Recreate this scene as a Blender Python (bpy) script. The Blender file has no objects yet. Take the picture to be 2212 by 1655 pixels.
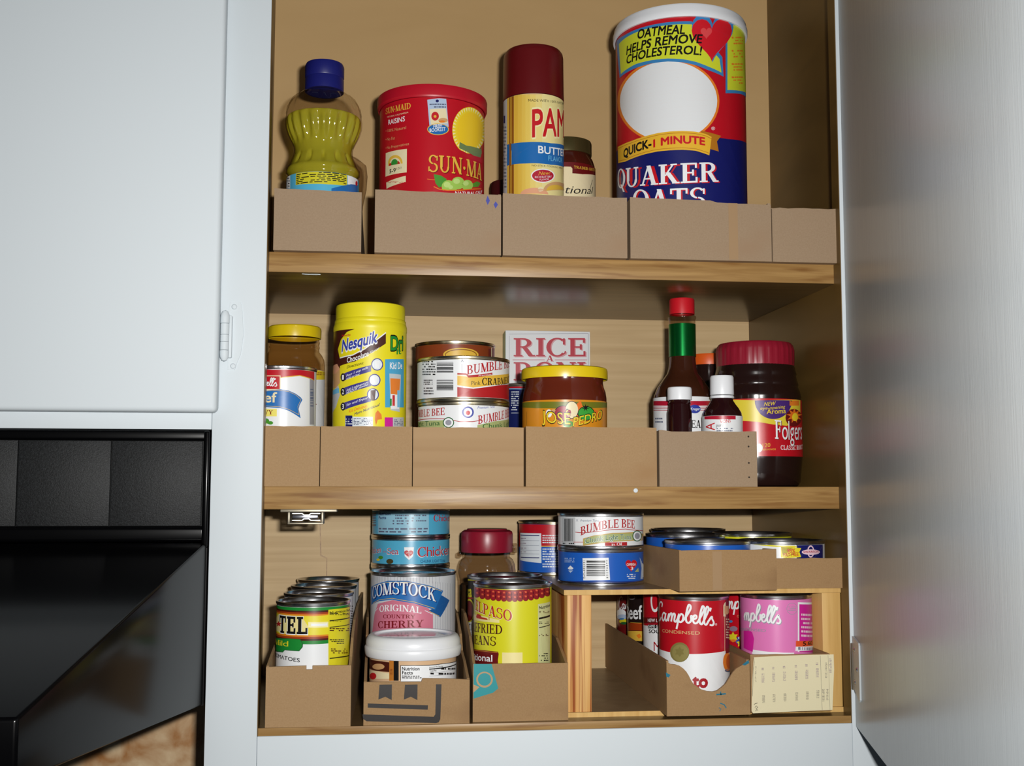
import bpy, bmesh, math, random
from mathutils import Matrix, Vector
from mathutils.geometry import tessellate_polygon
random.seed(7)
S = bpy.context.scene
C = S.collection
MM = 0.001

# ------------------------------------------------------------------ camera
cam_data = bpy.data.cameras.new('camera')
cam_data.sensor_fit = 'HORIZONTAL'
cam_data.sensor_width = 36.0
cam_data.lens = 2500.0 / 2212.0 * 36.0
cam_data.clip_start = 0.02
cam = bpy.data.objects.new('camera', cam_data)
C.objects.link(cam)
CAM = Vector((105.63, -1052.5, 0.9)) * MM
fwd = Vector((0.11109, 0.98988, 0.08827)).normalized()
rgt = Vector((0.99375, -0.11164, 0.00123)).normalized()
up = rgt.cross(fwd).normalized()
cam.matrix_world = Matrix(((rgt.x, up.x, -fwd.x, CAM.x), (rgt.y, up.y, -fwd.y, CAM.y), (rgt.z, up.z, -fwd.z, CAM.z), (0, 0, 0, 1)))
S.camera = cam

# ------------------------------------------------------------------ light: dim kitchen + the camera's own flash tube
world = bpy.data.worlds.new('dim_kitchen')
world.use_nodes = True
world.node_tree.nodes['Background'].inputs[0].default_value = (0.80, 0.90, 1.0, 1)
world.node_tree.nodes['Background'].inputs[1].default_value = 0.022
S.world = world
fl = bpy.data.lights.new('camera_flash', 'AREA')
fl.shape = 'RECTANGLE'
fl.size, fl.size_y = 0.026, 0.014
fl.energy = 11.5
fl.color = (1.0, 0.985, 0.955)
flash = bpy.data.objects.new('camera_flash', fl)
C.objects.link(flash)
flash.matrix_world = cam.matrix_world.copy()
flash.location = CAM + rgt * 0.042 + up * 0.034 + fwd * 0.01
S.view_settings.view_transform = 'Standard'
S.view_settings.look = 'None'
S.view_settings.gamma = 1.0
S.view_settings.use_curve_mapping = False
S.view_settings.exposure = 0.0
S.cycles.transparent_max_bounces = 40

# ------------------------------------------------------------------ materials
def lin(c):
    return tuple((v / 12.92) if v <= 0.04045 else ((v + 0.055) / 1.055) ** 2.4 for v in (x / 255.0 for x in c))
MATS = {}
def mat(name, rgb, rough=0.45, spec=0.5, metal=0.0, coat=0.0):
    if name in MATS: return MATS[name]
    m = bpy.data.materials.new(name); m.use_nodes = True
    b = m.node_tree.nodes['Principled BSDF']
    b.inputs['Base Color'].default_value = (*lin(rgb), 1)
    b.inputs['Roughness'].default_value = rough
    b.inputs['Specular IOR Level'].default_value = spec
    b.inputs['Metallic'].default_value = metal
    b.inputs['Coat Weight'].default_value = coat
    b.inputs['Coat Roughness'].default_value = 0.12
    MATS[name] = m
    return m
def grain(name, c1, c2, scale, rough=0.5, detail=6.0, bump=0.0, contrast=(0.3, 0.7), spec=0.4, c3=None, scale3=None, coat=0.0, thr=(0.55, 0.75)):
    """noise-driven two-tone surface, stretched by a scale vector (per metre, object space)"""
    m = bpy.data.materials.new(name); m.use_nodes = True
    nt = m.node_tree; N = nt.nodes; L = nt.links
    b = N['Principled BSDF']
    b.inputs['Roughness'].default_value = rough
    b.inputs['Specular IOR Level'].default_value = spec
    b.inputs['Coat Weight'].default_value = coat
    tc = N.new('ShaderNodeTexCoord')
    mp = N.new('ShaderNodeMapping'); mp.inputs['Scale'].default_value = scale
    nz = N.new('ShaderNodeTexNoise'); nz.inputs['Scale'].default_value = 1.0; nz.inputs['Detail'].default_value = detail
    nz.inputs['Distortion'].default_value = 0.6
    rp = N.new('ShaderNodeValToRGB')
    rp.color_ramp.elements[0].position = contrast[0]; rp.color_ramp.elements[0].color = (*lin(c1), 1)
    rp.color_ramp.elements[1].position = contrast[1]; rp.color_ramp.elements[1].color = (*lin(c2), 1)
    L.new(tc.outputs['Object'], mp.inputs['Vector']); L.new(mp.outputs['Vector'], nz.inputs['Vector']); L.new(nz.outputs['Fac'], rp.inputs['Fac'])
    out = rp.outputs['Color']
    if c3 is not None:
        mp3 = N.new('ShaderNodeMapping'); mp3.inputs['Scale'].default_value = scale3
        n3 = N.new('ShaderNodeTexNoise'); n3.inputs['Scale'].default_value = 1.0; n3.inputs['Detail'].default_value = 3.0
        r3 = N.new('ShaderNodeValToRGB'); r3.color_ramp.elements[0].position = thr[0]; r3.color_ramp.elements[1].position = thr[1]
        mx = N.new('ShaderNodeMix'); mx.data_type = 'RGBA'
        mx.inputs['B'].default_value = (*lin(c3), 1)
        L.new(tc.outputs['Object'], mp3.inputs['Vector']); L.new(mp3.outputs['Vector'], n3.inputs['Vector']); L.new(n3.outputs['Fac'], r3.inputs['Fac'])
        L.new(r3.outputs['Color'], mx.inputs['Factor']); L.new(out, mx.inputs['A'])
        out = mx.outputs['Result']
    L.new(out, b.inputs['Base Color'])
    if bump:
        bp = N.new('ShaderNodeBump'); bp.inputs['Strength'].default_value = bump; bp.inputs['Distance'].default_value = 0.0006
        L.new(nz.outputs['Fac'], bp.inputs['Height']); L.new(bp.outputs['Normal'], b.inputs['Normal'])
    MATS[name] = m
    return m
def clear(name, tint, gloss=0.09, body=None, bodyfac=0.0, rough=0.03):
    """thin clear glass or plastic: tinted see-through + fresnel gloss, optionally cloudy"""
    m = bpy.data.materials.new(name); m.use_nodes = True
    nt = m.node_tree; N = nt.nodes; L = nt.links
    N.remove(N['Principled BSDF'])
    tr = N.new('ShaderNodeBsdfTransparent'); tr.inputs['Color'].default_value = (*lin(tint), 1)
    src = tr.outputs[0]
    if body:
        df = N.new('ShaderNodeBsdfDiffuse'); df.inputs['Color'].default_value = (*lin(body), 1)
        tl = N.new('ShaderNodeBsdfTranslucent'); tl.inputs['Color'].default_value = (*lin(body), 1)
        a = N.new('ShaderNodeMixShader'); a.inputs[0].default_value = 0.4
        L.new(df.outputs[0], a.inputs[1]); L.new(tl.outputs[0], a.inputs[2])
        mx = N.new('ShaderNodeMixShader'); mx.inputs[0].default_value = bodyfac
        L.new(src, mx.inputs[1]); L.new(a.outputs[0], mx.inputs[2]); src = mx.outputs[0]
    gl = N.new('ShaderNodeBsdfGlossy'); gl.inputs['Roughness'].default_value = rough
    lw = N.new('ShaderNodeFresnel'); lw.inputs['IOR'].default_value = 1.0 + gloss * 5.5
    mg = N.new('ShaderNodeMixShader')
    geo = N.new('ShaderNodeNewGeometry'); inv = N.new('ShaderNodeMath'); inv.operation = 'SUBTRACT'; inv.inputs[0].default_value = 1.0
    mul = N.new('ShaderNodeMath'); mul.operation = 'MULTIPLY'      # thin wall: gloss on the outer face only
    L.new(geo.outputs['Backfacing'], inv.inputs[1]); L.new(lw.outputs[0], mul.inputs[0]); L.new(inv.outputs[0], mul.inputs[1])
    L.new(mul.outputs[0], mg.inputs[0]); L.new(src, mg.inputs[1]); L.new(gl.outputs[0], mg.inputs[2])
    L.new(mg.outputs[0], N['Material Output'].inputs['Surface'])
    MATS[name] = m
    return m

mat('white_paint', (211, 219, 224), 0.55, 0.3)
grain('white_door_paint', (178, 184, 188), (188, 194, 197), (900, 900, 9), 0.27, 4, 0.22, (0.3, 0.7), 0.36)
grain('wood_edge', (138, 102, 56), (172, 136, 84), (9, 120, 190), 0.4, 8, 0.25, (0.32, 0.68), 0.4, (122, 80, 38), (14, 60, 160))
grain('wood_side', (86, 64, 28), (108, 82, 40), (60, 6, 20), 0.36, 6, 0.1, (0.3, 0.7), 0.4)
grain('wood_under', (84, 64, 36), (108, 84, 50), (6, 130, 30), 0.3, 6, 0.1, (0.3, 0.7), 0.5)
grain('ply_back', (192, 158, 108), (202, 168, 118), (5, 30, 12), 0.5, 4, 0.1, (0.2, 0.8), 0.3)
grain('ply_grain', (186, 156, 112), (206, 178, 134), (3, 60, 110), 0.5, 4, 0.2, (0.3, 0.7), 0.3)
grain('pine', (208, 152, 84), (226, 180, 116), (120, 30, 5), 0.5, 4, 0.2, (0.35, 0.6), 0.3, (150, 76, 32), (260, 30, 4), 0.0, (0.47, 0.62))
grain('pine_pale', (198, 156, 90), (216, 178, 112), (160, 30, 8), 0.5, 5, 0.15, (0.3, 0.7), 0.3)
grain('hardboard', (138, 112, 80), (156, 130, 96), (50, 50, 50), 0.4, 4, 0.05, (0.3, 0.7), 0.4)
grain('card_grey', (150, 127, 102), (160, 137, 112), (700, 700, 700), 0.7, 3, 0.08, (0.25, 0.75), 0.2, (154, 128, 102), (14, 14, 22))
grain('card_warm', (158, 127, 90), (168, 137, 100), (700, 700, 700), 0.7, 3, 0.08, (0.25, 0.75), 0.2, (158, 124, 86), (14, 14, 22))
grain('card_ribbed', (161, 129, 92), (170, 139, 102), (2, 2, 75), 0.65, 1, 0.25, (0.35, 0.65), 0.2)
grain('card_dull', (152, 120, 82), (162, 130, 92), (700, 700, 700), 0.7, 3, 0.08, (0.25, 0.75), 0.2, (140, 108, 74), (16, 16, 24))
mat('tin', (196, 196, 198), 0.24, 0.5, 1.0)
mat('tin_gold', (198, 188, 162), 0.26, 0.5, 1.0)
mat('steel', (186, 186, 196), 0.22, 0.5, 1.0)
mat('dull_steel', (148, 140, 124), 0.45, 0.5, 0.8)
grain('black_textured', (14, 15, 16), (34, 36, 38), (900, 900, 900), 0.55, 4, 0.5, (0.35, 0.7), 0.35)
mat('black_gloss', (4, 4, 5), 0.2, 0.22)
mat('black_satin', (8, 8, 9), 0.32, 0.3)
grain('stone', (176, 122, 70), (236, 210, 170), (26, 26, 26), 0.35, 9, 0.1, (0.36, 0.66), 0.5, (226, 208, 176), (9, 9, 24))
clear('clear_plastic', (236, 232, 224), 0.085)
clear('jar_glass', (222, 208, 182), 0.09)
clear('clear_jar', (222, 214, 204), 0.08)
clear('oil_fill', (240, 236, 80), 0.1, (255, 252, 84), 0.56, 0.07)

# ------------------------------------------------------------------ mesh helpers (all lengths in millimetres)
def link(name, me, mats, parent=None, smooth=True, ang=35):
    if not isinstance(mats, (list, tuple)): mats = [mats]
    for m in mats: me.materials.append(MATS[m] if isinstance(m, str) else m)
    o = bpy.data.objects.new(name, me); C.objects.link(o)
    if smooth:
        me.polygons.foreach_set('use_smooth', [True] * len(me.polygons))
        me.set_sharp_from_angle(angle=math.radians(ang))
    if parent is not None: o.parent = parent
    return o
def thing(name, label, cat, x=0, y=0, z=0, rz=0, group=None):
    o = bpy.data.objects.new(name, None); C.objects.link(o)
    o.empty_display_size = 0.02
    o.location = (x * MM, y * MM, z * MM); o.rotation_euler = (0, 0, rz)
    o['label'] = label; o['category'] = cat
    if group: o['group'] = group
    return o
def struct(o):
    o['kind'] = 'structure'; return o
def from_bm(bm, name):
    me = bpy.data.meshes.new(name)
    for v in bm.verts: v.co *= MM
    bm.to_mesh(me); bm.free()
    return me
def box(name, x0, x1, y0, y1, z0, z1, m, parent=None, bev=0.0, seg=2):
    bm = bmesh.new()
    bmesh.ops.create_cube(bm, size=1)
    for v in bm.verts:
        v.co = Vector(((x0 + x1) / 2 + v.co.x * (x1 - x0), (y0 + y1) / 2 + v.co.y * (y1 - y0), (z0 + z1) / 2 + v.co.z * (z1 - z0)))
    if bev: bmesh.ops.bevel(bm, geom=bm.edges[:], offset=bev, segments=seg, affect='EDGES', profile=0.5)
    return link(name, from_bm(bm, name), m, parent, bool(bev), 40)
def prism(name, pts, a0, a1, axis, m, parent=None):
    """polygon extruded along an axis; pts in the other two axes (x: y,z  y: x,z  z: x,y)"""
    def put(p, a):
        return {'x': (a, p[0], p[1]), 'y': (p[0], a, p[1]), 'z': (p[0], p[1], a)}[axis]
    n = len(pts)
    vs = [put(p, a0) for p in pts] + [put(p, a1) for p in pts]
    bm = bmesh.new()
    V = [bm.verts.new(v) for v in vs]
    for i in range(n):
        j = (i + 1) % n
        bm.faces.new((V[i], V[j], V[n + j], V[n + i]))
    tris = tessellate_polygon([[Vector((p[0], p[1], 0)) for p in pts]])
    for t in tris:
        bm.faces.new([V[k] for k in t]); bm.faces.new([V[n + k] for k in reversed(t)])
    bmesh.ops.recalc_face_normals(bm, faces=bm.faces[:])
    return link(name, from_bm(bm, name), m, parent, False)
def lathe(name, prof, m, parent=None, seg=48, mod=None, ang=35):
    bm = bmesh.new(); rings = []
    for r, z in prof:
        if r <= 1e-6: rings.append([bm.verts.new((0, 0, z))]); continue
        rings.append([])
        for i in range(seg):
            t = 2 * math.pi * i / seg
            rr = r + (mod(t, z) if mod else 0)
            rings[-1].append(bm.verts.new((rr * math.sin(t), -rr * math.cos(t), z)))
    for a, b in zip(rings, rings[1:]):
        for i in range(seg):
            j = (i + 1) % seg
            if len(a) == 1 and len(b) == 1: break
            if len(a) == 1: bm.faces.new((a[0], b[j], b[i]))
            elif len(b) == 1: bm.faces.new((a[i], a[j], b[0]))
            else: bm.faces.new((a[i], a[j], b[j], b[i]))
    bmesh.ops.recalc_face_normals(bm, faces=bm.faces[:])
    return link(name, from_bm(bm, name), m, parent, True, ang)

# ------------------------------------------------------------------ cabinet, door, hood, wall
W = 541.0; DEP = 283.0; Z1T, Z1B, Z2T, Z2B, ZF, ZR = 215.3, 196.7, 0.0, -20.8, -211.0, -217.8
struct(box('wall_back', -900, 900, 292, 312, -900, 900, 'stone'))
cab = thing('wall_cabinet', 'open wooden pantry wall cabinet with white face frame holding the boxed shelves', 'cabinet', 0, 0, 0)
box('stile', -45, 0, 0, 17.5, -330, 640, 'white_paint', cab, 0.8)
box('stile', W, 596, 0, 17.5, -330, 640, 'white_paint', cab, 0.8)
box('rail', 0.15, W - 0.15, 0, 17.5, -330, ZR, 'white_paint', cab, 0.8)
box('rail', 0.15, W - 0.15, 0, 17.5, 600, 640, 'white_paint', cab, 0.8)
box('stile_edge', 0.01, 0.6, 0.9, 17.4, ZR, 600, 'wood_side', cab)['label'] = 'unpainted wooden edge of the left stile'
box('stile_edge', W - 0.6, W - 0.01, 0.9, 17.4, ZR, 600, 'wood_side', cab)['label'] = 'unpainted wooden edge of the right stile'
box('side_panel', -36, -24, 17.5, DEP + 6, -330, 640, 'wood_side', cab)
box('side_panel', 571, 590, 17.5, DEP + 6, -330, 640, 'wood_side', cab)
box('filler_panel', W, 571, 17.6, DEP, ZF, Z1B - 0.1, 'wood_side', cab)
box('back_panel', -24, 571, DEP, DEP + 6, Z1T, 630, 'ply_back', cab)
box('back_panel', -24, 571, DEP, DEP + 6, Z2T, Z1B, 'ply_grain', cab)
box('back_panel', -24, 571, DEP, DEP + 6, ZF, Z2B, 'ply_grain', cab)
prism('crack', [(36.2, -36), (37.4, -36), (39.0, -77.4), (45.8, -80.6), (45.6, -125), (44.4, -125), (44.6, -81.8), (37.8, -78.6)], DEP - 0.25, DEP + 1, 'y', 'wood_edge', bpy.data.objects['back_panel.002'])
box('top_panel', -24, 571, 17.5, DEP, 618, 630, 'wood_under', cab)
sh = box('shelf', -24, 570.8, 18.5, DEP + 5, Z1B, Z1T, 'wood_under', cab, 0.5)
box('shelf_edging', -24, 570.8, 17.5, 18.5, Z1B, Z1T, 'wood_edge', sh, 0.3)
prism('paint_chip', [(30, 24), (36, 25.5), (44, 24.6), (47, 26), (43, 28.5), (38, 27.2), (33, 28)], Z1B - 0.5, Z1B, 'z', 'white_paint', sh)
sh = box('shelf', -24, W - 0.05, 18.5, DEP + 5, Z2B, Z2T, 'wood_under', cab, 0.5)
box('shelf_edging', -24, W - 0.05, 17.5, 18.5, Z2B, Z2T, 'wood_edge', sh, 0.3)
lathe('paint_speck', [(0, 0), (2.2, 0), (2.0, 0.6), (0, 0.9)], 'white_paint', sh, 12)
bpy.data.objects['paint_speck'].rotation_euler = (math.radians(90), 0, 0)
bpy.data.objects['paint_speck'].location = (342.5 * MM, 17.45 * MM, -3.6 * MM)
sh = box('bottom_panel', -24, W - 0.05, 1.6, DEP + 5, ZR + 0.1, ZF, 'wood_under', cab)
box('bottom_edging', 0.7, W - 0.7, 0.6, 1.6, ZR + 0.1, ZF, 'wood_edge', sh, 0.3)

# the open door, swung out on the right
ANG = math.radians(-14.2)
# local frame of the door: -y runs from the hinge out to the free edge, +x is the outside of the door
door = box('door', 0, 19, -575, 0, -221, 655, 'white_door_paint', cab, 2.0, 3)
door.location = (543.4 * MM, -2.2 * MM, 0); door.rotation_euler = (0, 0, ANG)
door['label'] = 'white painted cabinet door standing open at the right edge'
def hinge_leaf(parent, z0, z1):
    prism('hinge_leaf', [(-0.5, z0 + 4), (-6, z0), (-36, z0 - 6), (-38, z0 - 4), (-38, z1 + 4), (-36, z1 + 6), (-4, z1 + 8), (-0.5, z1 + 8)], -1.6, -0.02, 'x', 'white_door_paint', parent)
    for yy, zz in ((-12, z1 - 3), (-26, (z0 + z1) / 2 + 1), (-13, z0 + 8)):
        s = lathe('screw', [(0, 1.2), (1.6, 0.9), (2.4, 0), (0, 0)], 'steel', parent, 14)
        s.rotation_euler = (0, math.radians(-90), 0); s.location = (-1.6 * MM, yy * MM, zz * MM)
    b = lathe('hinge_barrel', [(0, z0 - 2), (2.2, z0 - 1), (2.4, z0 + 6), (2.4, z1 - 6), (2.2, z1 + 1), (0, z1 + 2)], 'dull_steel', parent, 14)
    b.location = (-0.6 * MM, 1.5 * MM, 0)
hinge_leaf(door, -186, -146)
hinge_leaf(door, 520, 560)

# neighbour cabinet on the left, closed
cab2 = thing('wall_cabinet', 'closed white wall cabinet above the black range hood', 'cabinet', -45, 0, 0)
box('rail', -420, -0.2, 0, 17.5, 50.2, 90, 'white_paint', cab2, 0.8)
box('carcass', -420, -0.2, 17.6, DEP, 52, 640, 'white_paint', cab2)
d2 = box('door_panel', -440, 6.2, -19.5, -1.2, 64.6, 640, 'white_paint', cab2, 4.5, 4)
hl = prism('hinge_leaf', [(13, 103.5), (19, 103.5), (21, 110), (24, 118), (26, 135), (25, 152), (24, 161), (23, 165), (14, 165), (13, 160)], -1.4, -0.02, 'y', 'white_paint', cab2)
for zz in (107, 160.5):
    s = lathe('screw', [(0, 1.3), (1.8, 1.0), (2.6, 0), (0, 0)], 'white_paint', hl, 14)
    s.rotation_euler = (math.radians(90), 0, 0); s.location = (17.5 * MM, -1.4 * MM, zz * MM)
kn = (110.5, 120.5, 128, 134.5, 144.5, 156.5)
for i in range(5):
    a, b = kn[i], kn[i + 1]
    if i == 0: pr = [(0, a), (2.2, a + 0.8), (3.8, a + 4), (4.1, a + 7), (4.1, b - 0.3), (3.6, b - 0.1), (0, b - 0.1)]
    elif i == 4: pr = [(0, a + 0.1), (3.6, a + 0.1), (4.1, a + 0.3), (4.1, b - 7), (3.8, b - 4), (2.2, b - 0.8), (0, b)]
    else: pr = [(0, a + 0.1), (3.6, a + 0.1), (3.9, a + 0.4), (3.9, b - 0.4), (3.6, b - 0.1), (0, b - 0.1)]
    k = lathe('hinge_knuckle', pr, 'white_paint', hl, 20)
    k.location = (10.5 * MM, -7.5 * MM, 0)
box('hinge_wing', 10.8, 16.5, -6.5, -1.2, 114, 152, 'white_paint', hl, 1.0)

# range hood under the neighbour cabinet
hood = thing('range_hood', 'glossy black range hood with textured vent panels under the white cabinet', 'range hood', -45, 0, 50)
TX, TY = -79.7 - 1.1, -260.6            # lip corner, from the wall corner of the hood
box('housing', -760, -7, 3.5, 285, -92, -0.5, 'black_satin', hood)
for i in range(5):
    x1 = -7.6 - i * 78.8
    box('vent_panel', x1 - 78.0, x1, 0.6, 4.5, -85, -10, 'black_textured', hood, 0.8)
box('top_trim', -760, -1.2, -1.5, 6, -10, -0.4, 'black_gloss', hood, 2.5, 4)
box('bottom_trim', -760, -3.2, -1.2, 6, -99, -85.2, 'black_gloss', hood, 3.5, 5)
box('corner_trim', -6.4, -1.2, -3, 8, -104, -1, 'black_gloss', hood, 1.8, 4)
# canopy: sloping top, tapered side, low front lip
LZ0, LZ1 = -240.6, -199.0
def poly_obj(name, faces, m, parent):
    bm = bmesh.new()
    for f in faces: bm.faces.new([bm.verts.new(p) for p in f])
    bmesh.ops.remove_doubles(bm, verts=bm.verts[:], dist=0.01)
    bmesh.ops.recalc_face_normals(bm, faces=bm.faces[:])
    return link(name, from_bm(bm, name), m, parent, False)
A0, A1 = (-1.5, 0, -99), (-1.5, 0, LZ0)
F0, F1 = (TX, TY, LZ1), (TX, TY, LZ0)
XL = -760
can_o = poly_obj('canopy', [
    (A0, F0, (XL, TY, LZ1), (XL, 0, -99)), (F0, F1, (XL, TY, LZ0), (XL, TY, LZ1)),
    (A1, F1, (XL, TY, LZ0), (XL, 0, LZ0)), ((XL, 0, -99), (XL, TY, LZ1), (XL, TY, LZ0), (XL, 0, LZ0)), (A0, A1, (XL, 0, LZ0), (XL, 0, -99)), (A0, A1, F1, F0)], 'black_gloss', hood)
bm = bmesh.new(); bm.from_mesh(can_o.data)
bmesh.ops.bevel(bm, geom=bm.edges[:], offset=2.5 * MM, segments=3, affect='EDGES', profile=0.5)
bm.to_mesh(can_o.data); bm.free()
can_o.data.polygons.foreach_set('use_smooth', [True] * len(can_o.data.polygons)); can_o.data.set_sharp_from_angle(angle=math.radians(25))
box('back_housing', -760, -1.6, 1, 285, LZ0, -104.2, 'black_satin', hood)

# magnetic catch under the middle shelf
mc = thing('magnetic_catch', 'small grey magnetic door catch screwed under the middle shelf', 'door catch', 37.5, 17.8, Z2B)
box('mounting_plate', -22.6, 28, 0, 24, -2.6, -0.02, 'dull_steel', mc, 0.5)
box('side_wall', -16, -14, 0.4, 24, -12.4, -2.6, 'dull_steel', mc, 0.4)
box('side_wall', 14, 16, 0.4, 24, -12.4, -2.6, 'dull_steel', mc, 0.4)
box('lower_plate', -16, 16, 0.4, 24, -13.6, -12.0, 'dull_steel', mc, 0.4)
box('magnet', -12, 11, 3, 22, -8.6, -5.2, 'steel', mc, 0.4)
for s in (1, -1):
    prism('pole_plate', [(-12, -6.9 + s * 3.4), (-3, -6.9 + s * 3.4), (-1.5, -6.9 + s * 2.1), (3, -6.9 + s * 2.1), (4.5, -6.9 + s * 3.4), (13, -6.9 + s * 3.4), (13, -6.9 + s * 2.7), (4.7, -6.9 + s * 2.7), (3.2, -6.9 + s * 1.4), (-1.7, -6.9 + s * 1.4), (-3.2, -6.9 + s * 2.7), (-12, -6.9 + s * 2.7)], 0.8, 20, 'y', 'tin', mc)

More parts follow.
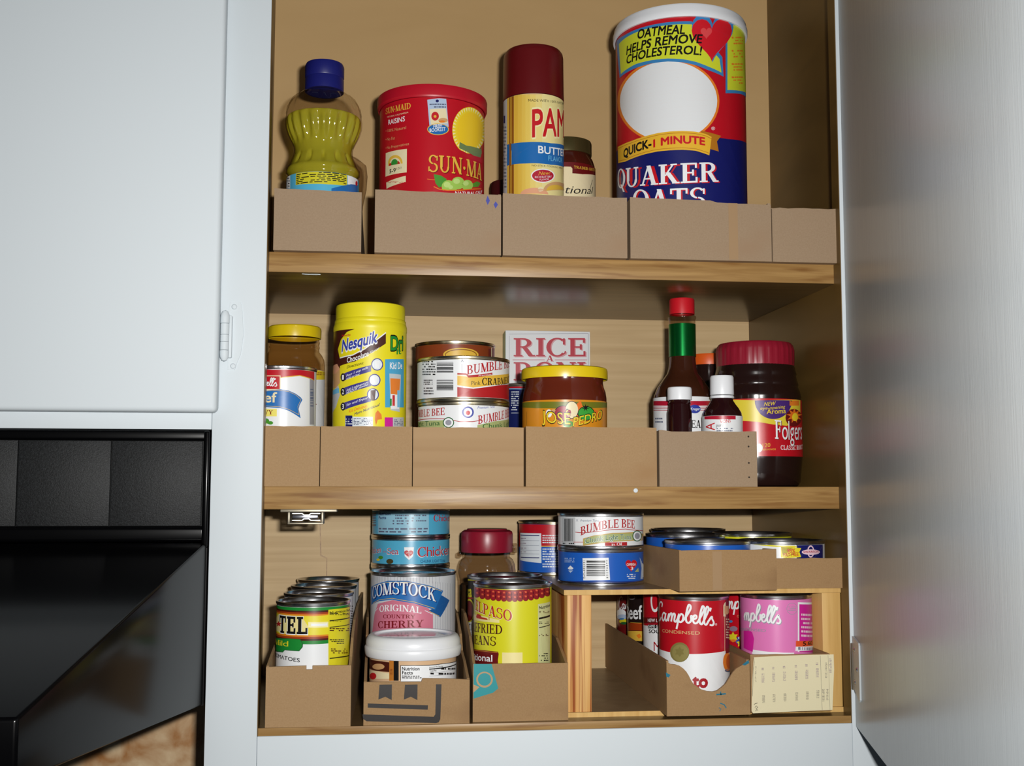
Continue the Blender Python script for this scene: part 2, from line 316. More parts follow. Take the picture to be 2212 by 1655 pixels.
# ------------------------------------------------------------------ label designs, in millimetres on each label (u along the surface, v up)
ART = {
 'raisin': [
  ('T', 'gold', 1, 'serif', 'SUN·MAID', [(-55.4, 150.0), (-36.5, 149.2), (-21.5, 149.2)], 5.98, 0.0, 0.0),
  ('T', 'cream', 1, 'sans', 'NATURAL CALIFORNIA', [(-52.5, 145.9), (-36.4, 144.7), (-24.0, 145.2)], 1.49, 0.0, 0.0),
  ('T', 'white', 1, 'sans', 'RAISINS', [(-50.2, 138.3), (-37.8, 137.5), (-27.8, 137.7)], 4.83, 0.012, 0.0),
  ('T', 'tan', 1, 'sans', '• 100% Natural', [(-55.0, 131.7), (-38.7, 129.9), (-26.4, 129.7)], 2.87, 0.0, 0.0),
  ('T', 'tan', 1, 'sans', '• No Fat', [(-54.8, 123.1), (-46.7, 122.0), (-40.0, 121.5)], 2.89, 0.0, 0.0),
  ('T', 'tan', 1, 'sans', '• No Preservatives', [(-54.6, 114.5), (-36.5, 113.0), (-23.0, 113.3)], 2.75, 0.0, 0.0),
  ('P','cream',1,[(-54.6,110.6),(-25.2,109.6),(-25.2,86.3),(-54.7,86.9)]),
  ('P','gold',2,[(-29.8,95.9),(-30.1,93.8),(-30.9,92.0),(-32.2,90.5),(-34.1,89.4),(-36.3,89.0),(-38.7,89.1),(-41.3,89.8),(-43.9,91.1),(-46.3,92.9),(-48.2,95.0),(-49.4,97.2),(-49.9,99.5),(-49.5,101.5),(-48.3,103.2),(-46.5,104.6),(-44.1,105.4),(-41.6,105.7),(-39.0,105.5),(-36.5,104.8),(-34.2,103.6),(-32.4,102.1),(-31.0,100.2),(-30.1,98.1)]),
  ('P','cream',3,[(-32.0,95.6),(-32.3,93.8),(-33.2,92.2),(-34.7,91.1),(-36.6,90.6),(-38.8,90.6),(-41.1,91.3),(-43.2,92.6),(-45.1,94.3),(-46.3,96.2),(-46.7,98.2),(-46.4,100.0),(-45.2,101.5),(-43.4,102.5),(-41.2,102.9),(-38.9,102.8),(-36.7,102.1),(-34.8,101.0),(-33.3,99.4),(-32.3,97.6)]),
  ('P','green',4,[(-35.0,96.1),(-35.2,94.7),(-35.8,93.5),(-36.8,92.6),(-38.1,92.1),(-39.6,92.2),(-41.1,92.7),(-42.5,93.6),(-43.7,94.8),(-44.4,96.3),(-44.7,97.8),(-44.5,99.2),(-43.8,100.4),(-42.6,101.2),(-41.2,101.6),(-39.7,101.6),(-38.2,101.1),(-36.9,100.2),(-35.9,99.0),(-35.3,97.6)]),
  ('P','red',4,[(-33.0,95.8),(-33.1,95.0),(-33.4,94.3),(-33.8,93.8),(-34.4,93.5),(-35.0,93.5),(-35.6,93.7),(-36.2,94.2),(-36.7,94.8),(-37.0,95.6),(-37.1,96.4),(-37.0,97.2),(-36.7,97.9),(-36.3,98.4),(-35.7,98.6),(-35.1,98.7),(-34.4,98.4),(-33.9,98.0),(-33.4,97.3),(-33.1,96.6)]),
  ('P','red',4,[(-43.1,95.7),(-43.2,95.0),(-43.6,94.3),(-44.1,93.8),(-44.8,93.6),(-45.6,93.6),(-46.4,93.9),(-47.1,94.4),(-47.7,95.1),(-48.1,95.9),(-48.3,96.8),(-48.1,97.5),(-47.8,98.2),(-47.2,98.6),(-46.4,98.8),(-45.6,98.8),(-44.9,98.5),(-44.2,98.0),(-43.6,97.3),(-43.2,96.6)]),
  ('P','cream',5,[(-51.5,96.3),(-26.1,95.5),(-26.0,86.6),(-53.6,87.3)]),
  ('T', 'black', 6, 'sans', '5-9', [(-47.0, 88.5), (-42.2, 88.4), (-38.0, 88.5)], 3.9, 0.02, 0.0),
  ('T', 'black', 6, 'sans', 'A DAY', [(-37.5, 90.3), (-34.0, 90.3), (-30.7, 90.4)], 2.29, 0.0, 0.0),
  ('P','cream',1,[(-53.0,80.7),(-26.2,83.0),(-26.1,76.9),(-52.2,74.3)]),
  ('G','red',2,[(-50.8,79.6),(-27.2,75.8),(-27.2,77.6),(-50.8,81.4)],3,0.55),
  ('P','paleblue',1,[(-5.0,157.1),(13.4,160.2),(16.2,131.4),(-2.5,129.6)]),
  ('P','navy',2,[(6.3,156.3),(6.2,155.8),(6.0,155.4),(5.6,155.1),(5.2,154.8),(4.7,154.7),(4.2,154.8),(3.7,155.0),(3.4,155.3),(3.2,155.6),(3.1,156.1),(3.2,156.5),(3.4,156.9),(3.7,157.2),(4.2,157.5),(4.7,157.6),(5.2,157.5),(5.6,157.3),(6.0,157.1),(6.2,156.7)]),
  ('G','greyblue',2,[(-2.7,153.6),(13.4,154.5),(13.4,149.3),(-2.7,148.3)],2,0.6),
  ('P','cream',2,[(-2.7,147.7),(13.4,149.3),(15.3,134.8),(-1.4,132.6)]),
  ('P','red',3,[(6.4,141.0),(6.2,139.7),(5.7,138.4),(4.9,137.4),(3.9,136.7),(2.8,136.4),(1.6,136.6),(0.6,137.2),(-0.2,138.2),(-0.7,139.4),(-0.9,140.7),(-0.7,142.1),(-0.2,143.4),(0.6,144.4),(1.6,145.0),(2.7,145.3),(3.8,145.1),(4.9,144.5),(5.7,143.6),(6.2,142.4)]),
  ('P','gold',4,[(4.1,140.7),(4.0,140.2),(3.8,139.8),(3.5,139.5),(3.2,139.3),(2.7,139.2),(2.3,139.3),(1.9,139.5),(1.6,139.8),(1.4,140.1),(1.4,140.6),(1.4,141.0),(1.6,141.4),(1.9,141.7),(2.3,141.9),(2.7,142.0),(3.1,142.0),(3.5,141.8),(3.8,141.5),(4.0,141.1)]),
  ('P','tan',3,[(15.3,137.7),(15.1,137.0),(14.4,136.3),(13.3,135.6),(12.0,135.2),(10.6,134.9),(9.2,134.9),(7.9,135.2),(6.8,135.6),(6.2,136.2),(6.0,136.9),(6.2,137.7),(6.8,138.4),(7.8,138.9),(9.1,139.4),(10.6,139.6),(12.0,139.6),(13.3,139.4),(14.4,139.0),(15.1,138.4)]),
  ('P','orange',4,[(12.5,136.3),(12.3,135.9),(11.9,135.5),(11.2,135.2),(10.4,135.0),(9.4,134.8),(8.5,134.8),(7.7,134.9),(7.0,135.1),(6.6,135.4),(6.4,135.8),(6.6,136.2),(7.0,136.5),(7.7,136.8),(8.5,137.0),(9.4,137.2),(10.3,137.2),(11.2,137.1),(11.9,136.9),(12.3,136.6)]),
  ('P','gold',5,[(16.4,128.9),(16.2,127.5),(15.4,126.2),(14.1,125.0),(12.3,123.9),(10.3,123.0),(8.1,122.4),(5.7,122.1),(3.4,122.1),(1.2,122.5),(-0.8,123.1),(-2.5,124.0),(-3.7,125.1),(-4.5,126.4),(-4.8,127.6),(-4.5,128.9),(-3.8,130.2),(-2.5,131.3),(-0.9,132.2),(1.1,133.0),(3.3,133.5),(5.6,133.8),(8.0,133.8),(10.2,133.5),(12.3,133.0),(14.0,132.2),(15.3,131.3),(16.1,130.1)]),
  ('P','blue',6,[(15.6,128.8),(15.3,127.6),(14.6,126.4),(13.4,125.3),(11.8,124.4),(10.0,123.6),(7.9,123.1),(5.7,122.8),(3.6,122.8),(1.5,123.1),(-0.3,123.7),(-1.9,124.5),(-3.0,125.4),(-3.7,126.5),(-4.0,127.6),(-3.8,128.8),(-3.1,129.9),(-1.9,130.9),(-0.4,131.7),(1.4,132.4),(3.5,132.8),(5.6,133.1),(7.8,133.1),(9.9,132.8),(11.8,132.4),(13.4,131.7),(14.6,130.9),(15.3,129.9)]),
  ('T', 'white', 7, 'sans', 'FREE!', [(1.2, 128.8), (5.4, 129.3), (9.6, 129.9)], 3.65, 0.015, 0.0),
  ('T', 'white', 7, 'sans', 'BOOKLET', [(-2.5, 124.9), (5.1, 125.8), (12.9, 127.1)], 3.42, 0.015, 0.0),
  ('P','yellow',1,[(76.8,143.8),(76.8,139.6),(76.8,135.5),(70.8,128.7),(64.1,123.3),(58.5,118.8),(53.3,115.0),(48.5,112.1),(44.0,110.0),(39.8,108.7),(36.0,108.2),(32.4,108.6),(29.3,109.7),(26.6,111.6),(24.3,114.1),(22.4,117.1),(21.1,120.6),(20.3,124.4),(20.0,128.4),(20.2,132.4),(21.0,136.5),(22.3,140.3),(24.1,143.9),(26.3,147.2),(29.0,150.0),(32.2,152.4),(35.7,154.2),(39.5,155.5),(43.7,156.2),(48.2,156.3),(53.0,155.9),(58.2,155.1),(63.8,153.9),(70.4,152.5),(76.8,152.1),(76.8,148.0)]),
  ('P','palelemon',2,[(76.8,144.8),(76.8,142.7),(65.9,139.2)]),
  ('P','palelemon',2,[(76.8,141.2),(76.8,139.1),(65.3,136.0)]),
  ('P','palelemon',2,[(76.8,137.5),(75.6,133.9),(63.8,132.6)]),
  ('P','palelemon',2,[(72.4,131.5),(68.9,128.6),(61.4,129.2)]),
  ('P','palelemon',2,[(66.6,126.6),(63.7,124.1),(58.6,125.8)]),
  ('P','palelemon',2,[(61.7,122.3),(59.0,120.1),(55.5,122.7)]),
  ('P','palelemon',2,[(57.0,118.6),(54.5,116.7),(52.3,119.9)]),
  ('P','palelemon',2,[(52.6,115.4),(50.2,113.8),(49.1,117.6)]),
  ('P','palelemon',2,[(48.5,112.8),(46.2,111.6),(45.9,115.7)]),
  ('P','palelemon',2,[(44.6,110.9),(42.4,110.1),(42.8,114.2)]),
  ('P','palelemon',2,[(40.8,109.6),(38.8,109.2),(39.8,113.3)]),
  ('P','palelemon',2,[(37.4,109.0),(35.5,108.9),(37.0,113.0)]),
  ('P','palelemon',2,[(34.2,109.0),(32.5,109.3),(34.4,113.1)]),
  ('P','palelemon',2,[(31.2,109.7),(29.7,110.3),(32.0,113.8)]),
  ('P','palelemon',2,[(28.6,110.9),(27.3,111.9),(29.8,114.9)]),
  ('P','palelemon',2,[(26.3,112.7),(25.2,114.0),(28.0,116.5)]),
  ('P','palelemon',2,[(24.4,115.0),(23.4,116.5),(26.4,118.4)]),
  ('P','palelemon',2,[(22.8,117.7),(22.1,119.4),(25.2,120.7)]),
  ('P','palelemon',2,[(21.6,120.7),(21.2,122.6),(24.3,123.3)]),
  ('P','palelemon',2,[(20.9,124.0),(20.6,126.0),(23.7,126.0)]),
  ('P','palelemon',2,[(20.5,127.4),(20.5,129.5),(23.5,128.9)]),
  ('P','palelemon',2,[(20.6,131.0),(20.8,133.0),(23.7,131.8)]),
  ('P','palelemon',2,[(21.1,134.5),(21.5,136.5),(24.2,134.8)]),
  ('P','palelemon',2,[(22.0,138.0),(22.7,139.9),(25.1,137.6)]),
  ('P','palelemon',2,[(23.3,141.3),(24.2,143.1),(26.3,140.3)]),
  ('P','palelemon',2,[(25.0,144.4),(26.1,146.0),(27.8,142.8)]),
  ('P','palelemon',2,[(27.0,147.1),(28.4,148.6),(29.7,145.0)]),
  ('P','palelemon',2,[(29.5,149.6),(31.0,150.8),(31.8,147.0)]),
  ('P','palelemon',2,[(32.2,151.6),(33.9,152.6),(34.1,148.6)]),
  ('P','palelemon',2,[(35.2,153.3),(37.1,154.0),(36.8,149.9)]),
  ('P','palelemon',2,[(38.5,154.5),(40.6,155.0),(39.6,150.8)]),
  ('P','palelemon',2,[(42.1,155.3),(44.3,155.5),(42.5,151.3)]),
  ('P','palelemon',2,[(45.9,155.6),(48.2,155.6),(45.7,151.4)]),
  ('P','palelemon',2,[(49.9,155.5),(52.3,155.2),(48.9,151.1)]),
  ('P','palelemon',2,[(54.2,154.9),(56.7,154.5),(52.1,150.5)]),
  ('P','palelemon',2,[(58.7,154.0),(61.3,153.4),(55.3,149.5)]),
  ('P','palelemon',2,[(63.4,152.9),(66.3,152.1),(58.4,148.1)]),
  ('P','palelemon',2,[(68.6,151.5),(72.0,150.7),(61.3,146.4)]),
  ('P','palelemon',2,[(75.1,150.2),(76.8,150.0),(63.6,144.4)]),
  ('P','palelemon',2,[(76.8,148.5),(76.8,146.4),(65.3,142.0)]),
  ('P','sunyellow',3,[(65.6,139.1),(64.8,135.3),(62.6,131.2),(59.5,127.1),(55.8,123.3),(51.9,120.1),(48.0,117.4),(44.2,115.4),(40.6,114.3),(37.2,113.9),(34.2,114.3),(31.5,115.4),(29.2,117.2),(27.4,119.6),(26.0,122.5),(25.2,125.7),(24.9,129.1),(25.2,132.6),(25.9,136.1),(27.2,139.4),(29.0,142.5),(31.3,145.1),(34.0,147.4),(37.0,149.1),(40.4,150.2),(44.0,150.8),(47.8,150.8),(51.7,150.2),(55.6,149.0),(59.3,147.3),(62.5,145.1),(64.8,142.4)]),
  ('P','grassgreen',4,[(28.0,117.9),(35.9,115.9),(59.6,118.1),(60.8,124.4),(63.6,115.6),(59.7,109.1),(47.9,107.9),(35.9,110.0),(27.4,111.7)]),
  ('P','canred',5,[(19.7,110.6),(30.1,109.8),(40.7,107.4),(66.9,110.3),(66.9,104.5),(19.8,102.6)]),
  ('T', 'darkred', 6, 'serif', 'SUN·MA', [(-2.6, 84.9), (21.7, 85.1), (64.3, 86.1)], 16.54, 0.0, 0.0),
  ('T', 'gold', 7, 'serif', 'SUN·MA', [(-3.3, 85.6), (21.1, 85.8), (62.8, 86.5)], 16.54, 0.0, 0.0),
  ('P','leafgreen',6,[(1.8,83.3),(8.6,82.4),(14.1,79.4),(15.1,74.8),(7.0,70.2),(3.5,74.6)]),
  ('P','leafgreen',6,[(42.5,78.4),(52.2,83.5),(59.9,83.5),(54.6,78.7),(44.3,75.8)]),
  ('P','grape',7,[(23.5,72.8),(23.1,70.8),(22.1,68.9),(20.5,67.3),(18.5,66.2),(16.4,65.7),(14.2,65.8),(12.3,66.5),(10.8,67.8),(9.8,69.5),(9.5,71.5),(9.8,73.5),(10.8,75.3),(12.2,76.8),(14.1,77.9),(16.3,78.4),(18.4,78.3),(20.4,77.7),(22.0,76.4),(23.1,74.8)]),
  ('P','grapehi',8,[(18.3,74.1),(18.2,73.2),(17.7,72.4),(16.9,71.7),(16.0,71.2),(14.9,70.9),(13.8,71.0),(12.9,71.3),(12.1,71.9),(11.6,72.6),(11.5,73.5),(11.6,74.3),(12.1,75.2),(12.8,75.9),(13.8,76.3),(14.9,76.6),(15.9,76.5),(16.9,76.2),(17.7,75.7),(18.2,75.0)]),
  ('P','grape',7,[(34.0,78.0),(33.6,76.0),(32.5,74.0),(30.8,72.4),(28.6,71.2),(26.3,70.5),(24.1,70.5),(22.1,71.2),(20.5,72.3),(19.5,73.9),(19.2,75.8),(19.5,77.8),(20.5,79.6),(22.0,81.2),(24.0,82.3),(26.2,82.9),(28.5,83.0),(30.7,82.4),(32.4,81.3),(33.6,79.8)]),
  ('P','grapehi',8,[(28.4,78.9),(28.2,78.0),(27.7,77.2),(26.9,76.5),(25.8,75.9),(24.7,75.6),(23.6,75.6),(22.6,75.9),(21.8,76.4),(21.3,77.1),(21.2,77.9),(21.3,78.8),(21.8,79.6),(22.6,80.3),(23.6,80.8),(24.7,81.1),(25.8,81.1),(26.8,80.9),(27.7,80.4),(28.2,79.7)]),
  ('P','grape',7,[(45.4,78.0),(45.0,76.3),(43.8,74.6),(41.9,73.0),(39.7,71.8),(37.4,71.1),(35.1,71.0),(33.2,71.4),(31.6,72.3),(30.7,73.6),(30.3,75.2),(30.6,76.9),(31.6,78.6),(33.1,80.0),(35.1,81.1),(37.3,81.8),(39.7,82.0),(41.9,81.7),(43.7,80.9),(44.9,79.6)]),
  ('P','grapehi',8,[(39.2,78.7),(39.0,77.9),(38.5,77.1),(37.7,76.5),(36.6,75.9),(35.5,75.6),(34.4,75.5),(33.4,75.7),(32.7,76.1),(32.2,76.7),(32.0,77.4),(32.2,78.1),(32.6,78.9),(33.4,79.5),(34.4,80.0),(35.5,80.3),(36.6,80.4),(37.6,80.3),(38.5,79.9),(39.0,79.4)]),
  ('P','grape',7,[(25.0,70.7),(24.8,69.3),(24.0,68.0),(22.9,66.9),(21.5,66.1),(20.0,65.7),(18.5,65.7),(17.1,66.2),(16.1,67.1),(15.4,68.3),(15.1,69.6),(15.4,71.0),(16.0,72.3),(17.1,73.4),(18.4,74.1),(19.9,74.5),(21.5,74.5),(22.9,74.0),(24.0,73.2),(24.7,72.1)]),
  ('P','grapehi',8,[(20.9,72.1),(20.8,71.5),(20.5,70.9),(19.9,70.4),(19.3,70.0),(18.5,69.8),(17.7,69.9),(17.1,70.1),(16.5,70.4),(16.2,71.0),(16.1,71.5),(16.2,72.2),(16.5,72.7),(17.1,73.2),(17.7,73.6),(18.5,73.7),(19.2,73.7),(19.9,73.5),(20.5,73.2),(20.8,72.7)]),
  ('P','canred',9,[(1.3,71.1),(10.5,67.8),(27.6,69.7),(65.1,79.1),(65.2,72.9),(1.4,63.0)]),
  ('S','orange',10,[(1.9,71.1),(7.0,68.8),(15.1,68.2),(27.6,69.7),(61.5,78.2)],0.91),
  ('T', 'white', 11, 'sans', 'NATURAL CALIF', [(23.1, 65.1), (39.3, 68.1), (63.3, 74.1)], 2.99, 0.015, 0.0),
  ('S','orange',6,[(-4.4,78.5),(-1.0,78.0),(3.0,77.8)],0.57),
 ],
 'spray': [
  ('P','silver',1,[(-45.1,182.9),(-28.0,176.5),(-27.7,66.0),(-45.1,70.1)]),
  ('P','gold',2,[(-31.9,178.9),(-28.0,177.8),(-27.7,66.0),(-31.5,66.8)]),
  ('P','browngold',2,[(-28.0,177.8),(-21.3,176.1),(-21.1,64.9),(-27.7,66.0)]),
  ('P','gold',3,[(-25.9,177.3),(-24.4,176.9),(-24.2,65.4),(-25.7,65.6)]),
  ('P','navy',3,[(-41.5,160.8),(-36.2,159.2),(-36.2,151.3),(-41.5,152.9)]),
  ('G','greyblue',3,[(-41.4,150.3),(-33.1,147.8),(-32.9,82.6),(-40.9,84.5)],18,0.55),
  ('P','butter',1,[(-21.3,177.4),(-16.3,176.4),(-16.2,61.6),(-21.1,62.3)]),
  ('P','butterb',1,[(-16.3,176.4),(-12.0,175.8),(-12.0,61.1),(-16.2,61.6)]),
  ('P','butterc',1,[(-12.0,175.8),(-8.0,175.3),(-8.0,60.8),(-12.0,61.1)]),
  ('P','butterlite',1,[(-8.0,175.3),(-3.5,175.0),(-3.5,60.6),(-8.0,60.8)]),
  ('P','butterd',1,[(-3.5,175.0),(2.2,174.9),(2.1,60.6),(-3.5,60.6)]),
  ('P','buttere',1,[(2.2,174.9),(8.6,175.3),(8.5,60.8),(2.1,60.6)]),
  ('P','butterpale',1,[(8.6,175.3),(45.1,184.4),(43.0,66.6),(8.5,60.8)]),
  ('T', 'black', 2, 'sans', 'MADE WITH 100% NATURAL', [(-5.2, 167.6), (11.3, 168.3), (45.1, 172.6)], 2.53, 0.0, 0.0),
  ('T', 'palelemon', 2, 'sans', 'PAM', [(-1.9, 130.5), (16.9, 133.6), (44.4, 138.2)], 28.8, 0.05, 0.0),
  ('T', 'red', 3, 'sans', 'PAM', [(-1.4, 131.0), (16.9, 134.1), (43.4, 138.5)], 27.8, 0.02, 0.0),
  ('P','blue',3,[(-31.7,127.8),(-21.2,126.7),(-8.0,126.1),(4.7,126.1),(18.4,126.2),(45.1,130.2),(45.1,107.4),(18.3,104.1),(4.7,104.2),(-8.0,104.3),(-21.2,105.3),(-31.7,105.9)]),
  ('S','browngold',4,[(-26.2,127.8),(-26.2,104.4)],2.54),
  ('T', 'white', 4, 'sans', 'BUTTER', [(4.7, 114.9), (17.6, 115.4), (45.1, 119.1)], 7.32, 0.02, 0.0),
  ('T', 'skyblue', 4, 'sans', 'FLAVOR', [(15.4, 108.1), (24.1, 108.8), (37.3, 110.3)], 5.06, 0.0, 0.0),
  ('T', 'black', 3, 'sans', 'NO-STICK COOKING SPRAY', [(-1.6, 101.2), (13.9, 101.5), (38.1, 103.7)], 1.76, 0.0, 0.0),
  ('P','white',4,[(23.4,93.8),(22.9,92.1),(21.8,90.4),(19.9,88.7),(17.6,87.2),(15.0,86.0),(12.2,85.2),(9.4,84.7),(6.7,84.8),(4.2,85.2),(1.9,86.0),(0.1,87.1),(-1.3,88.5),(-2.2,90.0),(-2.5,91.6),(-2.2,93.2),(-1.3,94.7),(0.1,96.0),(1.9,97.2),(4.2,98.1),(6.7,98.7),(9.4,99.1),(12.3,99.2),(15.0,99.0),(17.6,98.5),(19.9,97.7),(21.8,96.6),(22.9,95.3)]),
  ('P','crimson',5,[(21.8,93.5),(21.5,92.1),(20.4,90.6),(18.8,89.2),(16.8,87.9),(14.5,86.9),(12.0,86.1),(9.4,85.8),(7.0,85.8),(4.7,86.1),(2.6,86.8),(0.9,87.7),(-0.3,88.9),(-1.1,90.2),(-1.4,91.6),(-1.1,92.9),(-0.3,94.2),(0.9,95.4),(2.6,96.4),(4.7,97.2),(7.0,97.8),(9.4,98.1),(12.0,98.1),(14.5,98.0),(16.8,97.5),(18.8,96.9),(20.4,95.9),(21.5,94.8)]),
  ('T', 'gold', 6, 'sans', 'New!', [(4.9, 92.3), (10.7, 92.9), (16.9, 93.9)], 3.77, 0.0, 0.3),
  ('T', 'white', 6, 'sans', 'RICH BUTTERY', [(1.5, 89.1), (9.8, 89.8), (19.1, 91.1)], 2.01, 0.0, 0.0),
  ('T', 'white', 6, 'sans', 'FLAVOR', [(6.2, 86.7), (10.8, 87.3), (15.8, 88.1)], 1.76, 0.0, 0.0),
  ('P','peach',4,[(-13.4,73.4),(-13.2,74.5),(-12.5,75.5),(-11.5,76.4),(-10.2,77.2),(-8.6,77.9),(-6.7,78.4),(-4.7,78.8),(-2.5,79.1),(-0.3,79.3),(2.0,79.3),(4.3,79.2),(6.5,78.9),(8.5,78.5),(10.4,78.0),(12.1,77.3),(13.4,76.5),(14.5,75.6),(15.1,74.6),(15.3,73.5)]),
  ('P','cream',4,[(10.1,78.1),(9.9,77.3),(9.5,76.6),(8.9,76.0),(8.1,75.6),(7.2,75.4),(6.3,75.5),(5.5,75.8),(4.9,76.3),(4.5,77.0),(4.4,77.8),(4.5,78.6),(4.9,79.3),(5.5,79.9),(6.3,80.3),(7.2,80.5),(8.1,80.4),(8.9,80.1),(9.5,79.6),(9.9,78.9)]),
  ('P','tan',4,[(9.8,76.2),(10.0,77.8),(10.5,79.4),(11.4,80.9),(12.7,82.4),(14.2,83.7),(16.1,84.9),(18.3,85.9),(20.7,86.8),(23.5,87.6),(26.5,88.1),(30.0,88.6),(34.0,89.0),(39.1,89.5),(45.1,90.8),(45.1,89.6),(45.1,88.2),(45.1,86.7),(45.1,85.1),(45.1,83.5)]),
  ('P','butter',5,[(13.2,77.2),(13.3,78.1),(13.7,79.1),(14.4,80.1),(15.3,81.0),(16.4,81.9),(17.8,82.6),(19.3,83.3),(21.1,83.9),(23.0,84.4),(25.1,84.8),(27.3,85.1),(29.7,85.2),(32.1,85.3),(34.6,85.3),(37.2,85.2),(39.9,85.0),(42.7,84.8),(45.1,84.6),(45.1,84.2)]),
 ],
 'saucejar': [
  ('P','oxblood',1,[(-14.9,122.9),(1.7,121.7),(18.9,123.1),(46.4,130.2),(46.4,114.3),(18.8,107.5),(1.7,106.3),(-14.9,107.4)]),
  ('P','cream',2,[(-14.9,116.8),(5.5,116.4),(7.1,114.5),(7.0,109.4),(18.3,109.5),(46.4,114.1),(46.4,81.4),(-15.0,75.1)]),
  ('T', 'gold', 2, 'serif', 'TRADER GIOTTOS', [(8.8, 114.9), (21.6, 115.4), (46.4, 118.5)], 2.91, 0.0, 0.0),
  ('T', 'black', 3, 'sans', 'tional', [(-1.9, 88.1), (12.2, 88.3), (33.0, 91.2)], 8.16, -0.01, 0.35),
  ('S','black',3,[(33.0,91.8),(29.2,95.8),(34.3,106.4)],0.67),
 ],
 'oats': [
  ('P','navy',1,[(-95.7,125.6),(-36.6,117.3),(-2.9,118.0),(26.8,120.8),(50.6,122.0),(95.7,128.5),(89.8,52.2),(49.1,48.5),(25.7,46.2),(-3.7,46.1),(-37.4,49.5),(-95.7,61.6)]),
  ('P','orange',2,[(40.0,158.1),(39.4,152.5),(37.8,146.9),(35.3,141.3),(31.9,136.0),(27.8,131.0),(23.2,126.6),(18.1,122.7),(12.6,119.5),(6.7,117.1),(0.7,115.5),(-5.6,114.8),(-12.1,114.9),(-18.7,116.0),(-25.4,118.0),(-32.3,120.9),(-39.2,124.7),(-46.1,129.3),(-53.1,134.7),(-60.1,140.8),(-67.0,147.5),(-73.6,154.6),(-79.7,161.9),(-84.4,169.1),(-86.3,175.5),(-84.1,180.5),(-79.2,184.5),(-73.0,187.9),(-66.3,190.8),(-59.4,193.3),(-52.4,195.4),(-45.4,197.1),(-38.4,198.4),(-31.4,199.3),(-24.6,199.7),(-17.8,199.6),(-11.2,199.1),(-4.7,198.1),(1.6,196.6),(7.7,194.7),(13.5,192.3),(19.0,189.4),(24.0,186.1),(28.6,182.4),(32.6,178.2),(35.8,173.7),(38.2,168.8),(39.6,163.6)]),
  ('P','ovalwhite',3,[(37.4,157.7),(36.8,152.4),(35.3,147.1),(32.9,141.9),(29.8,136.8),(26.0,132.2),(21.6,128.0),(16.8,124.3),(11.6,121.3),(6.1,119.1),(0.3,117.6),(-5.7,116.9),(-11.8,117.0),(-18.1,118.1),(-24.5,120.0),(-30.9,122.7),(-37.3,126.2),(-43.8,130.5),(-50.2,135.5),(-56.4,141.1),(-62.3,147.2),(-67.7,153.6),(-72.2,160.1),(-75.2,166.4),(-76.3,172.2),(-75.0,177.2),(-71.8,181.5),(-67.2,185.1),(-61.7,188.2),(-55.7,190.8),(-49.5,193.0),(-43.1,194.8),(-36.6,196.1),(-30.1,197.0),(-23.7,197.4),(-17.3,197.4),(-11.0,196.9),(-4.8,196.0),(1.2,194.6),(7.0,192.7),(12.5,190.4),(17.6,187.6),(22.4,184.5),(26.7,180.9),(30.4,176.9),(33.4,172.5),(35.7,167.9),(37.0,162.9)]),
  ('P','midblue',4,[(-87.4,238.9),(-64.2,236.8),(-43.0,236.6),(-21.6,236.3),(-2.8,236.1),(11.6,235.9),(18.1,232.3),(26.9,217.8),(44.3,203.2),(45.5,183.7),(27.8,187.7),(15.0,191.9),(2.8,194.6),(-11.8,196.7),(-28.7,197.4),(-46.8,197.4),(-76.5,196.3)]),
  ('P','lime',5,[(-77.7,232.5),(-61.9,233.3),(-43.1,233.7),(-21.6,233.4),(-2.8,233.2),(11.8,232.7),(15.5,227.1),(23.0,216.1),(40.8,200.6),(42.9,187.3),(27.9,191.3),(15.1,195.2),(2.8,197.8),(-11.8,199.7),(-28.6,200.7),(-46.8,201.3),(-73.1,199.3)]),
  ('P','midblue',6,[(33.3,233.3),(33.6,235.0),(35.3,239.4),(39.3,244.2),(45.4,247.3),(52.6,247.3),(58.7,243.9),(61.1,237.6),(58.4,229.5),(52.0,221.0),(44.8,213.1),(38.7,206.3),(34.7,200.7),(33.0,196.9),(32.7,195.6),(32.5,196.9),(30.9,200.2),(27.4,204.8),(22.4,210.1),(17.1,215.9),(13.2,222.6),(11.8,229.8),(13.4,236.7),(17.5,241.9),(22.9,243.9),(28.0,242.5),(31.5,238.8),(33.1,234.9)]),
  ('P','heartred',8,[(32.3,229.3),(32.6,230.8),(34.2,234.6),(38.0,238.9),(43.7,241.6),(50.4,241.6),(56.1,238.7),(58.3,233.2),(55.8,226.1),(50.0,218.7),(43.2,211.9),(37.4,205.9),(33.7,201.0),(32.0,197.7),(31.8,196.5),(31.5,197.6),(30.0,200.5),(26.7,204.5),(21.8,209.0),(16.8,214.2),(13.0,220.0),(11.6,226.3),(13.1,232.3),(17.1,236.7),(22.2,238.5),(27.2,237.4),(30.6,234.1),(32.1,230.7)]),
  ('P','hearthi',9,[(26.4,227.3),(26.5,227.6),(26.9,228.6),(27.9,229.7),(29.3,230.3),(30.9,230.1),(32.1,229.1),(32.5,227.6),(32.0,225.8),(30.8,224.1),(29.2,222.5),(27.8,221.0),(26.8,219.7),(26.4,218.9),(26.3,218.6),(26.2,218.9),(25.8,219.6),(24.9,220.7),(23.5,221.9),(22.0,223.2),(20.9,224.7),(20.5,226.4),(21.0,228.0),(22.1,229.2),(23.6,229.7),(25.0,229.4),(25.9,228.5),(26.3,227.6)]),
  ('T', 'black', 10, 'sans', 'OATMEAL', [(-44.8, 226.2), (-17.8, 224.3), (5.0, 223.1)], 8.89, 0.03, 0.15),
  ('T', 'black', 10, 'sans', 'HELPS REMOVE', [(-61.0, 215.0), (-19.2, 213.7), (21.4, 214.1)], 8.64, 0.03, 0.15),
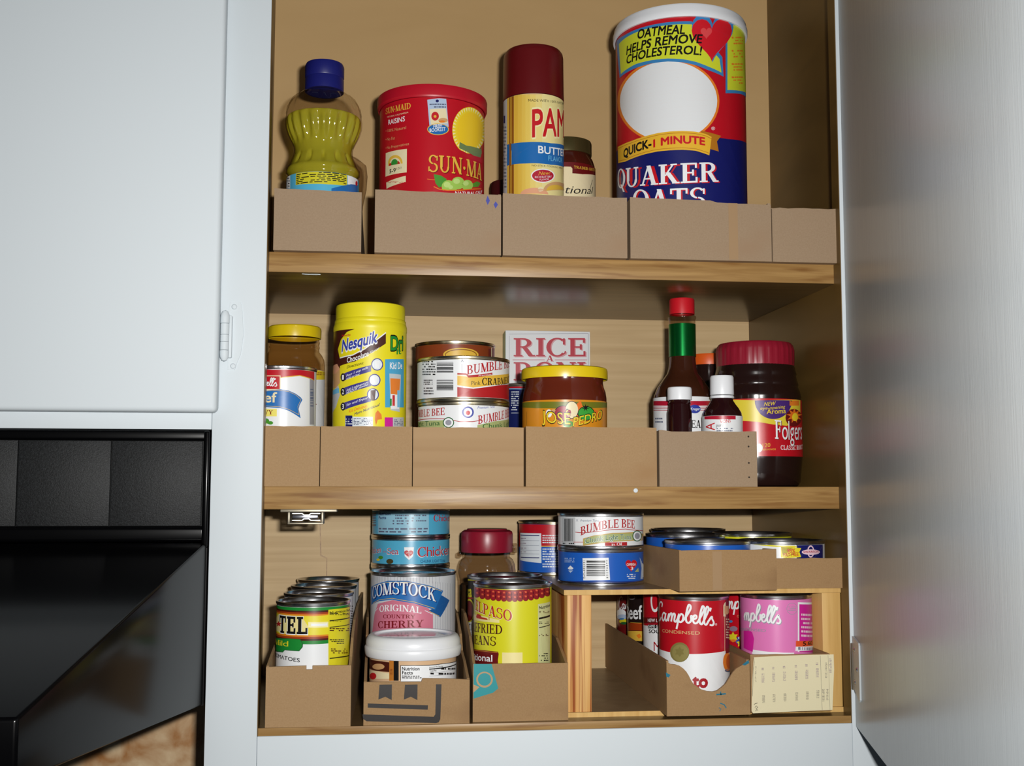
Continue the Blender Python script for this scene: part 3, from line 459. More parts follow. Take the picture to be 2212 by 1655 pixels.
  ('T', 'black', 10, 'sans', 'CHOLESTEROL!', [(-61.2, 205.4), (-16.8, 203.7), (20.8, 202.0)], 8.38, 0.03, 0.15),
  ('P','midblue',4,[(49.3,240.4),(61.2,242.5),(95.7,248.2),(95.7,176.2),(74.4,173.1),(47.8,167.4)]),
  ('P','lime',5,[(51.7,238.7),(61.2,239.9),(95.7,245.6),(95.7,180.7),(74.5,176.2),(50.3,171.2)]),
  ('S','orange',6,[(57.7,226.1),(60.8,226.9)],1.75),
  ('G','orange',6,[(60.9,228.2),(83.2,235.4),(82.7,226.1),(60.6,219.1)],3,0.6),
  ('S','orange',6,[(57.4,212.5),(60.5,213.3)],1.74),
  ('G','orange',6,[(60.5,214.6),(82.4,221.4),(81.8,212.1),(60.2,205.5)],3,0.6),
  ('S','orange',6,[(57.0,199.0),(60.1,199.7)],1.74),
  ('G','orange',6,[(60.1,201.0),(81.6,207.4),(81.0,198.1),(59.9,192.0)],3,0.6),
  ('S','orange',6,[(56.7,185.4),(59.7,186.2)],1.74),
  ('G','orange',6,[(59.8,187.5),(80.8,193.5),(80.3,184.3),(59.5,178.5)],3,0.6),
  ('T', 'white', 3, 'sans', '®', [(30.3, 128.1), (32.3, 128.3), (34.4, 128.6)], 3.18, 0.0, 0.0),
  ('P','ribbondark',10,[(19.2,126.6),(40.9,123.4),(36.1,117.4),(38.0,107.5),(25.3,109.5)]),
  ('P','ribbon',11,[(-83.2,126.6),(-68.4,125.2),(-53.0,124.7),(-36.5,125.4),(-22.7,126.3),(-10.1,126.5),(2.0,126.2),(14.2,125.4),(24.2,123.6),(30.3,121.1),(27.6,102.7),(22.7,104.1),(13.9,106.5),(1.8,107.5),(-10.3,107.8),(-22.9,108.0),(-36.7,107.5),(-51.3,106.7),(-63.7,106.3),(-81.8,109.4)]),
  ('S','ribbondark',12,[(-83.3,124.5),(-68.5,123.1),(-53.0,122.7),(-36.6,123.3),(-22.8,124.2),(-10.1,124.5),(2.0,124.2),(14.1,123.4),(24.2,121.6),(30.3,119.1)],0.51),
  ('S','ribbondark',12,[(-81.7,111.5),(-63.6,108.3),(-51.3,108.7),(-36.7,109.5),(-22.9,110.0),(-10.3,109.8),(1.8,109.5),(13.9,108.5),(22.7,106.1),(27.6,104.7)],0.51),
  ('T', 'black', 13, 'sans', 'QUICK-', [(-67.3, 110.7), (-45.7, 112.1), (-28.9, 113.1)], 8.19, 0.04, 0.0),
  ('T', 'red', 13, 'sans', '1 MINUTE', [(-27.1, 112.8), (-3.0, 114.0), (23.4, 112.3)], 7.32, 0.04, 0.0),
  ('T', 'red', 3, 'serif', 'QUAKER', [(-79.8, 82.4), (-13.2, 74.4), (39.1, 76.9)], 19.49, 0.0, 0.0),
  ('T', 'white', 4, 'serif', 'QUAKER', [(-85.6, 84.7), (-14.4, 75.4), (37.6, 77.5)], 19.5, 0.0, 0.0),
  ('T', 'red', 3, 'serif', 'OATS', [(-50.5, 54.6), (-11.0, 50.2), (24.2, 50.8)], 19.2, 0.0, 0.0),
  ('T', 'white', 4, 'serif', 'OATS', [(-52.7, 55.8), (-12.2, 51.0), (23.0, 51.5)], 19.21, 0.0, 0.0),
 ],
 'oil': [
  ('P','yellowpanel',1,[(-28.4,81.6),(-11.2,82.1),(4.7,82.4),(24.5,83.8),(24.8,69.1),(4.9,67.8),(-11.0,68.0),(-28.5,68.6)]),
  ('T', 'red', 2, 'sans', 'WARNING:', [(-27.6, 79.8), (-23.3, 79.7), (-19.5, 79.8)], 1.44, 0.02, 0.0),
  ('G','black',2,[(-27.6,79.0),(23.5,80.5),(23.7,69.9),(-27.3,68.4)],6,0.75),
  ('P','white',1,[(25.2,84.5),(34.4,85.8),(43.1,85.2),(43.7,70.4),(34.8,71.5),(25.5,71.0)]),
  ('P','blue',2,[(8.1,64.2),(18.4,68.1),(29.9,72.0),(43.5,74.5),(43.9,66.3),(8.2,59.4)]),
  ('P','red',3,[(42.7,76.0),(42.6,75.2),(42.2,74.4),(41.6,73.7),(40.8,73.1),(40.0,72.8),(39.3,72.7),(38.6,72.9),(38.1,73.3),(37.8,73.9),(37.6,74.7),(37.7,75.5),(38.0,76.2),(38.5,76.9),(39.1,77.4),(39.9,77.7),(40.6,77.8),(41.4,77.6),(42.1,77.3),(42.5,76.7)]),
  ('P','white',1,[(-50.8,87.4),(-38.0,84.3),(-37.4,66.9),(-50.8,70.0)]),
  ('S','black',2,[(-50.8,83.1),(-39.7,80.1)],1.3),
  ('G','black',2,[(-48.1,80.5),(-38.7,78.3),(-38.3,67.9),(-47.0,69.9)],4,0.5),
 ],
 'gravy': [
  ('P','gold',1,[(-44.8,108.5),(-9.5,105.5),(9.8,105.9),(35.9,108.6),(36.3,97.7),(15.6,100.7),(-9.4,97.2),(-44.8,100.2)]),
  ('P','canred',2,[(-44.8,108.8),(-9.5,105.8),(9.8,106.3),(35.8,109.0),(36.3,98.6),(15.5,101.5),(-9.4,98.0),(-44.8,101.0)]),
  ('P','cream',3,[(-44.8,102.7),(-18.1,100.6),(-2.6,100.5),(-2.4,87.0),(-17.8,87.2),(-44.8,89.0)]),
  ('P','canred',4,[(-44.8,101.9),(-18.5,99.9),(-3.4,99.7),(-3.2,87.8),(-18.3,88.0),(-44.8,89.7)]),
  ('T', 'white', 5, 'script', "bell's", [(-19.1, 91.3), (-11.9, 90.8), (-5.4, 90.3)], 3.36, 0.0, 0.0),
  ('P','ribbonblue',3,[(-44.8,88.3),(-16.8,86.5),(-2.1,87.7),(4.9,86.7),(11.6,84.0),(16.7,80.9),(18.7,78.7),(15.7,73.7),(14.9,69.7),(17.1,61.4),(12.0,64.4),(5.3,68.0),(-2.4,70.2),(-16.5,71.4),(-44.8,72.9)]),
  ('S','gold',4,[(-24.1,85.9),(-2.1,86.7),(5.0,85.7),(11.3,83.1),(17.1,78.8)],0.32),
  ('S','gold',4,[(17.1,78.8),(13.9,72.3),(15.2,64.5)],0.32),
  ('S','gold',4,[(15.2,64.5),(5.3,69.3),(-2.4,71.5),(-23.8,72.8)],0.32),
  ('T', 'cream', 4, 'sans', 'ef', [(-17.7, 75.8), (-11.3, 75.7), (-5.4, 75.7)], 9.03, 0.02, 0.0),
  ('P','lemonbox',4,[(-44.8,71.1),(-19.4,69.7),(-5.4,69.6),(-5.3,62.7),(-19.2,62.8),(-44.8,64.1)]),
  ('T', 'darkred', 5, 'serif', 'VY', [(-17.7, 64.6), (-13.1, 64.5), (-8.9, 64.5)], 4.0, 0.0, 0.0),
  ('P','leafgreen',2,[(-12.3,58.3),(-12.4,57.5),(-12.8,56.8),(-13.5,56.2),(-14.4,55.9),(-15.4,55.8),(-16.4,55.9),(-17.3,56.3),(-18.1,56.9),(-18.6,57.6),(-18.8,58.4),(-18.7,59.2),(-18.2,59.9),(-17.4,60.5),(-16.5,60.8),(-15.5,60.9),(-14.5,60.8),(-13.6,60.4),(-12.9,59.8),(-12.4,59.1)]),
  ('P','leafgreen',2,[(-8.6,56.7),(-8.7,56.2),(-9.0,55.7),(-9.6,55.4),(-10.4,55.1),(-11.2,55.1),(-12.0,55.2),(-12.8,55.4),(-13.4,55.8),(-13.8,56.2),(-14.0,56.7),(-13.9,57.2),(-13.5,57.7),(-12.9,58.0),(-12.1,58.2),(-11.3,58.3),(-10.4,58.2),(-9.7,58.0),(-9.1,57.6),(-8.7,57.2)]),
  ('P','cream',2,[(-14.7,55.8),(-14.8,55.3),(-15.3,54.8),(-16.1,54.5),(-17.2,54.3),(-18.3,54.2),(-19.5,54.3),(-20.7,54.6),(-21.6,54.9),(-22.2,55.4),(-22.4,55.9),(-22.2,56.4),(-21.6,56.8),(-20.7,57.2),(-19.6,57.4),(-18.4,57.4),(-17.2,57.3),(-16.2,57.1),(-15.4,56.7),(-14.9,56.3)]),
  ('P','greymark',1,[(27.4,106.5),(35.4,107.3),(37.7,56.5),(28.8,56.0)]),
  ('B','greyblue',2,[(28.8,89.5),(34.2,89.9),(34.9,72.1),(29.3,71.8)],7,0),
 ],
 'picklejar': [
  ('P','yellow',1,[(-14.1,116.6),(-2.1,116.6),(9.6,116.9),(23.3,117.8),(45.7,120.3),(45.7,108.0),(23.5,105.8),(9.8,104.9),(-1.9,104.6),(-13.8,104.6)]),
  ('G','browngold',2,[(23.1,113.6),(41.9,115.3),(42.1,111.7),(23.2,110.0)],2,0.7),
  ('P','white',1,[(-13.8,104.3),(-1.9,104.2),(9.8,104.6),(23.5,105.4),(45.7,107.6),(45.7,56.7),(24.7,55.5),(10.7,55.1),(-1.0,54.9),(-12.8,54.9)]),
  ('T', 'darkred', 2, 'serif', 'R', [(15.2, 80.2), (20.1, 80.4), (25.7, 80.7)], 11.28, 0.0, 0.0),
 ],
 'choco': [
  ('P','chocolate',1,[(-51.2,151.7),(-28.4,148.5),(-11.4,147.8),(-23.7,144.4),(-31.7,137.5),(-36.7,128.7),(-32.8,119.2),(-32.6,109.9),(-51.2,104.8)]),
  ('P','tan',2,[(-51.2,107.2),(-39.9,110.5),(-32.6,109.9),(-32.2,96.2),(-39.3,92.0),(-51.2,93.2)]),
  ('P','silver',2,[(-51.2,88.5),(-34.6,94.0),(-32.0,84.7),(-38.6,73.6),(-51.2,67.6)]),
  ('P','peach',3,[(-51.2,114.2),(-37.4,114.9),(-32.6,109.9),(-39.7,105.9),(-51.2,106.0)]),
  ('P','skyblue',3,[(-51.2,90.1),(-33.5,91.6),(-32.8,87.0),(-48.7,85.8)]),
  ('P','chocolate',2,[(-32.8,119.7),(-16.5,121.6),(-4.7,127.1),(15.0,143.3),(15.1,133.5),(2.1,124.4),(-13.9,115.9),(-32.6,112.5)]),
  ('S','white',3,[(-32.8,120.1),(-16.5,122.1),(-4.7,127.8),(15.0,143.8)],1.03),
  ('T', 'white', 3, 'sans', 'Nesquik', [(-30.7, 125.0), (-10.5, 128.6), (7.1, 133.8)], 11.8, 0.07, 0.1),
  ('T', 'logoblue', 4, 'sans', 'Nesquik', [(-30.0, 125.9), (-10.3, 129.4), (6.3, 134.4)], 11.12, 0.03, 0.1),
  ('T', 'red', 3, 'sans', 'Nestle', [(-29.9, 140.4), (-24.3, 140.4), (-19.4, 140.6)], 1.83, 0.02, 0.0),
  ('T', 'white', 4, 'sans', 'Chocolate', [(-23.1, 114.9), (-11.5, 117.2), (-1.3, 121.2)], 4.99, 0.02, 0.0),
  ('T', 'white', 4, 'sans', 'Flavor', [(-0.7, 122.1), (3.8, 124.9), (8.3, 127.6)], 3.18, 0.0, 0.3),
  ('T', 'black', 2, 'sans', 'Directions:', [(-23.3, 109.4), (-14.2, 111.2), (-6.1, 113.2)], 2.72, 0.01, 0.2),
  ('P','bannerblue',2,[(-27.5,104.8),(1.1,112.4),(1.2,106.4),(-27.4,97.7)]),
  ('P','black',3,[(-24.7,101.2),(-24.8,100.0),(-25.2,99.0),(-25.8,98.1),(-26.7,97.6),(-27.7,97.5),(-28.7,97.7),(-29.7,98.3),(-30.5,99.3),(-31.0,100.4),(-31.2,101.6),(-31.1,102.8),(-30.6,103.8),(-29.8,104.7),(-28.9,105.2),(-27.9,105.3),(-26.9,105.0),(-26.0,104.4),(-25.3,103.5),(-24.8,102.4)]),
  ('T', 'white', 4, 'sans', '1', [(-29.1, 99.2), (-27.7, 99.2), (-26.5, 99.3)], 4.33, 0.02, 0.0),
  ('P','bannerblue',2,[(12.6,113.3),(12.4,111.5),(11.5,109.8),(10.2,108.4),(8.6,107.5),(6.8,107.2),(5.1,107.4),(3.5,108.2),(2.2,109.5),(1.4,111.1),(1.1,112.9),(1.3,114.8),(2.1,116.4),(3.4,117.8),(4.9,118.7),(6.7,119.0),(8.5,118.8),(10.1,118.0),(11.4,116.8),(12.3,115.1)]),
  ('P','icewhite',3,[(11.6,113.3),(11.3,111.7),(10.7,110.3),(9.6,109.1),(8.3,108.4),(6.8,108.1),(5.4,108.3),(4.1,108.9),(3.0,110.0),(2.3,111.4),(2.1,113.0),(2.3,114.5),(2.9,115.9),(4.0,117.1),(5.3,117.8),(6.7,118.1),(8.2,117.9),(9.5,117.2),(10.6,116.2),(11.3,114.8)]),
  ('P','white',4,[(4.4,116.4),(9.3,116.6),(8.5,109.7),(5.1,109.6)]),
  ('T', 'white', 3, 'sans', 'Pour 1 cup milk', [(-23.6, 101.4), (-12.0, 105.1), (-1.7, 109.1)], 2.27, 0.01, 0.2),
  ('T', 'white', 3, 'sans', 'cold or hot', [(-23.6, 98.7), (-16.2, 100.7), (-9.6, 102.8)], 2.27, 0.01, 0.2),
  ('P','bannerblue',2,[(-27.2,91.1),(1.3,98.5),(1.3,92.6),(-27.1,84.0)]),
  ('P','black',3,[(-24.4,87.5),(-24.5,86.3),(-24.9,85.3),(-25.6,84.4),(-26.4,83.9),(-27.4,83.8),(-28.4,84.0),(-29.4,84.6),(-30.2,85.5),(-30.7,86.6),(-30.9,87.8),(-30.8,89.0),(-30.3,90.1),(-29.5,90.9),(-28.6,91.4),(-27.6,91.5),(-26.6,91.3),(-25.7,90.7),(-25.0,89.8),(-24.6,88.7)]),
  ('T', 'white', 4, 'sans', '2', [(-28.8, 85.4), (-27.5, 85.5), (-26.2, 85.5)], 4.32, 0.02, 0.0),
  ('P','bannerblue',2,[(10.2,98.4),(9.9,96.5),(9.1,94.9),(7.8,93.5),(6.2,92.6),(4.5,92.3),(2.7,92.6),(1.2,93.4),(-0.1,94.7),(-0.9,96.3),(-1.2,98.1),(-1.0,99.9),(-0.2,101.6),(1.0,102.9),(2.6,103.8),(4.4,104.1),(6.1,103.9),(7.7,103.1),(9.0,101.8),(9.9,100.2)]),
  ('P','icewhite',3,[(9.1,98.3),(8.9,96.8),(8.3,95.4),(7.2,94.2),(5.9,93.5),(4.5,93.2),(3.0,93.4),(1.7,94.1),(0.7,95.2),(0.0,96.6),(-0.2,98.1),(0.0,99.7),(0.6,101.1),(1.7,102.2),(2.9,102.9),(4.4,103.2),(5.8,103.0),(7.1,102.3),(8.2,101.3),(8.9,99.9)]),
  ('P','white',4,[(2.1,101.6),(6.9,101.7),(6.2,94.8),(2.8,94.8)]),
  ('T', 'white', 3, 'sans', 'Add 2 tablespoons', [(-23.4, 87.7), (-11.8, 91.3), (-1.5, 95.3)], 2.26, 0.01, 0.2),
  ('T', 'white', 3, 'sans', 'NESQUIK powder', [(-23.3, 85.0), (-11.8, 89.0), (-1.5, 93.2)], 2.26, 0.01, 0.2),
  ('P','bannerblue',2,[(-27.0,77.0),(1.4,84.0),(1.5,78.1),(-26.8,70.0)]),
  ('P','black',3,[(-24.1,73.5),(-24.3,72.3),(-24.7,71.2),(-25.3,70.4),(-26.2,69.9),(-27.1,69.7),(-28.1,70.0),(-29.1,70.6),(-29.9,71.5),(-30.4,72.6),(-30.6,73.8),(-30.5,75.0),(-30.0,76.0),(-29.2,76.8),(-28.3,77.3),(-27.3,77.5),(-26.3,77.3),(-25.4,76.7),(-24.8,75.8),(-24.3,74.7)]),
  ('T', 'white', 4, 'sans', '3', [(-28.5, 71.4), (-27.2, 71.5), (-25.9, 71.5)], 4.32, 0.02, 0.0),
  ('P','bannerblue',2,[(8.8,84.7),(8.6,82.9),(7.8,81.2),(6.5,79.9),(4.9,79.0),(3.2,78.7),(1.4,78.9),(-0.1,79.7),(-1.4,81.0),(-2.2,82.7),(-2.5,84.5),(-2.3,86.3),(-1.5,88.0),(-0.2,89.3),(1.3,90.1),(3.0,90.5),(4.8,90.2),(6.4,89.4),(7.7,88.1),(8.5,86.5)]),
  ('P','icewhite',3,[(7.8,84.7),(7.6,83.1),(6.9,81.7),(5.9,80.6),(4.6,79.8),(3.2,79.6),(1.7,79.8),(0.4,80.5),(-0.6,81.6),(-1.3,83.0),(-1.5,84.5),(-1.3,86.0),(-0.7,87.4),(0.4,88.5),(1.6,89.3),(3.1,89.5),(4.5,89.3),(5.8,88.6),(6.8,87.6),(7.5,86.2)]),
  ('P','chocolate',4,[(0.8,88.5),(5.7,89.1),(4.9,78.9),(0.9,78.9)]),
  ('T', 'white', 3, 'sans', 'Stir and Enjoy!', [(-23.1, 73.7), (-11.6, 77.1), (-1.3, 80.8)], 2.26, 0.01, 0.2),
  ('T', 'orange', 2, 'sans', 'Kid Delicious.', [(-20.2, 67.4), (-10.6, 70.0), (-1.8, 72.8)], 2.94, 0.015, 0.2),
  ('T', 'navy', 2, 'sans', 'Mom Nutritious!', [(-14.4, 64.8), (-2.3, 69.3), (9.5, 74.2)], 2.71, 0.015, 0.2),
  ('P','icewhite',2,[(-24.4,63.9),(-9.6,63.6),(3.4,63.6),(3.6,45.5),(-9.4,45.5),(-24.1,45.7)]),
  ('P','navy',3,[(-24.0,65.0),(-16.3,64.8),(-16.1,54.6),(-23.8,54.8)]),
  ('G','icewhite',4,[(-23.4,62.7),(-16.6,62.5),(-16.5,55.7),(-23.3,55.9)],3,0.55),
  ('G','greyblue',3,[(-15.0,62.5),(2.8,62.5),(2.9,55.5),(-14.9,55.5)],5,0.55),
  ('P','orange',3,[(5.6,67.0),(7.8,69.9),(11.4,66.0),(12.0,61.5),(7.9,60.9),(6.3,55.7),(5.1,61.4)]),
  ('T', 'black', 2, 'sans', 'Dri', [(19.9, 127.0), (27.8, 127.9), (38.7, 129.2)], 14.01, 0.06, 0.0),
  ('T', 'green', 3, 'sans', 'Dri', [(20.4, 127.5), (27.8, 128.3), (37.7, 129.6)], 13.09, 0.03, 0.0),
  ('T', 'green', 3, 'sans', 'It', [(27.6, 124.1), (30.9, 124.6), (34.7, 125.1)], 4.6, 0.03, 0.0),
  ('P','panelblue',2,[(14.4,118.3),(40.3,120.5),(41.5,74.1),(15.0,72.7)]),
  ('T', 'white', 3, 'sans', 'Kid De', [(19.6, 109.5), (26.9, 110.1), (36.6, 111.1)], 6.19, 0.02, 0.0),
  ('P','glassgrey',3,[(19.1,105.1),(34.6,105.1),(33.0,69.2),(20.9,70.4)]),
  ('P','orange',4,[(20.2,100.6),(33.5,101.0),(31.8,85.3),(20.9,85.8)]),
  ('P','white',4,[(20.9,85.8),(31.7,86.4),(32.0,72.1),(21.1,71.5)]),
  ('P','red',5,[(22.8,84.7),(25.8,84.9),(25.9,74.6),(22.9,74.4)]),
  ('P','green',5,[(20.0,81.2),(22.1,81.3),(22.2,74.4),(20.1,74.3)]),
  ('P','skyblue',5,[(29.0,89.7),(32.7,89.9),(32.9,73.8),(29.2,73.6)]),
  ('P','magenta',2,[(14.7,63.3),(23.8,63.6),(24.0,46.0),(14.9,45.7)]),
  ('P','silver',2,[(23.8,63.6),(41.7,64.6),(42.2,46.7),(24.0,46.0)]),
  ('G','greyblue',3,[(25.3,62.0),(38.8,62.7),(39.0,56.3),(25.4,55.7)],4,0.55),
 ],
 'crab': [
  ('B','black',1,[(-26.4,37.1),(-9.3,36.5),(-9.2,25.7),(-26.3,26.3)],9,0),
  ('B','black',1,[(-26.3,20.2),(-9.2,19.7),(-9.1,9.2),(-26.2,9.7)],9,0),
  ('G','black',1,[(-47.3,40.0),(-27.8,38.6),(-27.7,24.1),(-47.0,25.4)],6,0.7),
  ('G','black',1,[(-44.2,21.8),(-31.2,21.0),(-31.2,15.4),(-44.2,16.2)],3,0.7),
  ('G','black',1,[(-44.1,14.5),(-30.1,13.7),(-30.1,6.0),(-44.0,6.7)],3,0.9),
  ('T', 'greyblue', 1, 'sans', 'X', [(-2.3, 36.5), (-0.9, 36.5), (0.5, 36.5)], 2.85, 0.0, 0.0),
  ('S','greymark',1,[(-1.2,34.5),(-0.8,5.9)],0.33),
  ('P','crabred',1,[(-5.5,13.0),(9.4,11.5),(23.7,13.6),(38.6,16.2),(64.7,19.2),(64.7,3.7),(38.6,3.7),(23.8,3.8),(9.5,3.4),(-5.4,3.7)]),
  ('P','gold',1,[(-5.5,23.5),(9.4,22.5),(23.7,24.2),(64.7,29.5),(64.7,20.3),(23.7,14.8),(9.4,12.6),(-5.5,14.7)]),
  ('P','crabred',2,[(-5.5,26.2),(2.7,25.9),(4.9,24.0),(18.7,25.5),(29.4,27.6),(29.4,25.4),(18.7,23.3),(4.9,21.8),(2.7,24.4),(-5.5,24.6)]),
  ('P','cream',1,[(-5.5,25.0),(4.9,25.1),(4.9,23.7),(-5.5,23.7)]),
  ('T', 'crabred', 3, 'serif', 'BUMBLE BEE', [(3.3, 24.6), (23.7, 30.2), (64.7, 36.0)], 8.61, 0.0, 0.0),
  ('T', 'white', 4, 'sans', 'Premium', [(14.5, 23.1), (21.0, 24.1), (28.0, 25.3)], 1.54, 0.0, 0.2),
  ('T', 'darkolive', 3, 'sans', 'Pink', [(7.6, 14.8), (12.0, 15.1), (16.5, 15.4)], 3.73, 0.0, 0.0),
  ('T', 'black', 3, 'serif', 'CRABMEAT', [(18.1, 15.4), (35.2, 16.8), (64.7, 21.1)], 6.66, 0.0, 0.0),
 ],
 'tuna_low': [
  ('T', 'crabred', 1, 'serif', 'UMBLE BEE', [(-63.8, 65.0), (-34.8, 64.4), (-18.2, 65.2)], 6.86, 0.0, 0.0),
  ('S','crabred',1,[(-63.8,61.8),(-34.8,62.0),(-18.4,61.5),(-3.6,58.7),(8.5,58.8),(17.7,60.3)],0.68),
  ('P','tunagreen',1,[(-63.8,60.3),(-34.8,60.4),(-18.4,60.2),(-18.3,51.7),(-34.7,52.1),(-63.8,52.8)]),
  ('T', 'deepgreen', 2, 'sans', 'Light Tuna', [(-63.8, 56.6), (-37.0, 55.6), (-23.1, 55.6)], 4.43, 0.0, 0.0),
  ('P','deepgreen',2,[(-8.8,57.8),(-9.0,56.3),(-9.8,54.9),(-11.0,53.8),(-12.5,53.1),(-14.2,52.9),(-15.9,53.1),(-17.5,53.9),(-18.8,55.0),(-19.7,56.4),(-20.0,58.0),(-19.7,59.6),(-18.9,60.9),(-17.6,62.0),(-16.0,62.7),(-14.3,62.9),(-12.6,62.7),(-11.0,61.9),(-9.8,60.8),(-9.1,59.4)]),
  ('P','white',3,[(-9.7,57.8),(-9.9,56.6),(-10.5,55.4),(-11.5,54.5),(-12.8,53.9),(-14.2,53.7),(-15.7,54.0),(-17.0,54.6),(-18.0,55.5),(-18.7,56.7),(-19.0,58.0),(-18.7,59.3),(-18.1,60.4),(-17.0,61.3),(-15.7,61.9),(-14.3,62.1),(-12.8,61.8),(-11.6,61.2),(-10.6,60.3),(-9.9,59.1)]),
  ('P','greymark',4,[(-11.3,57.9),(-11.4,57.1),(-11.8,56.3),(-12.5,55.7),(-13.3,55.4),(-14.2,55.3),(-15.2,55.4),(-16.0,55.8),(-16.7,56.4),(-17.1,57.1),(-17.3,57.9),(-17.1,58.8),(-16.7,59.5),(-16.0,60.1),(-15.2,60.4),(-14.3,60.5),(-13.3,60.4),(-12.5,60.0),(-11.8,59.4),(-11.4,58.7)]),
  ('P','logoblue',1,[(9.6,67.6),(9.3,65.9),(8.5,64.3),(7.3,63.1),(5.7,62.3),(4.0,62.0),(2.3,62.3),(0.8,63.0),(-0.4,64.2),(-1.2,65.8),(-1.5,67.5),(-1.2,69.2),(-0.4,70.7),(0.8,71.9),(2.3,72.7),(4.0,73.0),(5.7,72.7),(7.2,72.0),(8.5,70.8),(9.3,69.3)]),
  ('P','white',2,[(8.0,67.5),(7.8,66.3),(7.2,65.2),(6.4,64.3),(5.3,63.7),(4.0,63.5),(2.8,63.7),(1.7,64.3),(0.8,65.1),(0.3,66.2),(0.1,67.5),(0.3,68.7),(0.8,69.8),(1.7,70.7),(2.8,71.2),(4.0,71.4),(5.2,71.3),(6.3,70.7),(7.2,69.8),(7.8,68.8)]),
  ('P','red',3,[(6.0,67.0),(5.9,66.3),(5.6,65.7),(5.2,65.2),(4.6,64.9),(4.0,64.7),(3.4,64.8),(2.9,65.2),(2.4,65.6),(2.1,66.2),(2.0,66.9),(2.1,67.6),(2.4,68.2),(2.9,68.7),(3.4,69.0),(4.0,69.1),(4.6,69.0),(5.2,68.7),(5.6,68.2),(5.9,67.6)]),
  ('T', 'logoblue', 1, 'sans', 'Premium Tuna', [(13.0, 70.7), (21.7, 71.5), (31.6, 72.5)], 2.42, 0, 0.25),
  ('T', 'crabred', 1, 'serif', 'BUMBLE BEE', [(13.6, 56.4), (30.9, 61.4), (63.8, 66.2)], 7.96, 0.0, 0.0),
  ('P','tunagreen',1,[(13.0,55.6),(30.9,59.6),(63.8,63.5),(63.8,53.2),(30.9,50.5),(13.1,49.0)]),
  ('T', 'deepgreen', 2, 'sans', 'Chunk Light', [(18.3, 52.4), (33.9, 54.5), (63.8, 57.8)], 4.43, 0.0, 0.0),
 ],
 'coppercan': [
  ('P','gold',1,[(25.7,133.8),(25.2,132.3),(23.8,130.8),(21.5,129.4),(18.7,128.1),(15.3,127.1),(11.7,126.3),(7.9,125.9),(4.1,125.8),(0.4,126.1),(-3.0,126.7),(-6.1,127.5),(-8.7,128.7),(-10.6,130.0),(-11.8,131.4),(-12.3,132.9),(-11.9,134.3),(-10.7,135.7),(-8.7,136.9),(-6.2,138.0),(-3.1,138.8),(0.3,139.4),(4.0,139.8),(7.8,139.9),(11.6,139.7),(15.3,139.2),(18.6,138.6),(21.5,137.6),(23.7,136.5),(25.2,135.2)]),
  ('P','browngold',2,[(23.5,133.6),(23.1,132.4),(21.8,131.1),(19.9,130.0),(17.3,128.9),(14.4,128.1),(11.1,127.5),(7.7,127.1),(4.3,127.0),(1.0,127.2),(-2.1,127.7),(-4.9,128.4),(-7.2,129.4),(-8.9,130.4),(-10.0,131.6),(-10.4,132.8),(-10.0,134.0),(-9.0,135.1),(-7.2,136.2),(-4.9,137.1),(-2.2,137.8),(0.9,138.3),(4.2,138.6),(7.6,138.6),(11.1,138.5),(14.3,138.1),(17.3,137.6),(19.8,136.8),(21.8,135.9),(23.0,134.8)]),
  ('P','gold',3,[(22.5,133.3),(22.1,132.2),(20.9,131.1),(19.1,130.1),(16.7,129.2),(13.9,128.4),(10.8,127.9),(7.6,127.6),(4.4,127.5),(1.2,127.7),(-1.7,128.1),(-4.3,128.7),(-6.5,129.5),(-8.1,130.5),(-9.2,131.5),(-9.5,132.6),(-9.2,133.6),(-8.2,134.6),(-6.5,135.5),(-4.4,136.3),(-1.8,136.9),(1.2,137.3),(4.3,137.6),(7.6,137.7),(10.8,137.6),(13.9,137.3),(16.7,136.8),(19.1,136.1),(20.9,135.3),(22.1,134.3)]),
  ('P','oxblood',1,[(40.8,141.2),(55.2,142.8),(55.3,132.9),(40.9,131.4)]),
  ('P','cream',2,[(46.4,143.0),(48.2,143.2),(48.3,132.1),(46.5,131.9)]),
 ],
 'salsa': [
  ('P','salsagreen',1,[(-60.2,80.0),(-28.9,79.0),(-0.9,78.4),(26.5,78.6),(60.2,79.9),(60.2,75.3),(26.5,72.6),(-0.9,71.8),(-28.9,72.9),(-60.2,75.4)]),
  ('P','black',2,[(7.0,67.3),(6.5,65.0),(5.3,62.9),(3.5,61.2),(1.1,60.1),(-1.5,59.8),(-4.1,60.2),(-6.5,61.3),(-8.4,62.9),(-9.6,65.1),(-10.0,67.4),(-9.6,69.7),(-8.3,71.8),(-6.4,73.5),(-4.1,74.5),(-1.5,74.9),(1.1,74.5),(3.5,73.4),(5.4,71.8),(6.6,69.7)]),
  ('P','onionred',3,[(6.3,67.3),(5.9,65.2),(4.8,63.3),(3.1,61.8),(0.9,60.8),(-1.5,60.4),(-3.9,60.8),(-6.1,61.8),(-7.8,63.3),(-8.9,65.3),(-9.3,67.4),(-8.9,69.5),(-7.8,71.4),(-6.0,72.9),(-3.9,73.9),(-1.5,74.2),(0.9,73.9),(3.1,72.9),(4.8,71.4),(5.9,69.5)]),
  ('P','black',2,[(13.5,70.8),(13.2,68.2),(12.2,65.8),(10.7,63.9),(8.9,62.7),(6.8,62.2),(4.8,62.6),(3.0,63.8),(1.6,65.7),(0.7,68.0),(0.4,70.7),(0.7,73.3),(1.7,75.6),(3.1,77.5),(4.9,78.7),(6.9,79.1),(8.9,78.7),(10.8,77.6),(12.2,75.7),(13.2,73.4)]),
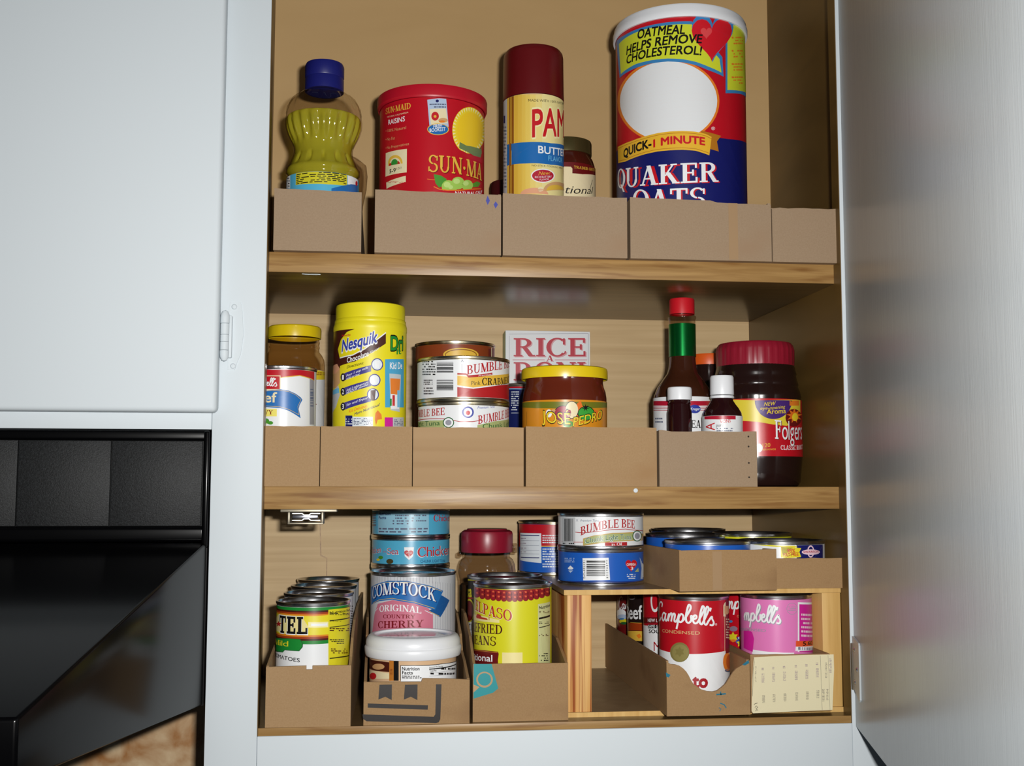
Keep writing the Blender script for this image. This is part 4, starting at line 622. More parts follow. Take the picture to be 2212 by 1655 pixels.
  ('P','cream',3,[(12.9,70.8),(12.6,68.4),(11.7,66.2),(10.4,64.4),(8.7,63.3),(6.8,62.9),(5.0,63.3),(3.4,64.4),(2.1,66.1),(1.2,68.3),(1.0,70.7),(1.3,73.1),(2.1,75.2),(3.4,76.9),(5.1,78.1),(6.9,78.5),(8.7,78.1),(10.4,77.0),(11.8,75.3),(12.6,73.2)]),
  ('P','black',4,[(31.2,68.0),(30.6,65.8),(29.1,63.8),(26.7,62.2),(24.0,61.1),(21.0,60.7),(18.3,61.0),(15.8,61.9),(13.9,63.4),(12.7,65.3),(12.3,67.4),(12.8,69.6),(14.0,71.5),(15.9,73.1),(18.3,74.1),(21.1,74.5),(24.0,74.3),(26.8,73.4),(29.1,72.0),(30.7,70.1)]),
  ('P','peppergreen',5,[(30.3,67.9),(29.8,66.0),(28.3,64.2),(26.2,62.7),(23.7,61.8),(21.0,61.4),(18.5,61.6),(16.2,62.5),(14.5,63.8),(13.4,65.5),(13.0,67.4),(13.4,69.4),(14.5,71.1),(16.3,72.5),(18.5,73.5),(21.1,73.9),(23.8,73.6),(26.3,72.8),(28.4,71.5),(29.8,69.9)]),
  ('P','black',6,[(20.5,76.7),(21.1,74.2),(24.0,75.4),(22.0,73.3),(24.8,72.2),(21.7,72.2),(22.4,69.6),(20.5,71.6),(18.6,69.5),(19.3,72.1),(16.4,72.0),(19.0,73.2),(17.2,75.2),(19.8,74.1)]),
  ('P','flame',2,[(11.4,76.3),(15.6,79.7),(17.4,74.2),(29.4,72.4),(39.6,69.5),(32.4,64.7),(11.4,64.1)]),
  ('P','white',2,[(-12.1,67.4),(-12.2,66.3),(-12.7,65.2),(-13.3,64.4),(-14.2,63.9),(-15.1,63.7),(-16.1,63.9),(-17.0,64.5),(-17.7,65.4),(-18.1,66.4),(-18.3,67.6),(-18.1,68.8),(-17.7,69.8),(-17.0,70.6),(-16.1,71.1),(-15.1,71.3),(-14.2,71.1),(-13.3,70.5),(-12.6,69.7),(-12.2,68.6)]),
  ('P','tan',2,[(-8.4,69.6),(-8.5,69.1),(-8.8,68.6),(-9.2,68.2),(-9.8,67.9),(-10.5,67.9),(-11.1,68.0),(-11.7,68.2),(-12.1,68.6),(-12.4,69.1),(-12.5,69.7),(-12.4,70.2),(-12.1,70.7),(-11.7,71.1),(-11.1,71.3),(-10.4,71.4),(-9.8,71.3),(-9.2,71.1),(-8.8,70.7),(-8.5,70.2)]),
  ('T', 'black', 6, 'sans', 'JOSÉ', [(-22.5, 59.7), (-8.8, 57.4), (5.9, 56.5)], 11.53, 0.03, -0.05),
  ('T', 'yellow', 7, 'sans', 'JOSÉ', [(-22.0, 60.1), (-8.8, 57.8), (5.5, 56.9)], 10.64, 0.0, -0.05),
  ('T', 'black', 6, 'sans', 'PEDRO', [(7.3, 54.5), (22.3, 58.5), (43.1, 63.3)], 9.34, 0.03, 0.1),
  ('T', 'yellow', 7, 'sans', 'PEDRO', [(7.7, 54.9), (22.3, 59.0), (42.1, 63.8)], 8.45, 0.0, 0.1),
  ('P','leafgreen',5,[(8.4,57.4),(8.2,56.4),(7.4,55.5),(6.4,54.9),(5.0,54.4),(3.5,54.2),(2.0,54.4),(0.6,54.8),(-0.5,55.5),(-1.2,56.4),(-1.4,57.3),(-1.2,58.3),(-0.5,59.2),(0.6,59.9),(2.0,60.3),(3.5,60.4),(5.0,60.3),(6.4,59.9),(7.5,59.2),(8.2,58.3)]),
  ('S','black',3,[(-44.0,70.4),(-44.5,57.4)],0.34),
 ],
 'navycan': [
  ('P','canred',1,[(-24.1,115.7),(-3.7,114.7),(13.7,115.0),(13.7,106.3),(-3.7,106.0),(-24.1,106.9)]),
  ('P','skyblue',2,[(-24.1,106.9),(-3.7,106.0),(13.7,106.3),(13.7,105.2),(-3.7,104.9),(-24.1,105.7)]),
  ('G','icewhite',1,[(-16.4,103.6),(-6.9,103.3),(-6.9,81.5),(-16.3,81.8)],9,0.7),
  ('P','icewhite',1,[(-16.3,79.9),(-6.9,79.6),(-6.9,79.0),(-16.3,79.2)]),
 ],
 'steak': [
  ('P','white',1,[(-40.2,91.8),(-18.7,90.4),(-5.9,89.9),(5.7,89.8),(18.3,90.0),(38.5,91.1),(36.1,34.1),(17.4,33.7),(5.0,33.6),(-6.6,33.7),(-19.4,33.8),(-43.3,34.4)]),
  ('P','crimson',2,[(-40.4,87.0),(-18.7,85.7),(-6.0,85.2),(5.6,85.1),(18.2,85.3),(38.3,86.3),(38.1,81.6),(18.1,80.6),(5.6,80.4),(-6.0,80.5),(-18.8,80.9),(-40.7,82.3)]),
  ('P','crimson',2,[(-40.7,81.2),(-18.8,79.9),(-6.0,79.4),(5.6,79.3),(18.1,79.5),(38.0,80.5),(38.0,79.9),(18.1,79.0),(5.5,78.8),(-6.0,78.9),(-18.8,79.3),(-40.7,80.6)]),
  ('P','crimson',2,[(-40.8,79.5),(-18.8,78.2),(-6.1,77.8),(5.5,77.7),(18.1,77.9),(37.9,78.8),(37.9,78.3),(18.1,77.4),(5.5,77.2),(-6.1,77.3),(-18.8,77.7),(-40.8,79.0)]),
  ('P','crimson',2,[(-40.9,77.9),(-18.8,76.6),(-6.1,76.2),(5.5,76.1),(18.1,76.3),(37.9,77.2),(37.8,76.7),(18.1,75.8),(5.5,75.6),(-6.1,75.7),(-18.8,76.1),(-40.9,77.3)]),
  ('P','silver',2,[(-32.3,100.5),(-19.7,101.0),(-17.8,90.4),(-24.4,90.4)]),
  ('P','logoblue',3,[(18.2,77.3),(17.9,75.9),(16.9,74.7),(15.4,73.7),(13.5,73.0),(11.5,72.8),(9.6,73.0),(7.9,73.6),(6.6,74.5),(5.8,75.7),(5.5,77.0),(5.8,78.4),(6.7,79.6),(8.0,80.5),(9.7,81.2),(11.7,81.4),(13.6,81.2),(15.5,80.7),(16.9,79.7),(17.9,78.6)]),
  ('T', 'white', 4, 'sans', 'Kroger', [(7.3, 75.8), (12.0, 75.9), (17.1, 76.0)], 2.68, 0.01, 0.2),
  ('G','greyblue',2,[(-35.5,70.3),(-21.9,69.6),(-21.9,62.9),(-35.7,63.5)],2,0.9),
  ('T', 'black', 3, 'serif', 'EA', [(7.6, 58.4), (12.8, 58.4), (18.4, 58.3)], 7.75, 0.0, 0.0),
 ],
 'vanilla': [
  ('P','crimson',2,[(-20.3,67.2),(-2.1,66.5),(13.5,66.7),(13.4,62.8),(-2.2,62.7),(-20.4,63.4)]),
  ('T', 'red', 2, 'rot', 'A', [(-18.3, 52.5), (-12.2, 56.1), (-7.3, 59.8)], 7.74, 0.0, 0.0),
  ('T', 'red', 2, 'sans', 'VONS', [(-2.3, 59.1), (2.2, 59.4), (8.0, 60.1)], 3.08, 0.01, 0.0),
  ('T', 'black', 2, 'sans', 'pure', [(-5.8, 55.8), (-2.4, 55.9), (0.9, 56.0)], 2.82, 0.0, 0.0),
  ('G','greyblue',2,[(-5.5,55.0),(10.2,55.0),(10.1,50.8),(-5.6,50.8)],2,0.55),
 ],
 'coffee': [
  ('P','coffeeyellow',1,[(-68.1,90.8),(4.2,86.2),(59.0,88.8),(57.8,71.7),(32.8,61.2),(17.3,62.2),(1.2,64.9),(-14.9,66.3),(-68.1,69.3)]),
  ('P','purple',2,[(40.9,87.0),(40.5,84.4),(39.6,81.8),(38.3,79.4),(36.5,77.0),(34.5,74.9),(32.1,72.9),(29.6,71.3),(27.0,69.9),(24.3,68.8),(21.5,68.1),(18.8,67.7),(16.1,67.7),(13.5,68.0),(11.1,68.7),(8.8,69.7),(6.6,71.0),(4.7,72.6),(3.1,74.5),(1.7,76.6),(0.6,78.8),(-0.2,81.2),(-0.7,83.7),(-0.8,86.3)]),
  ('T', 'yellow', 3, 'sans', 'NEW', [(8.1, 80.8), (13.7, 81.2), (19.5, 81.7)], 3.77, 0.01, 0.25),
  ('T', 'yellow', 3, 'sans', 'eye-opening', [(4.3, 76.8), (16.7, 77.7), (30.7, 79.0)], 3.24, 0, 0.2),
  ('T', 'yellow', 3, 'sans', 'Aroma', [(10.6, 72.7), (20.6, 73.2), (31.8, 73.9)], 4.85, 0.01, 0.0),
  ('P','oxblood',2,[(63.2,70.6),(61.0,67.6),(56.8,64.9),(51.9,62.7),(47.1,61.2),(42.6,60.6),(38.7,60.9),(35.5,62.1),(33.2,64.0),(31.8,66.5),(31.3,69.2),(31.9,72.0),(33.4,74.6),(35.9,76.6),(39.2,78.0),(43.2,78.6),(47.7,78.4),(52.6,77.4),(57.4,75.6),(61.5,73.3)]),
  ('P','flame',3,[(44.4,79.6),(46.7,75.5),(55.1,78.3),(50.8,74.0),(65.3,74.2),(51.8,71.4),(60.1,68.5),(48.7,68.9),(48.9,64.5),(44.0,67.8),(39.6,64.1),(39.9,68.5),(33.9,67.4),(38.0,70.8),(32.8,72.7),(38.8,73.5),(36.5,77.5),(42.0,75.3)]),
  ('P','yellow',4,[(51.2,70.7),(50.9,69.4),(49.9,68.2),(48.5,67.2),(46.8,66.6),(45.1,66.3),(43.5,66.4),(42.2,67.0),(41.1,67.8),(40.5,69.0),(40.3,70.2),(40.6,71.5),(41.3,72.6),(42.4,73.6),(43.8,74.2),(45.4,74.5),(47.1,74.4),(48.7,73.9),(50.1,73.0),(51.0,71.9)]),
  ('P','orange',2,[(37.2,86.8),(54.8,87.7),(54.5,82.5),(37.1,81.6)]),
  ('T', 'oxblood', 4, 'serif', 'Folgers', [(19.6, 47.4), (36.1, 46.6), (62.2, 47.9)], 18.94, 0.0, 0.0),
  ('T', 'white', 5, 'serif', 'Folgers', [(18.8, 48.0), (35.7, 47.2), (61.0, 48.4)], 18.94, 0.0, 0.0),
  ('T', 'white', 4, 'serif', 'CLASSIC ROAST', [(24.8, 37.0), (37.7, 37.2), (63.3, 38.6)], 4.6, 0.0, 0.0),
  ('T', 'gold', 3, 'sans', '120', [(6.0, 39.3), (9.9, 39.6), (13.8, 39.9)], 3.76, 0.01, 0.0),
  ('T', 'gold', 3, 'sans', 'SERVINGS', [(5.3, 36.1), (12.2, 36.4), (19.4, 36.7)], 1.75, 0.0, 0.0),
  ('P','white',3,[(6.2,38.7),(6.0,37.3),(5.4,36.1),(4.7,35.2),(3.7,34.6),(2.6,34.4),(1.6,34.6),(0.6,35.2),(-0.1,36.2),(-0.6,37.4),(-0.7,38.7),(-0.5,40.0),(-0.0,41.2),(0.8,42.2),(1.7,42.8),(2.8,43.0),(3.8,42.8),(4.8,42.1),(5.5,41.2),(6.0,40.0)]),
 ],
 'tomato': [
  ('P','labelgreen',1,[(-48.1,103.9),(-40.1,103.3),(-22.8,103.3),(-9.7,103.2),(-0.6,103.2),(13.4,103.4),(27.8,104.2),(48.1,104.6),(48.1,100.2),(27.9,99.9),(13.5,99.2),(-0.5,99.0),(-9.7,99.0),(-22.7,99.1),(-39.9,99.1),(-48.1,99.7)]),
  ('P','darkbrown',1,[(-48.1,99.7),(-39.9,99.1),(-22.7,99.1),(-9.7,99.0),(-0.5,99.0),(13.5,99.2),(27.9,99.9),(48.1,100.2),(48.1,98.5),(27.9,98.3),(13.5,97.6),(-0.5,97.4),(-9.6,97.5),(-22.6,97.5),(-39.8,97.5),(-48.1,98.0)]),
  ('P','burnt',1,[(-48.1,98.0),(-39.8,97.5),(-22.6,97.5),(-9.6,97.5),(-0.5,97.4),(13.5,97.6),(27.9,98.3),(48.1,98.5),(48.1,96.8),(28.0,96.7),(13.6,96.0),(-0.4,95.8),(-9.6,95.9),(-22.6,95.9),(-39.7,95.9),(-48.1,96.4)]),
  ('P','flame2',1,[(-48.1,96.4),(-39.7,95.9),(-22.6,95.9),(-9.6,95.9),(-0.4,95.8),(13.6,96.0),(28.0,96.7),(48.1,96.8),(48.1,95.4),(28.0,95.3),(13.6,94.7),(-0.4,94.4),(-9.6,94.5),(-22.6,94.5),(-39.6,94.5),(-48.1,95.0)]),
  ('P','labelyellow',1,[(-48.1,95.0),(-39.6,94.5),(-22.6,94.5),(-9.6,94.5),(-0.4,94.4),(13.6,94.7),(28.0,95.3),(48.1,95.4),(48.1,77.9),(28.4,78.2),(13.9,77.7),(-0.1,77.6),(-9.3,77.7),(-22.2,77.7),(-38.7,77.5),(-48.1,77.7)]),
  ('P','flame2',1,[(-48.1,77.7),(-38.7,77.5),(-22.2,77.7),(-9.3,77.7),(-0.1,77.6),(13.9,77.7),(28.4,78.2),(48.1,77.9),(48.1,76.3),(28.4,76.7),(13.9,76.3),(-0.1,76.1),(-9.3,76.2),(-22.1,76.2),(-38.7,76.0),(-48.1,76.2)]),
  ('P','burnt',1,[(-48.1,76.2),(-38.7,76.0),(-22.1,76.2),(-9.3,76.2),(-0.1,76.1),(13.9,76.3),(28.4,76.7),(48.1,76.3),(48.1,74.5),(28.4,74.8),(13.9,74.5),(-0.1,74.3),(-9.2,74.4),(-22.1,74.4),(-38.6,74.2),(-48.1,74.4)]),
  ('P','darkbrown',1,[(-48.1,74.4),(-38.6,74.2),(-22.1,74.4),(-9.2,74.4),(-0.1,74.3),(13.9,74.5),(28.4,74.8),(48.1,74.5),(48.1,72.7),(28.5,73.1),(13.9,72.8),(-0.1,72.6),(-9.2,72.7),(-22.0,72.7),(-38.5,72.5),(-48.1,72.7)]),
  ('P','labelgreen',1,[(-48.1,72.7),(-38.5,72.5),(-22.0,72.7),(-9.2,72.7),(-0.1,72.6),(13.9,72.8),(28.5,73.1),(48.1,72.7),(48.1,69.6),(28.5,70.0),(14.0,69.7),(-0.0,69.6),(-9.2,69.7),(-22.0,69.6),(-38.3,69.4),(-48.1,69.5)]),
  ('P','palelemon',2,[(-4.3,89.2),(4.8,88.9),(13.7,88.9),(13.8,84.0),(4.9,84.1),(-4.2,84.4)]),
  ('P','white',3,[(-1.7,87.8),(4.8,87.5),(12.8,87.5),(12.8,85.5),(4.8,85.5),(-1.7,85.8)]),
  ('P','butterpale',2,[(-48.1,90.0),(-38.1,94.6),(-25.6,94.5),(-15.1,94.4),(-9.6,93.4),(-4.2,85.0),(-4.1,77.3),(-12.9,77.8),(-25.2,77.7),(-47.1,79.3)]),
  ('T', 'white', 3, 'slab', 'TEL', [(-37.6, 77.7), (-18.7, 77.5), (-4.2, 77.7)], 16.53, 0.05, 0.0),
  ('T', 'black', 4, 'slab', 'TEL', [(-36.5, 78.5), (-18.3, 78.3), (-4.8, 78.5)], 15.26, 0.0, 0.0),
  ('P','crabred',4,[(-38.5,88.6),(-36.7,86.9),(-32.5,87.1),(-35.6,85.6),(-34.4,83.8),(-38.3,84.5),(-43.9,82.8),(-41.8,85.0),(-48.1,85.2),(-40.5,86.5)]),
  ('P','deepgreen',3,[(-48.1,72.4),(-22.1,74.4),(-11.1,74.1),(-8.5,70.4),(-8.8,67.1),(-11.9,63.5),(-27.3,63.5),(-29.9,61.3),(-46.5,60.4)]),
  ('P','labelgreen',4,[(-48.1,72.0),(-22.1,74.0),(-11.6,73.7),(-9.3,70.4),(-9.6,67.5),(-12.3,64.1),(-27.3,64.1),(-30.3,62.1),(-46.7,61.2)]),
  ('T', 'labelyellow', 5, 'serif', 'Mild', [(-48.1, 66.7), (-34.3, 67.0), (-23.2, 67.1)], 4.63, 0.0, 0.0),
  ('T', 'black', 3, 'sans', 'TOMATOES', [(-48.1, 55.9), (-27.1, 55.2), (-11.2, 53.8)], 3.34, 0.01, 0.0),
  ('P','nutyellow',4,[(13.5,99.4),(21.5,99.7),(48.1,99.3),(48.1,36.2),(22.7,38.7),(14.5,39.0)]),
  ('T', 'black', 5, 'sans', 'Nutrition Facts', [(14.8, 95.5), (25.4, 95.8), (46.7, 95.7)], 2.21, 0.025, 0.0),
  ('S','black',5,[(14.9,89.7),(26.4,89.8),(45.3,89.6)],0.92),
  ('S','black',5,[(15.0,83.8),(26.5,83.9),(45.8,83.6)],0.69),
  ('S','black',5,[(15.5,56.4),(27.1,56.3),(48.1,55.1)],0.92),
  ('G','black',5,[(14.8,94.5),(43.7,91.8),(43.6,94.2),(14.8,96.8)],2,0.6),
  ('G','black',5,[(14.9,88.8),(28.1,87.7),(28.1,88.6),(14.9,89.7)],2,0.6),
  ('G','darkbrown',5,[(15.1,80.3),(44.7,77.2),(44.4,80.7),(15.0,83.7)],2,0.35),
  ('G','black',5,[(15.2,73.5),(32.4,71.8),(32.5,67.2),(15.3,68.9)],3,0.4),
  ('G','darkbrown',5,[(16.6,65.4),(40.8,62.6),(41.1,57.4),(16.7,60.3)],3,0.35),
 ],
 'tomato_rear': [
  ('P','silver',1,[(35.8,96.3),(48.1,94.8),(48.1,29.0),(37.9,31.1)]),
  ('G','black',2,[(37.3,94.9),(48.1,93.5),(48.1,41.3),(39.1,43.1)],22,0.6),
 ],
 'cherry': [
  ('S','greymark',1,[(19.9,116.3),(20.4,54.2)],0.36),
  ('S','greymark',1,[(22.7,115.9),(23.2,54.0)],0.36),
  ('S','greymark',1,[(25.6,115.5),(26.1,53.8)],0.36),
  ('S','greymark',1,[(28.7,115.0),(29.2,53.5)],0.36),
  ('S','greymark',1,[(31.9,114.6),(32.5,53.2)],0.36),
  ('S','greymark',1,[(35.5,114.0),(36.1,52.8)],0.36),
  ('S','greymark',1,[(39.4,113.5),(40.1,52.4)],0.36),
  ('S','greymark',1,[(44.0,112.9),(44.8,51.8)],0.36),
  ('S','greymark',1,[(49.7,112.2),(50.7,51.1)],0.37),
  ('S','greymark',1,[(-48.7,120.7),(-48.4,109.3)],0.36),
  ('S','greymark',1,[(-42.5,121.1),(-42.2,109.7)],0.36),
  ('S','greymark',1,[(-37.5,121.4),(-37.3,110.0)],0.36),
  ('S','greymark',1,[(-33.1,121.6),(-33.0,110.3)],0.36),
  ('S','greymark',1,[(-29.2,121.8),(-29.1,110.5)],0.36),
  ('S','greymark',1,[(-25.6,122.0),(-25.5,110.7)],0.36),
  ('S','greymark',1,[(-40.4,124.1),(-40.2,113.4)],0.36),
  ('S','greymark',1,[(-35.3,124.4),(-35.1,113.7)],0.36),
  ('S','greymark',1,[(-30.8,124.6),(-30.6,114.0)],0.36),
  ('S','greymark',1,[(-26.7,124.8),(-26.6,114.1)],0.36),
  ('S','greymark',1,[(-22.9,124.9),(-22.8,114.3)],0.36),
  ('S','greymark',1,[(-19.3,125.0),(-19.2,114.4)],0.36),
  ('S','greymark',1,[(-15.9,125.1),(-15.8,114.5)],0.36),
  ('S','greymark',1,[(-12.6,125.2),(-12.5,114.6)],0.36),
  ('S','greymark',1,[(-9.3,125.2),(-9.2,114.6)],0.36),
  ('S','greymark',1,[(-6.2,125.2),(-6.1,114.7)],0.36),
  ('S','greymark',1,[(-3.0,125.2),(-2.9,114.7)],0.36),
  ('S','greymark',1,[(0.1,125.2),(0.2,114.7)],0.36),
  ('S','greymark',1,[(3.2,125.2),(3.3,114.6)],0.36),
  ('S','greymark',1,[(6.4,125.2),(6.5,114.6)],0.36),
  ('S','greymark',1,[(9.6,125.1),(9.7,114.5)],0.36),
  ('S','greymark',1,[(12.8,125.0),(12.9,114.4)],0.36),
  ('S','greymark',1,[(16.2,124.9),(16.3,114.3)],0.36),
  ('S','greymark',1,[(19.6,124.8),(19.7,114.2)],0.36),
  ('S','greymark',1,[(23.3,124.7),(23.4,114.0)],0.36),
  ('S','greymark',1,[(27.1,124.5),(27.2,113.8)],0.36),
  ('P','ribbonblue2',3,[(29.1,102.8),(42.5,96.4),(36.2,89.0),(28.8,80.7),(15.4,88.0),(22.5,90.7)]),
  ('P','ribbonblue',4,[(-56.2,108.7),(-40.2,113.4),(-25.9,116.9),(-5.8,117.3),(16.0,112.5),(32.4,106.4),(26.3,96.1),(22.6,88.2),(1.5,95.4),(-20.6,98.7),(-37.5,96.5),(-55.3,91.2)]),
  ('S','gold',5,[(-50.6,93.0),(-37.5,97.8),(-20.7,100.1),(1.5,96.8),(21.9,89.9)],0.44),
  ('S','gold',5,[(16.2,87.5),(27.8,81.9)],0.43),
  ('S','gold',5,[(-51.1,109.1),(-25.9,115.6),(-5.8,116.2),(16.0,111.4),(30.4,106.1)],0.44),
  ('T', 'navy', 5, 'serif', 'COMSTOCK', [(-49.5, 96.3), (-8.3, 103.5), (24.2, 95.4)], 11.96, 0.0, 0.0),
  ('T', 'white', 6, 'serif', 'COMSTOCK', [(-51.5, 96.8), (-8.9, 104.2), (23.3, 96.3)], 11.96, 0.0, 0.0),
  ('P','cherrypink',2,[(-40.3,93.5),(-20.6,98.4),(1.5,95.7),(15.4,90.4),(20.3,83.8),(20.6,51.4),(-56.2,48.3),(-46.6,82.2)]),
  ('S','icewhite',3,[(-45.1,85.9),(-39.7,89.2)],0.43),
  ('S','icewhite',3,[(11.6,88.4),(19.6,84.5)],0.57),
  ('T', 'white', 3, 'serif', 'ORIGINAL', [(-37.3, 85.6), (-12.8, 87.8), (8.2, 85.4)], 6.26, 0.0, 0.0),
  ('T', 'darkred', 3, 'serif', 'COUNTRY', [(-31.9, 80.0), (-13.5, 80.8), (2.3, 80.8)], 3.7, 0.0, 0.0),
  ('T', 'darkred', 3, 'serif', 'CHERRY', [(-39.3, 69.8), (-11.9, 71.7), (10.6, 72.7)], 6.82, 0.0, 0.0),
 ],
 'seacan_top': [
  ('P','seapale',1,[(-41.4,27.5),(-22.4,27.8),(-8.0,27.9),(5.4,27.9),(19.5,27.8),(19.7,3.9),(5.6,4.1),(-7.8,4.2),(-22.1,4.0),(-40.9,3.5)]),
  ('T', 'navy', 2, 'sans', 'Nutrition', [(-39.9, 23.3), (-30.5, 23.5), (-22.7, 23.6)], 3.1, 0.02, 0.0),
  ('T', 'navy', 2, 'sans', 'Facts', [(-39.9, 19.3), (-33.7, 19.4), (-28.4, 19.5)], 3.11, 0.02, 0.0),
  ('G','greyblue',2,[(-20.1,24.7),(-2.4,24.8),(-2.3,13.3),(-20.0,13.2)],4,0.6),
  ('G','greyblue',2,[(0.7,24.8),(16.5,24.7),(16.6,16.3),(0.7,16.4)],3,0.6),
  ('G','greyblue',2,[(-39.7,10.5),(18.3,10.9),(18.4,4.7),(-39.6,4.3)],2,0.8),
  ('T', 'red', 2, 'serif', 'Chicken', [(25.4, 16.9), (38.0, 16.8), (61.3, 16.3)], 7.19, 0.0, 0.0),
  ('B','greyblue',1,[(-61.3,25.4),(-46.2,25.8),(-45.8,11.1),(-61.3,10.4)],6,0),
  ('P','skyblue',1,[(-43.0,28.2),(-41.8,28.2),(-41.2,2.7),(-42.4,2.7)]),
 ],
 'seacan': [
  ('T', 'white', 1, 'serif', 'Chicken', [(-61.3, 13.0), (-61.3, 13.2), (-35.4, 15.0)], 6.65, 0.06, 0.0),
  ('T', 'red', 2, 'serif', 'Chicken', [(-61.3, 13.3), (-61.3, 13.5), (-35.9, 15.3)], 6.33, 0.0, 0.0),
  ('T', 'red', 2, 'sans', 'of the', [(-32.2, 14.9), (-29.7, 15.0), (-27.3, 15.0)], 2.32, 0.0, 0.0),
  ('T', 'white', 1, 'serif', 'Sea', [(-26.9, 12.9), (-19.4, 13.1), (-12.6, 13.2)], 7.08, 0.06, 0.0),
  ('T', 'red', 2, 'serif', 'Sea', [(-26.3, 13.4), (-19.4, 13.6), (-13.1, 13.7)], 6.47, 0.0, 0.0),
  ('P','white',2,[(-7.0,21.1),(3.3,21.1),(2.6,11.9),(-1.7,7.8),(-6.3,11.9)]),
  ('P','red',3,[(-2.0,16.0),(-2.0,16.2),(-1.7,16.9),(-0.9,17.6),(0.2,17.8),(1.4,17.6),(2.3,16.8),(2.7,15.7),(2.4,14.5),(1.5,13.4),(0.3,12.4),(-0.9,11.5),(-1.6,10.7),(-1.9,10.2),(-2.0,10.0),(-2.0,10.2),(-2.4,10.7),(-3.2,11.5),(-4.3,12.4),(-5.5,13.4),(-6.5,14.5),(-6.8,15.7),(-6.5,16.8),(-5.5,17.6),(-4.3,17.9),(-3.2,17.6),(-2.4,16.9),(-2.1,16.2)]),
  ('T', 'white', 4, 'sans', 'OMEGA', [(-5.1, 14.5), (-1.9, 14.5), (1.3, 14.5)], 1.54, 0.0, 0.0),
  ('T', 'white', 4, 'sans', '3', [(-2.6, 10.9), (-1.8, 10.9), (-1.1, 10.9)], 2.76, 0.0, 0.0),
  ('T', 'white', 2, 'serif', 'Chicken', [(6.6, 10.2), (23.9, 11.0), (57.9, 11.1)], 10.83, 0.06, 0.0),
  ('T', 'red', 3, 'serif', 'Chicken', [(7.2, 10.8), (24.3, 11.6), (56.2, 11.8)], 10.21, 0.0, 0.0),
  ('T', 'navy', 2, 'sans', 'CHUNK LIGHT TUNA', [(10.4, 4.7), (24.9, 4.5), (45.1, 3.8)], 3.09, 0.0, 0.0),
  ('P','leafgreen',2,[(-32.1,9.8),(-32.3,9.2),(-32.8,8.7),(-33.6,8.3),(-34.6,8.0),(-35.8,7.8),(-37.0,7.8),(-38.1,8.1),(-39.0,8.4),(-39.6,8.9),(-39.9,9.5),(-39.7,10.0),(-39.1,10.6),(-38.1,11.0),(-37.0,11.4),(-35.8,11.5),(-34.7,11.5),(-33.6,11.2),(-32.8,10.9),(-32.3,10.4)]),
  ('P','yellow',2,[(-37.2,7.3),(-37.4,6.9),(-37.8,6.5),(-38.5,6.2),(-39.3,6.0),(-40.3,5.9),(-41.4,5.9),(-42.4,6.0),(-43.2,6.3),(-43.7,6.6),(-43.9,6.9),(-43.8,7.3),(-43.2,7.7),(-42.4,8.0),(-41.4,8.3),(-40.4,8.4),(-39.4,8.4),(-38.5,8.2),(-37.8,8.0),(-37.4,7.7)]),
  ('P','darkolive',2,[(-18.8,6.1),(-19.0,5.3),(-19.6,4.5),(-20.5,3.9),(-21.7,3.4),(-23.0,3.3),(-24.4,3.3),(-25.6,3.7),(-26.6,4.3),(-27.3,5.0),(-27.6,5.8),(-27.3,6.7),(-26.7,7.5),(-25.7,8.1),(-24.4,8.6),(-23.1,8.7),(-21.7,8.6),(-20.6,8.3),(-19.6,7.7),(-19.0,7.0)]),
 ],
 'frosting': [
  ('P','darkbrown',1,[(-58.7,50.4),(-46.9,50.6),(-31.1,51.2),(-22.5,51.0),(-22.4,42.4),(-32.8,42.1),(-46.6,41.6),(-58.7,41.8)]),
  ('P','tan',2,[(-27.7,46.7),(-28.1,45.9),(-29.1,45.0),(-30.8,44.3),(-33.0,43.7),(-35.6,43.2),(-38.5,43.0),(-41.4,43.1),(-44.1,43.3),(-46.0,43.8),(-46.7,44.6),(-46.0,45.5),(-44.1,46.5),(-41.5,47.5),(-38.6,48.2),(-35.7,48.6),(-33.1,48.8),(-30.8,48.6),(-29.2,48.2),(-28.1,47.5)]),
  ('P','cream',2,[(-58.7,40.6),(-35.6,41.7),(-22.4,41.2),(-22.3,36.4),(-58.7,32.6)]),
  ('P','red',3,[(-38.6,37.2),(-38.9,36.2),(-39.7,35.3),(-40.9,34.5),(-42.7,33.8),(-44.8,33.3),(-47.2,33.2),(-49.8,33.2),(-52.4,33.5),(-54.5,34.0),(-55.4,34.8),(-54.6,35.9),(-52.6,37.0),(-50.0,38.1),(-47.4,38.9),(-45.0,39.4),(-42.8,39.5),(-41.1,39.3),(-39.7,38.8),(-38.9,38.1)]),
  ('P','caramel',2,[(-22.5,52.5),(-17.9,52.8),(-17.7,35.0),(-22.3,34.6)]),
  ('P','black',2,[(-17.9,52.5),(-13.1,52.7),(-12.9,35.2),(-17.7,35.0)]),
  ('G','oxblood',3,[(-21.4,45.4),(-18.9,45.6),(-18.9,39.6),(-21.3,39.5)],5,0.55),
  ('P','black',1,[(-11.4,49.0),(0.5,49.1),(14.7,48.8),(30.8,48.8),(58.7,47.5),(58.7,31.5),(30.9,34.4),(14.8,34.7),(0.6,35.4),(-11.3,35.2)]),
  ('P','white',2,[(-10.9,48.5),(0.5,48.6),(14.7,48.2),(30.8,48.3),(58.7,46.9),(58.7,30.9),(30.9,33.8),(14.8,34.1),(0.6,34.8),(-10.8,34.7)]),
  ('T', 'black', 3, 'sans', 'Nutrition', [(-9.9, 44.5), (-1.9, 44.6), (5.9, 44.5)], 2.9, 0.025, 0.0),
  ('T', 'black', 3, 'sans', 'Facts', [(-9.8, 41.0), (-4.9, 41.1), (-0.1, 41.1)], 2.9, 0.025, 0.0),
  ('G','black',3,[(-9.8,40.2),(7.8,40.0),(7.8,36.9),(-9.8,37.1)],2,0.8),
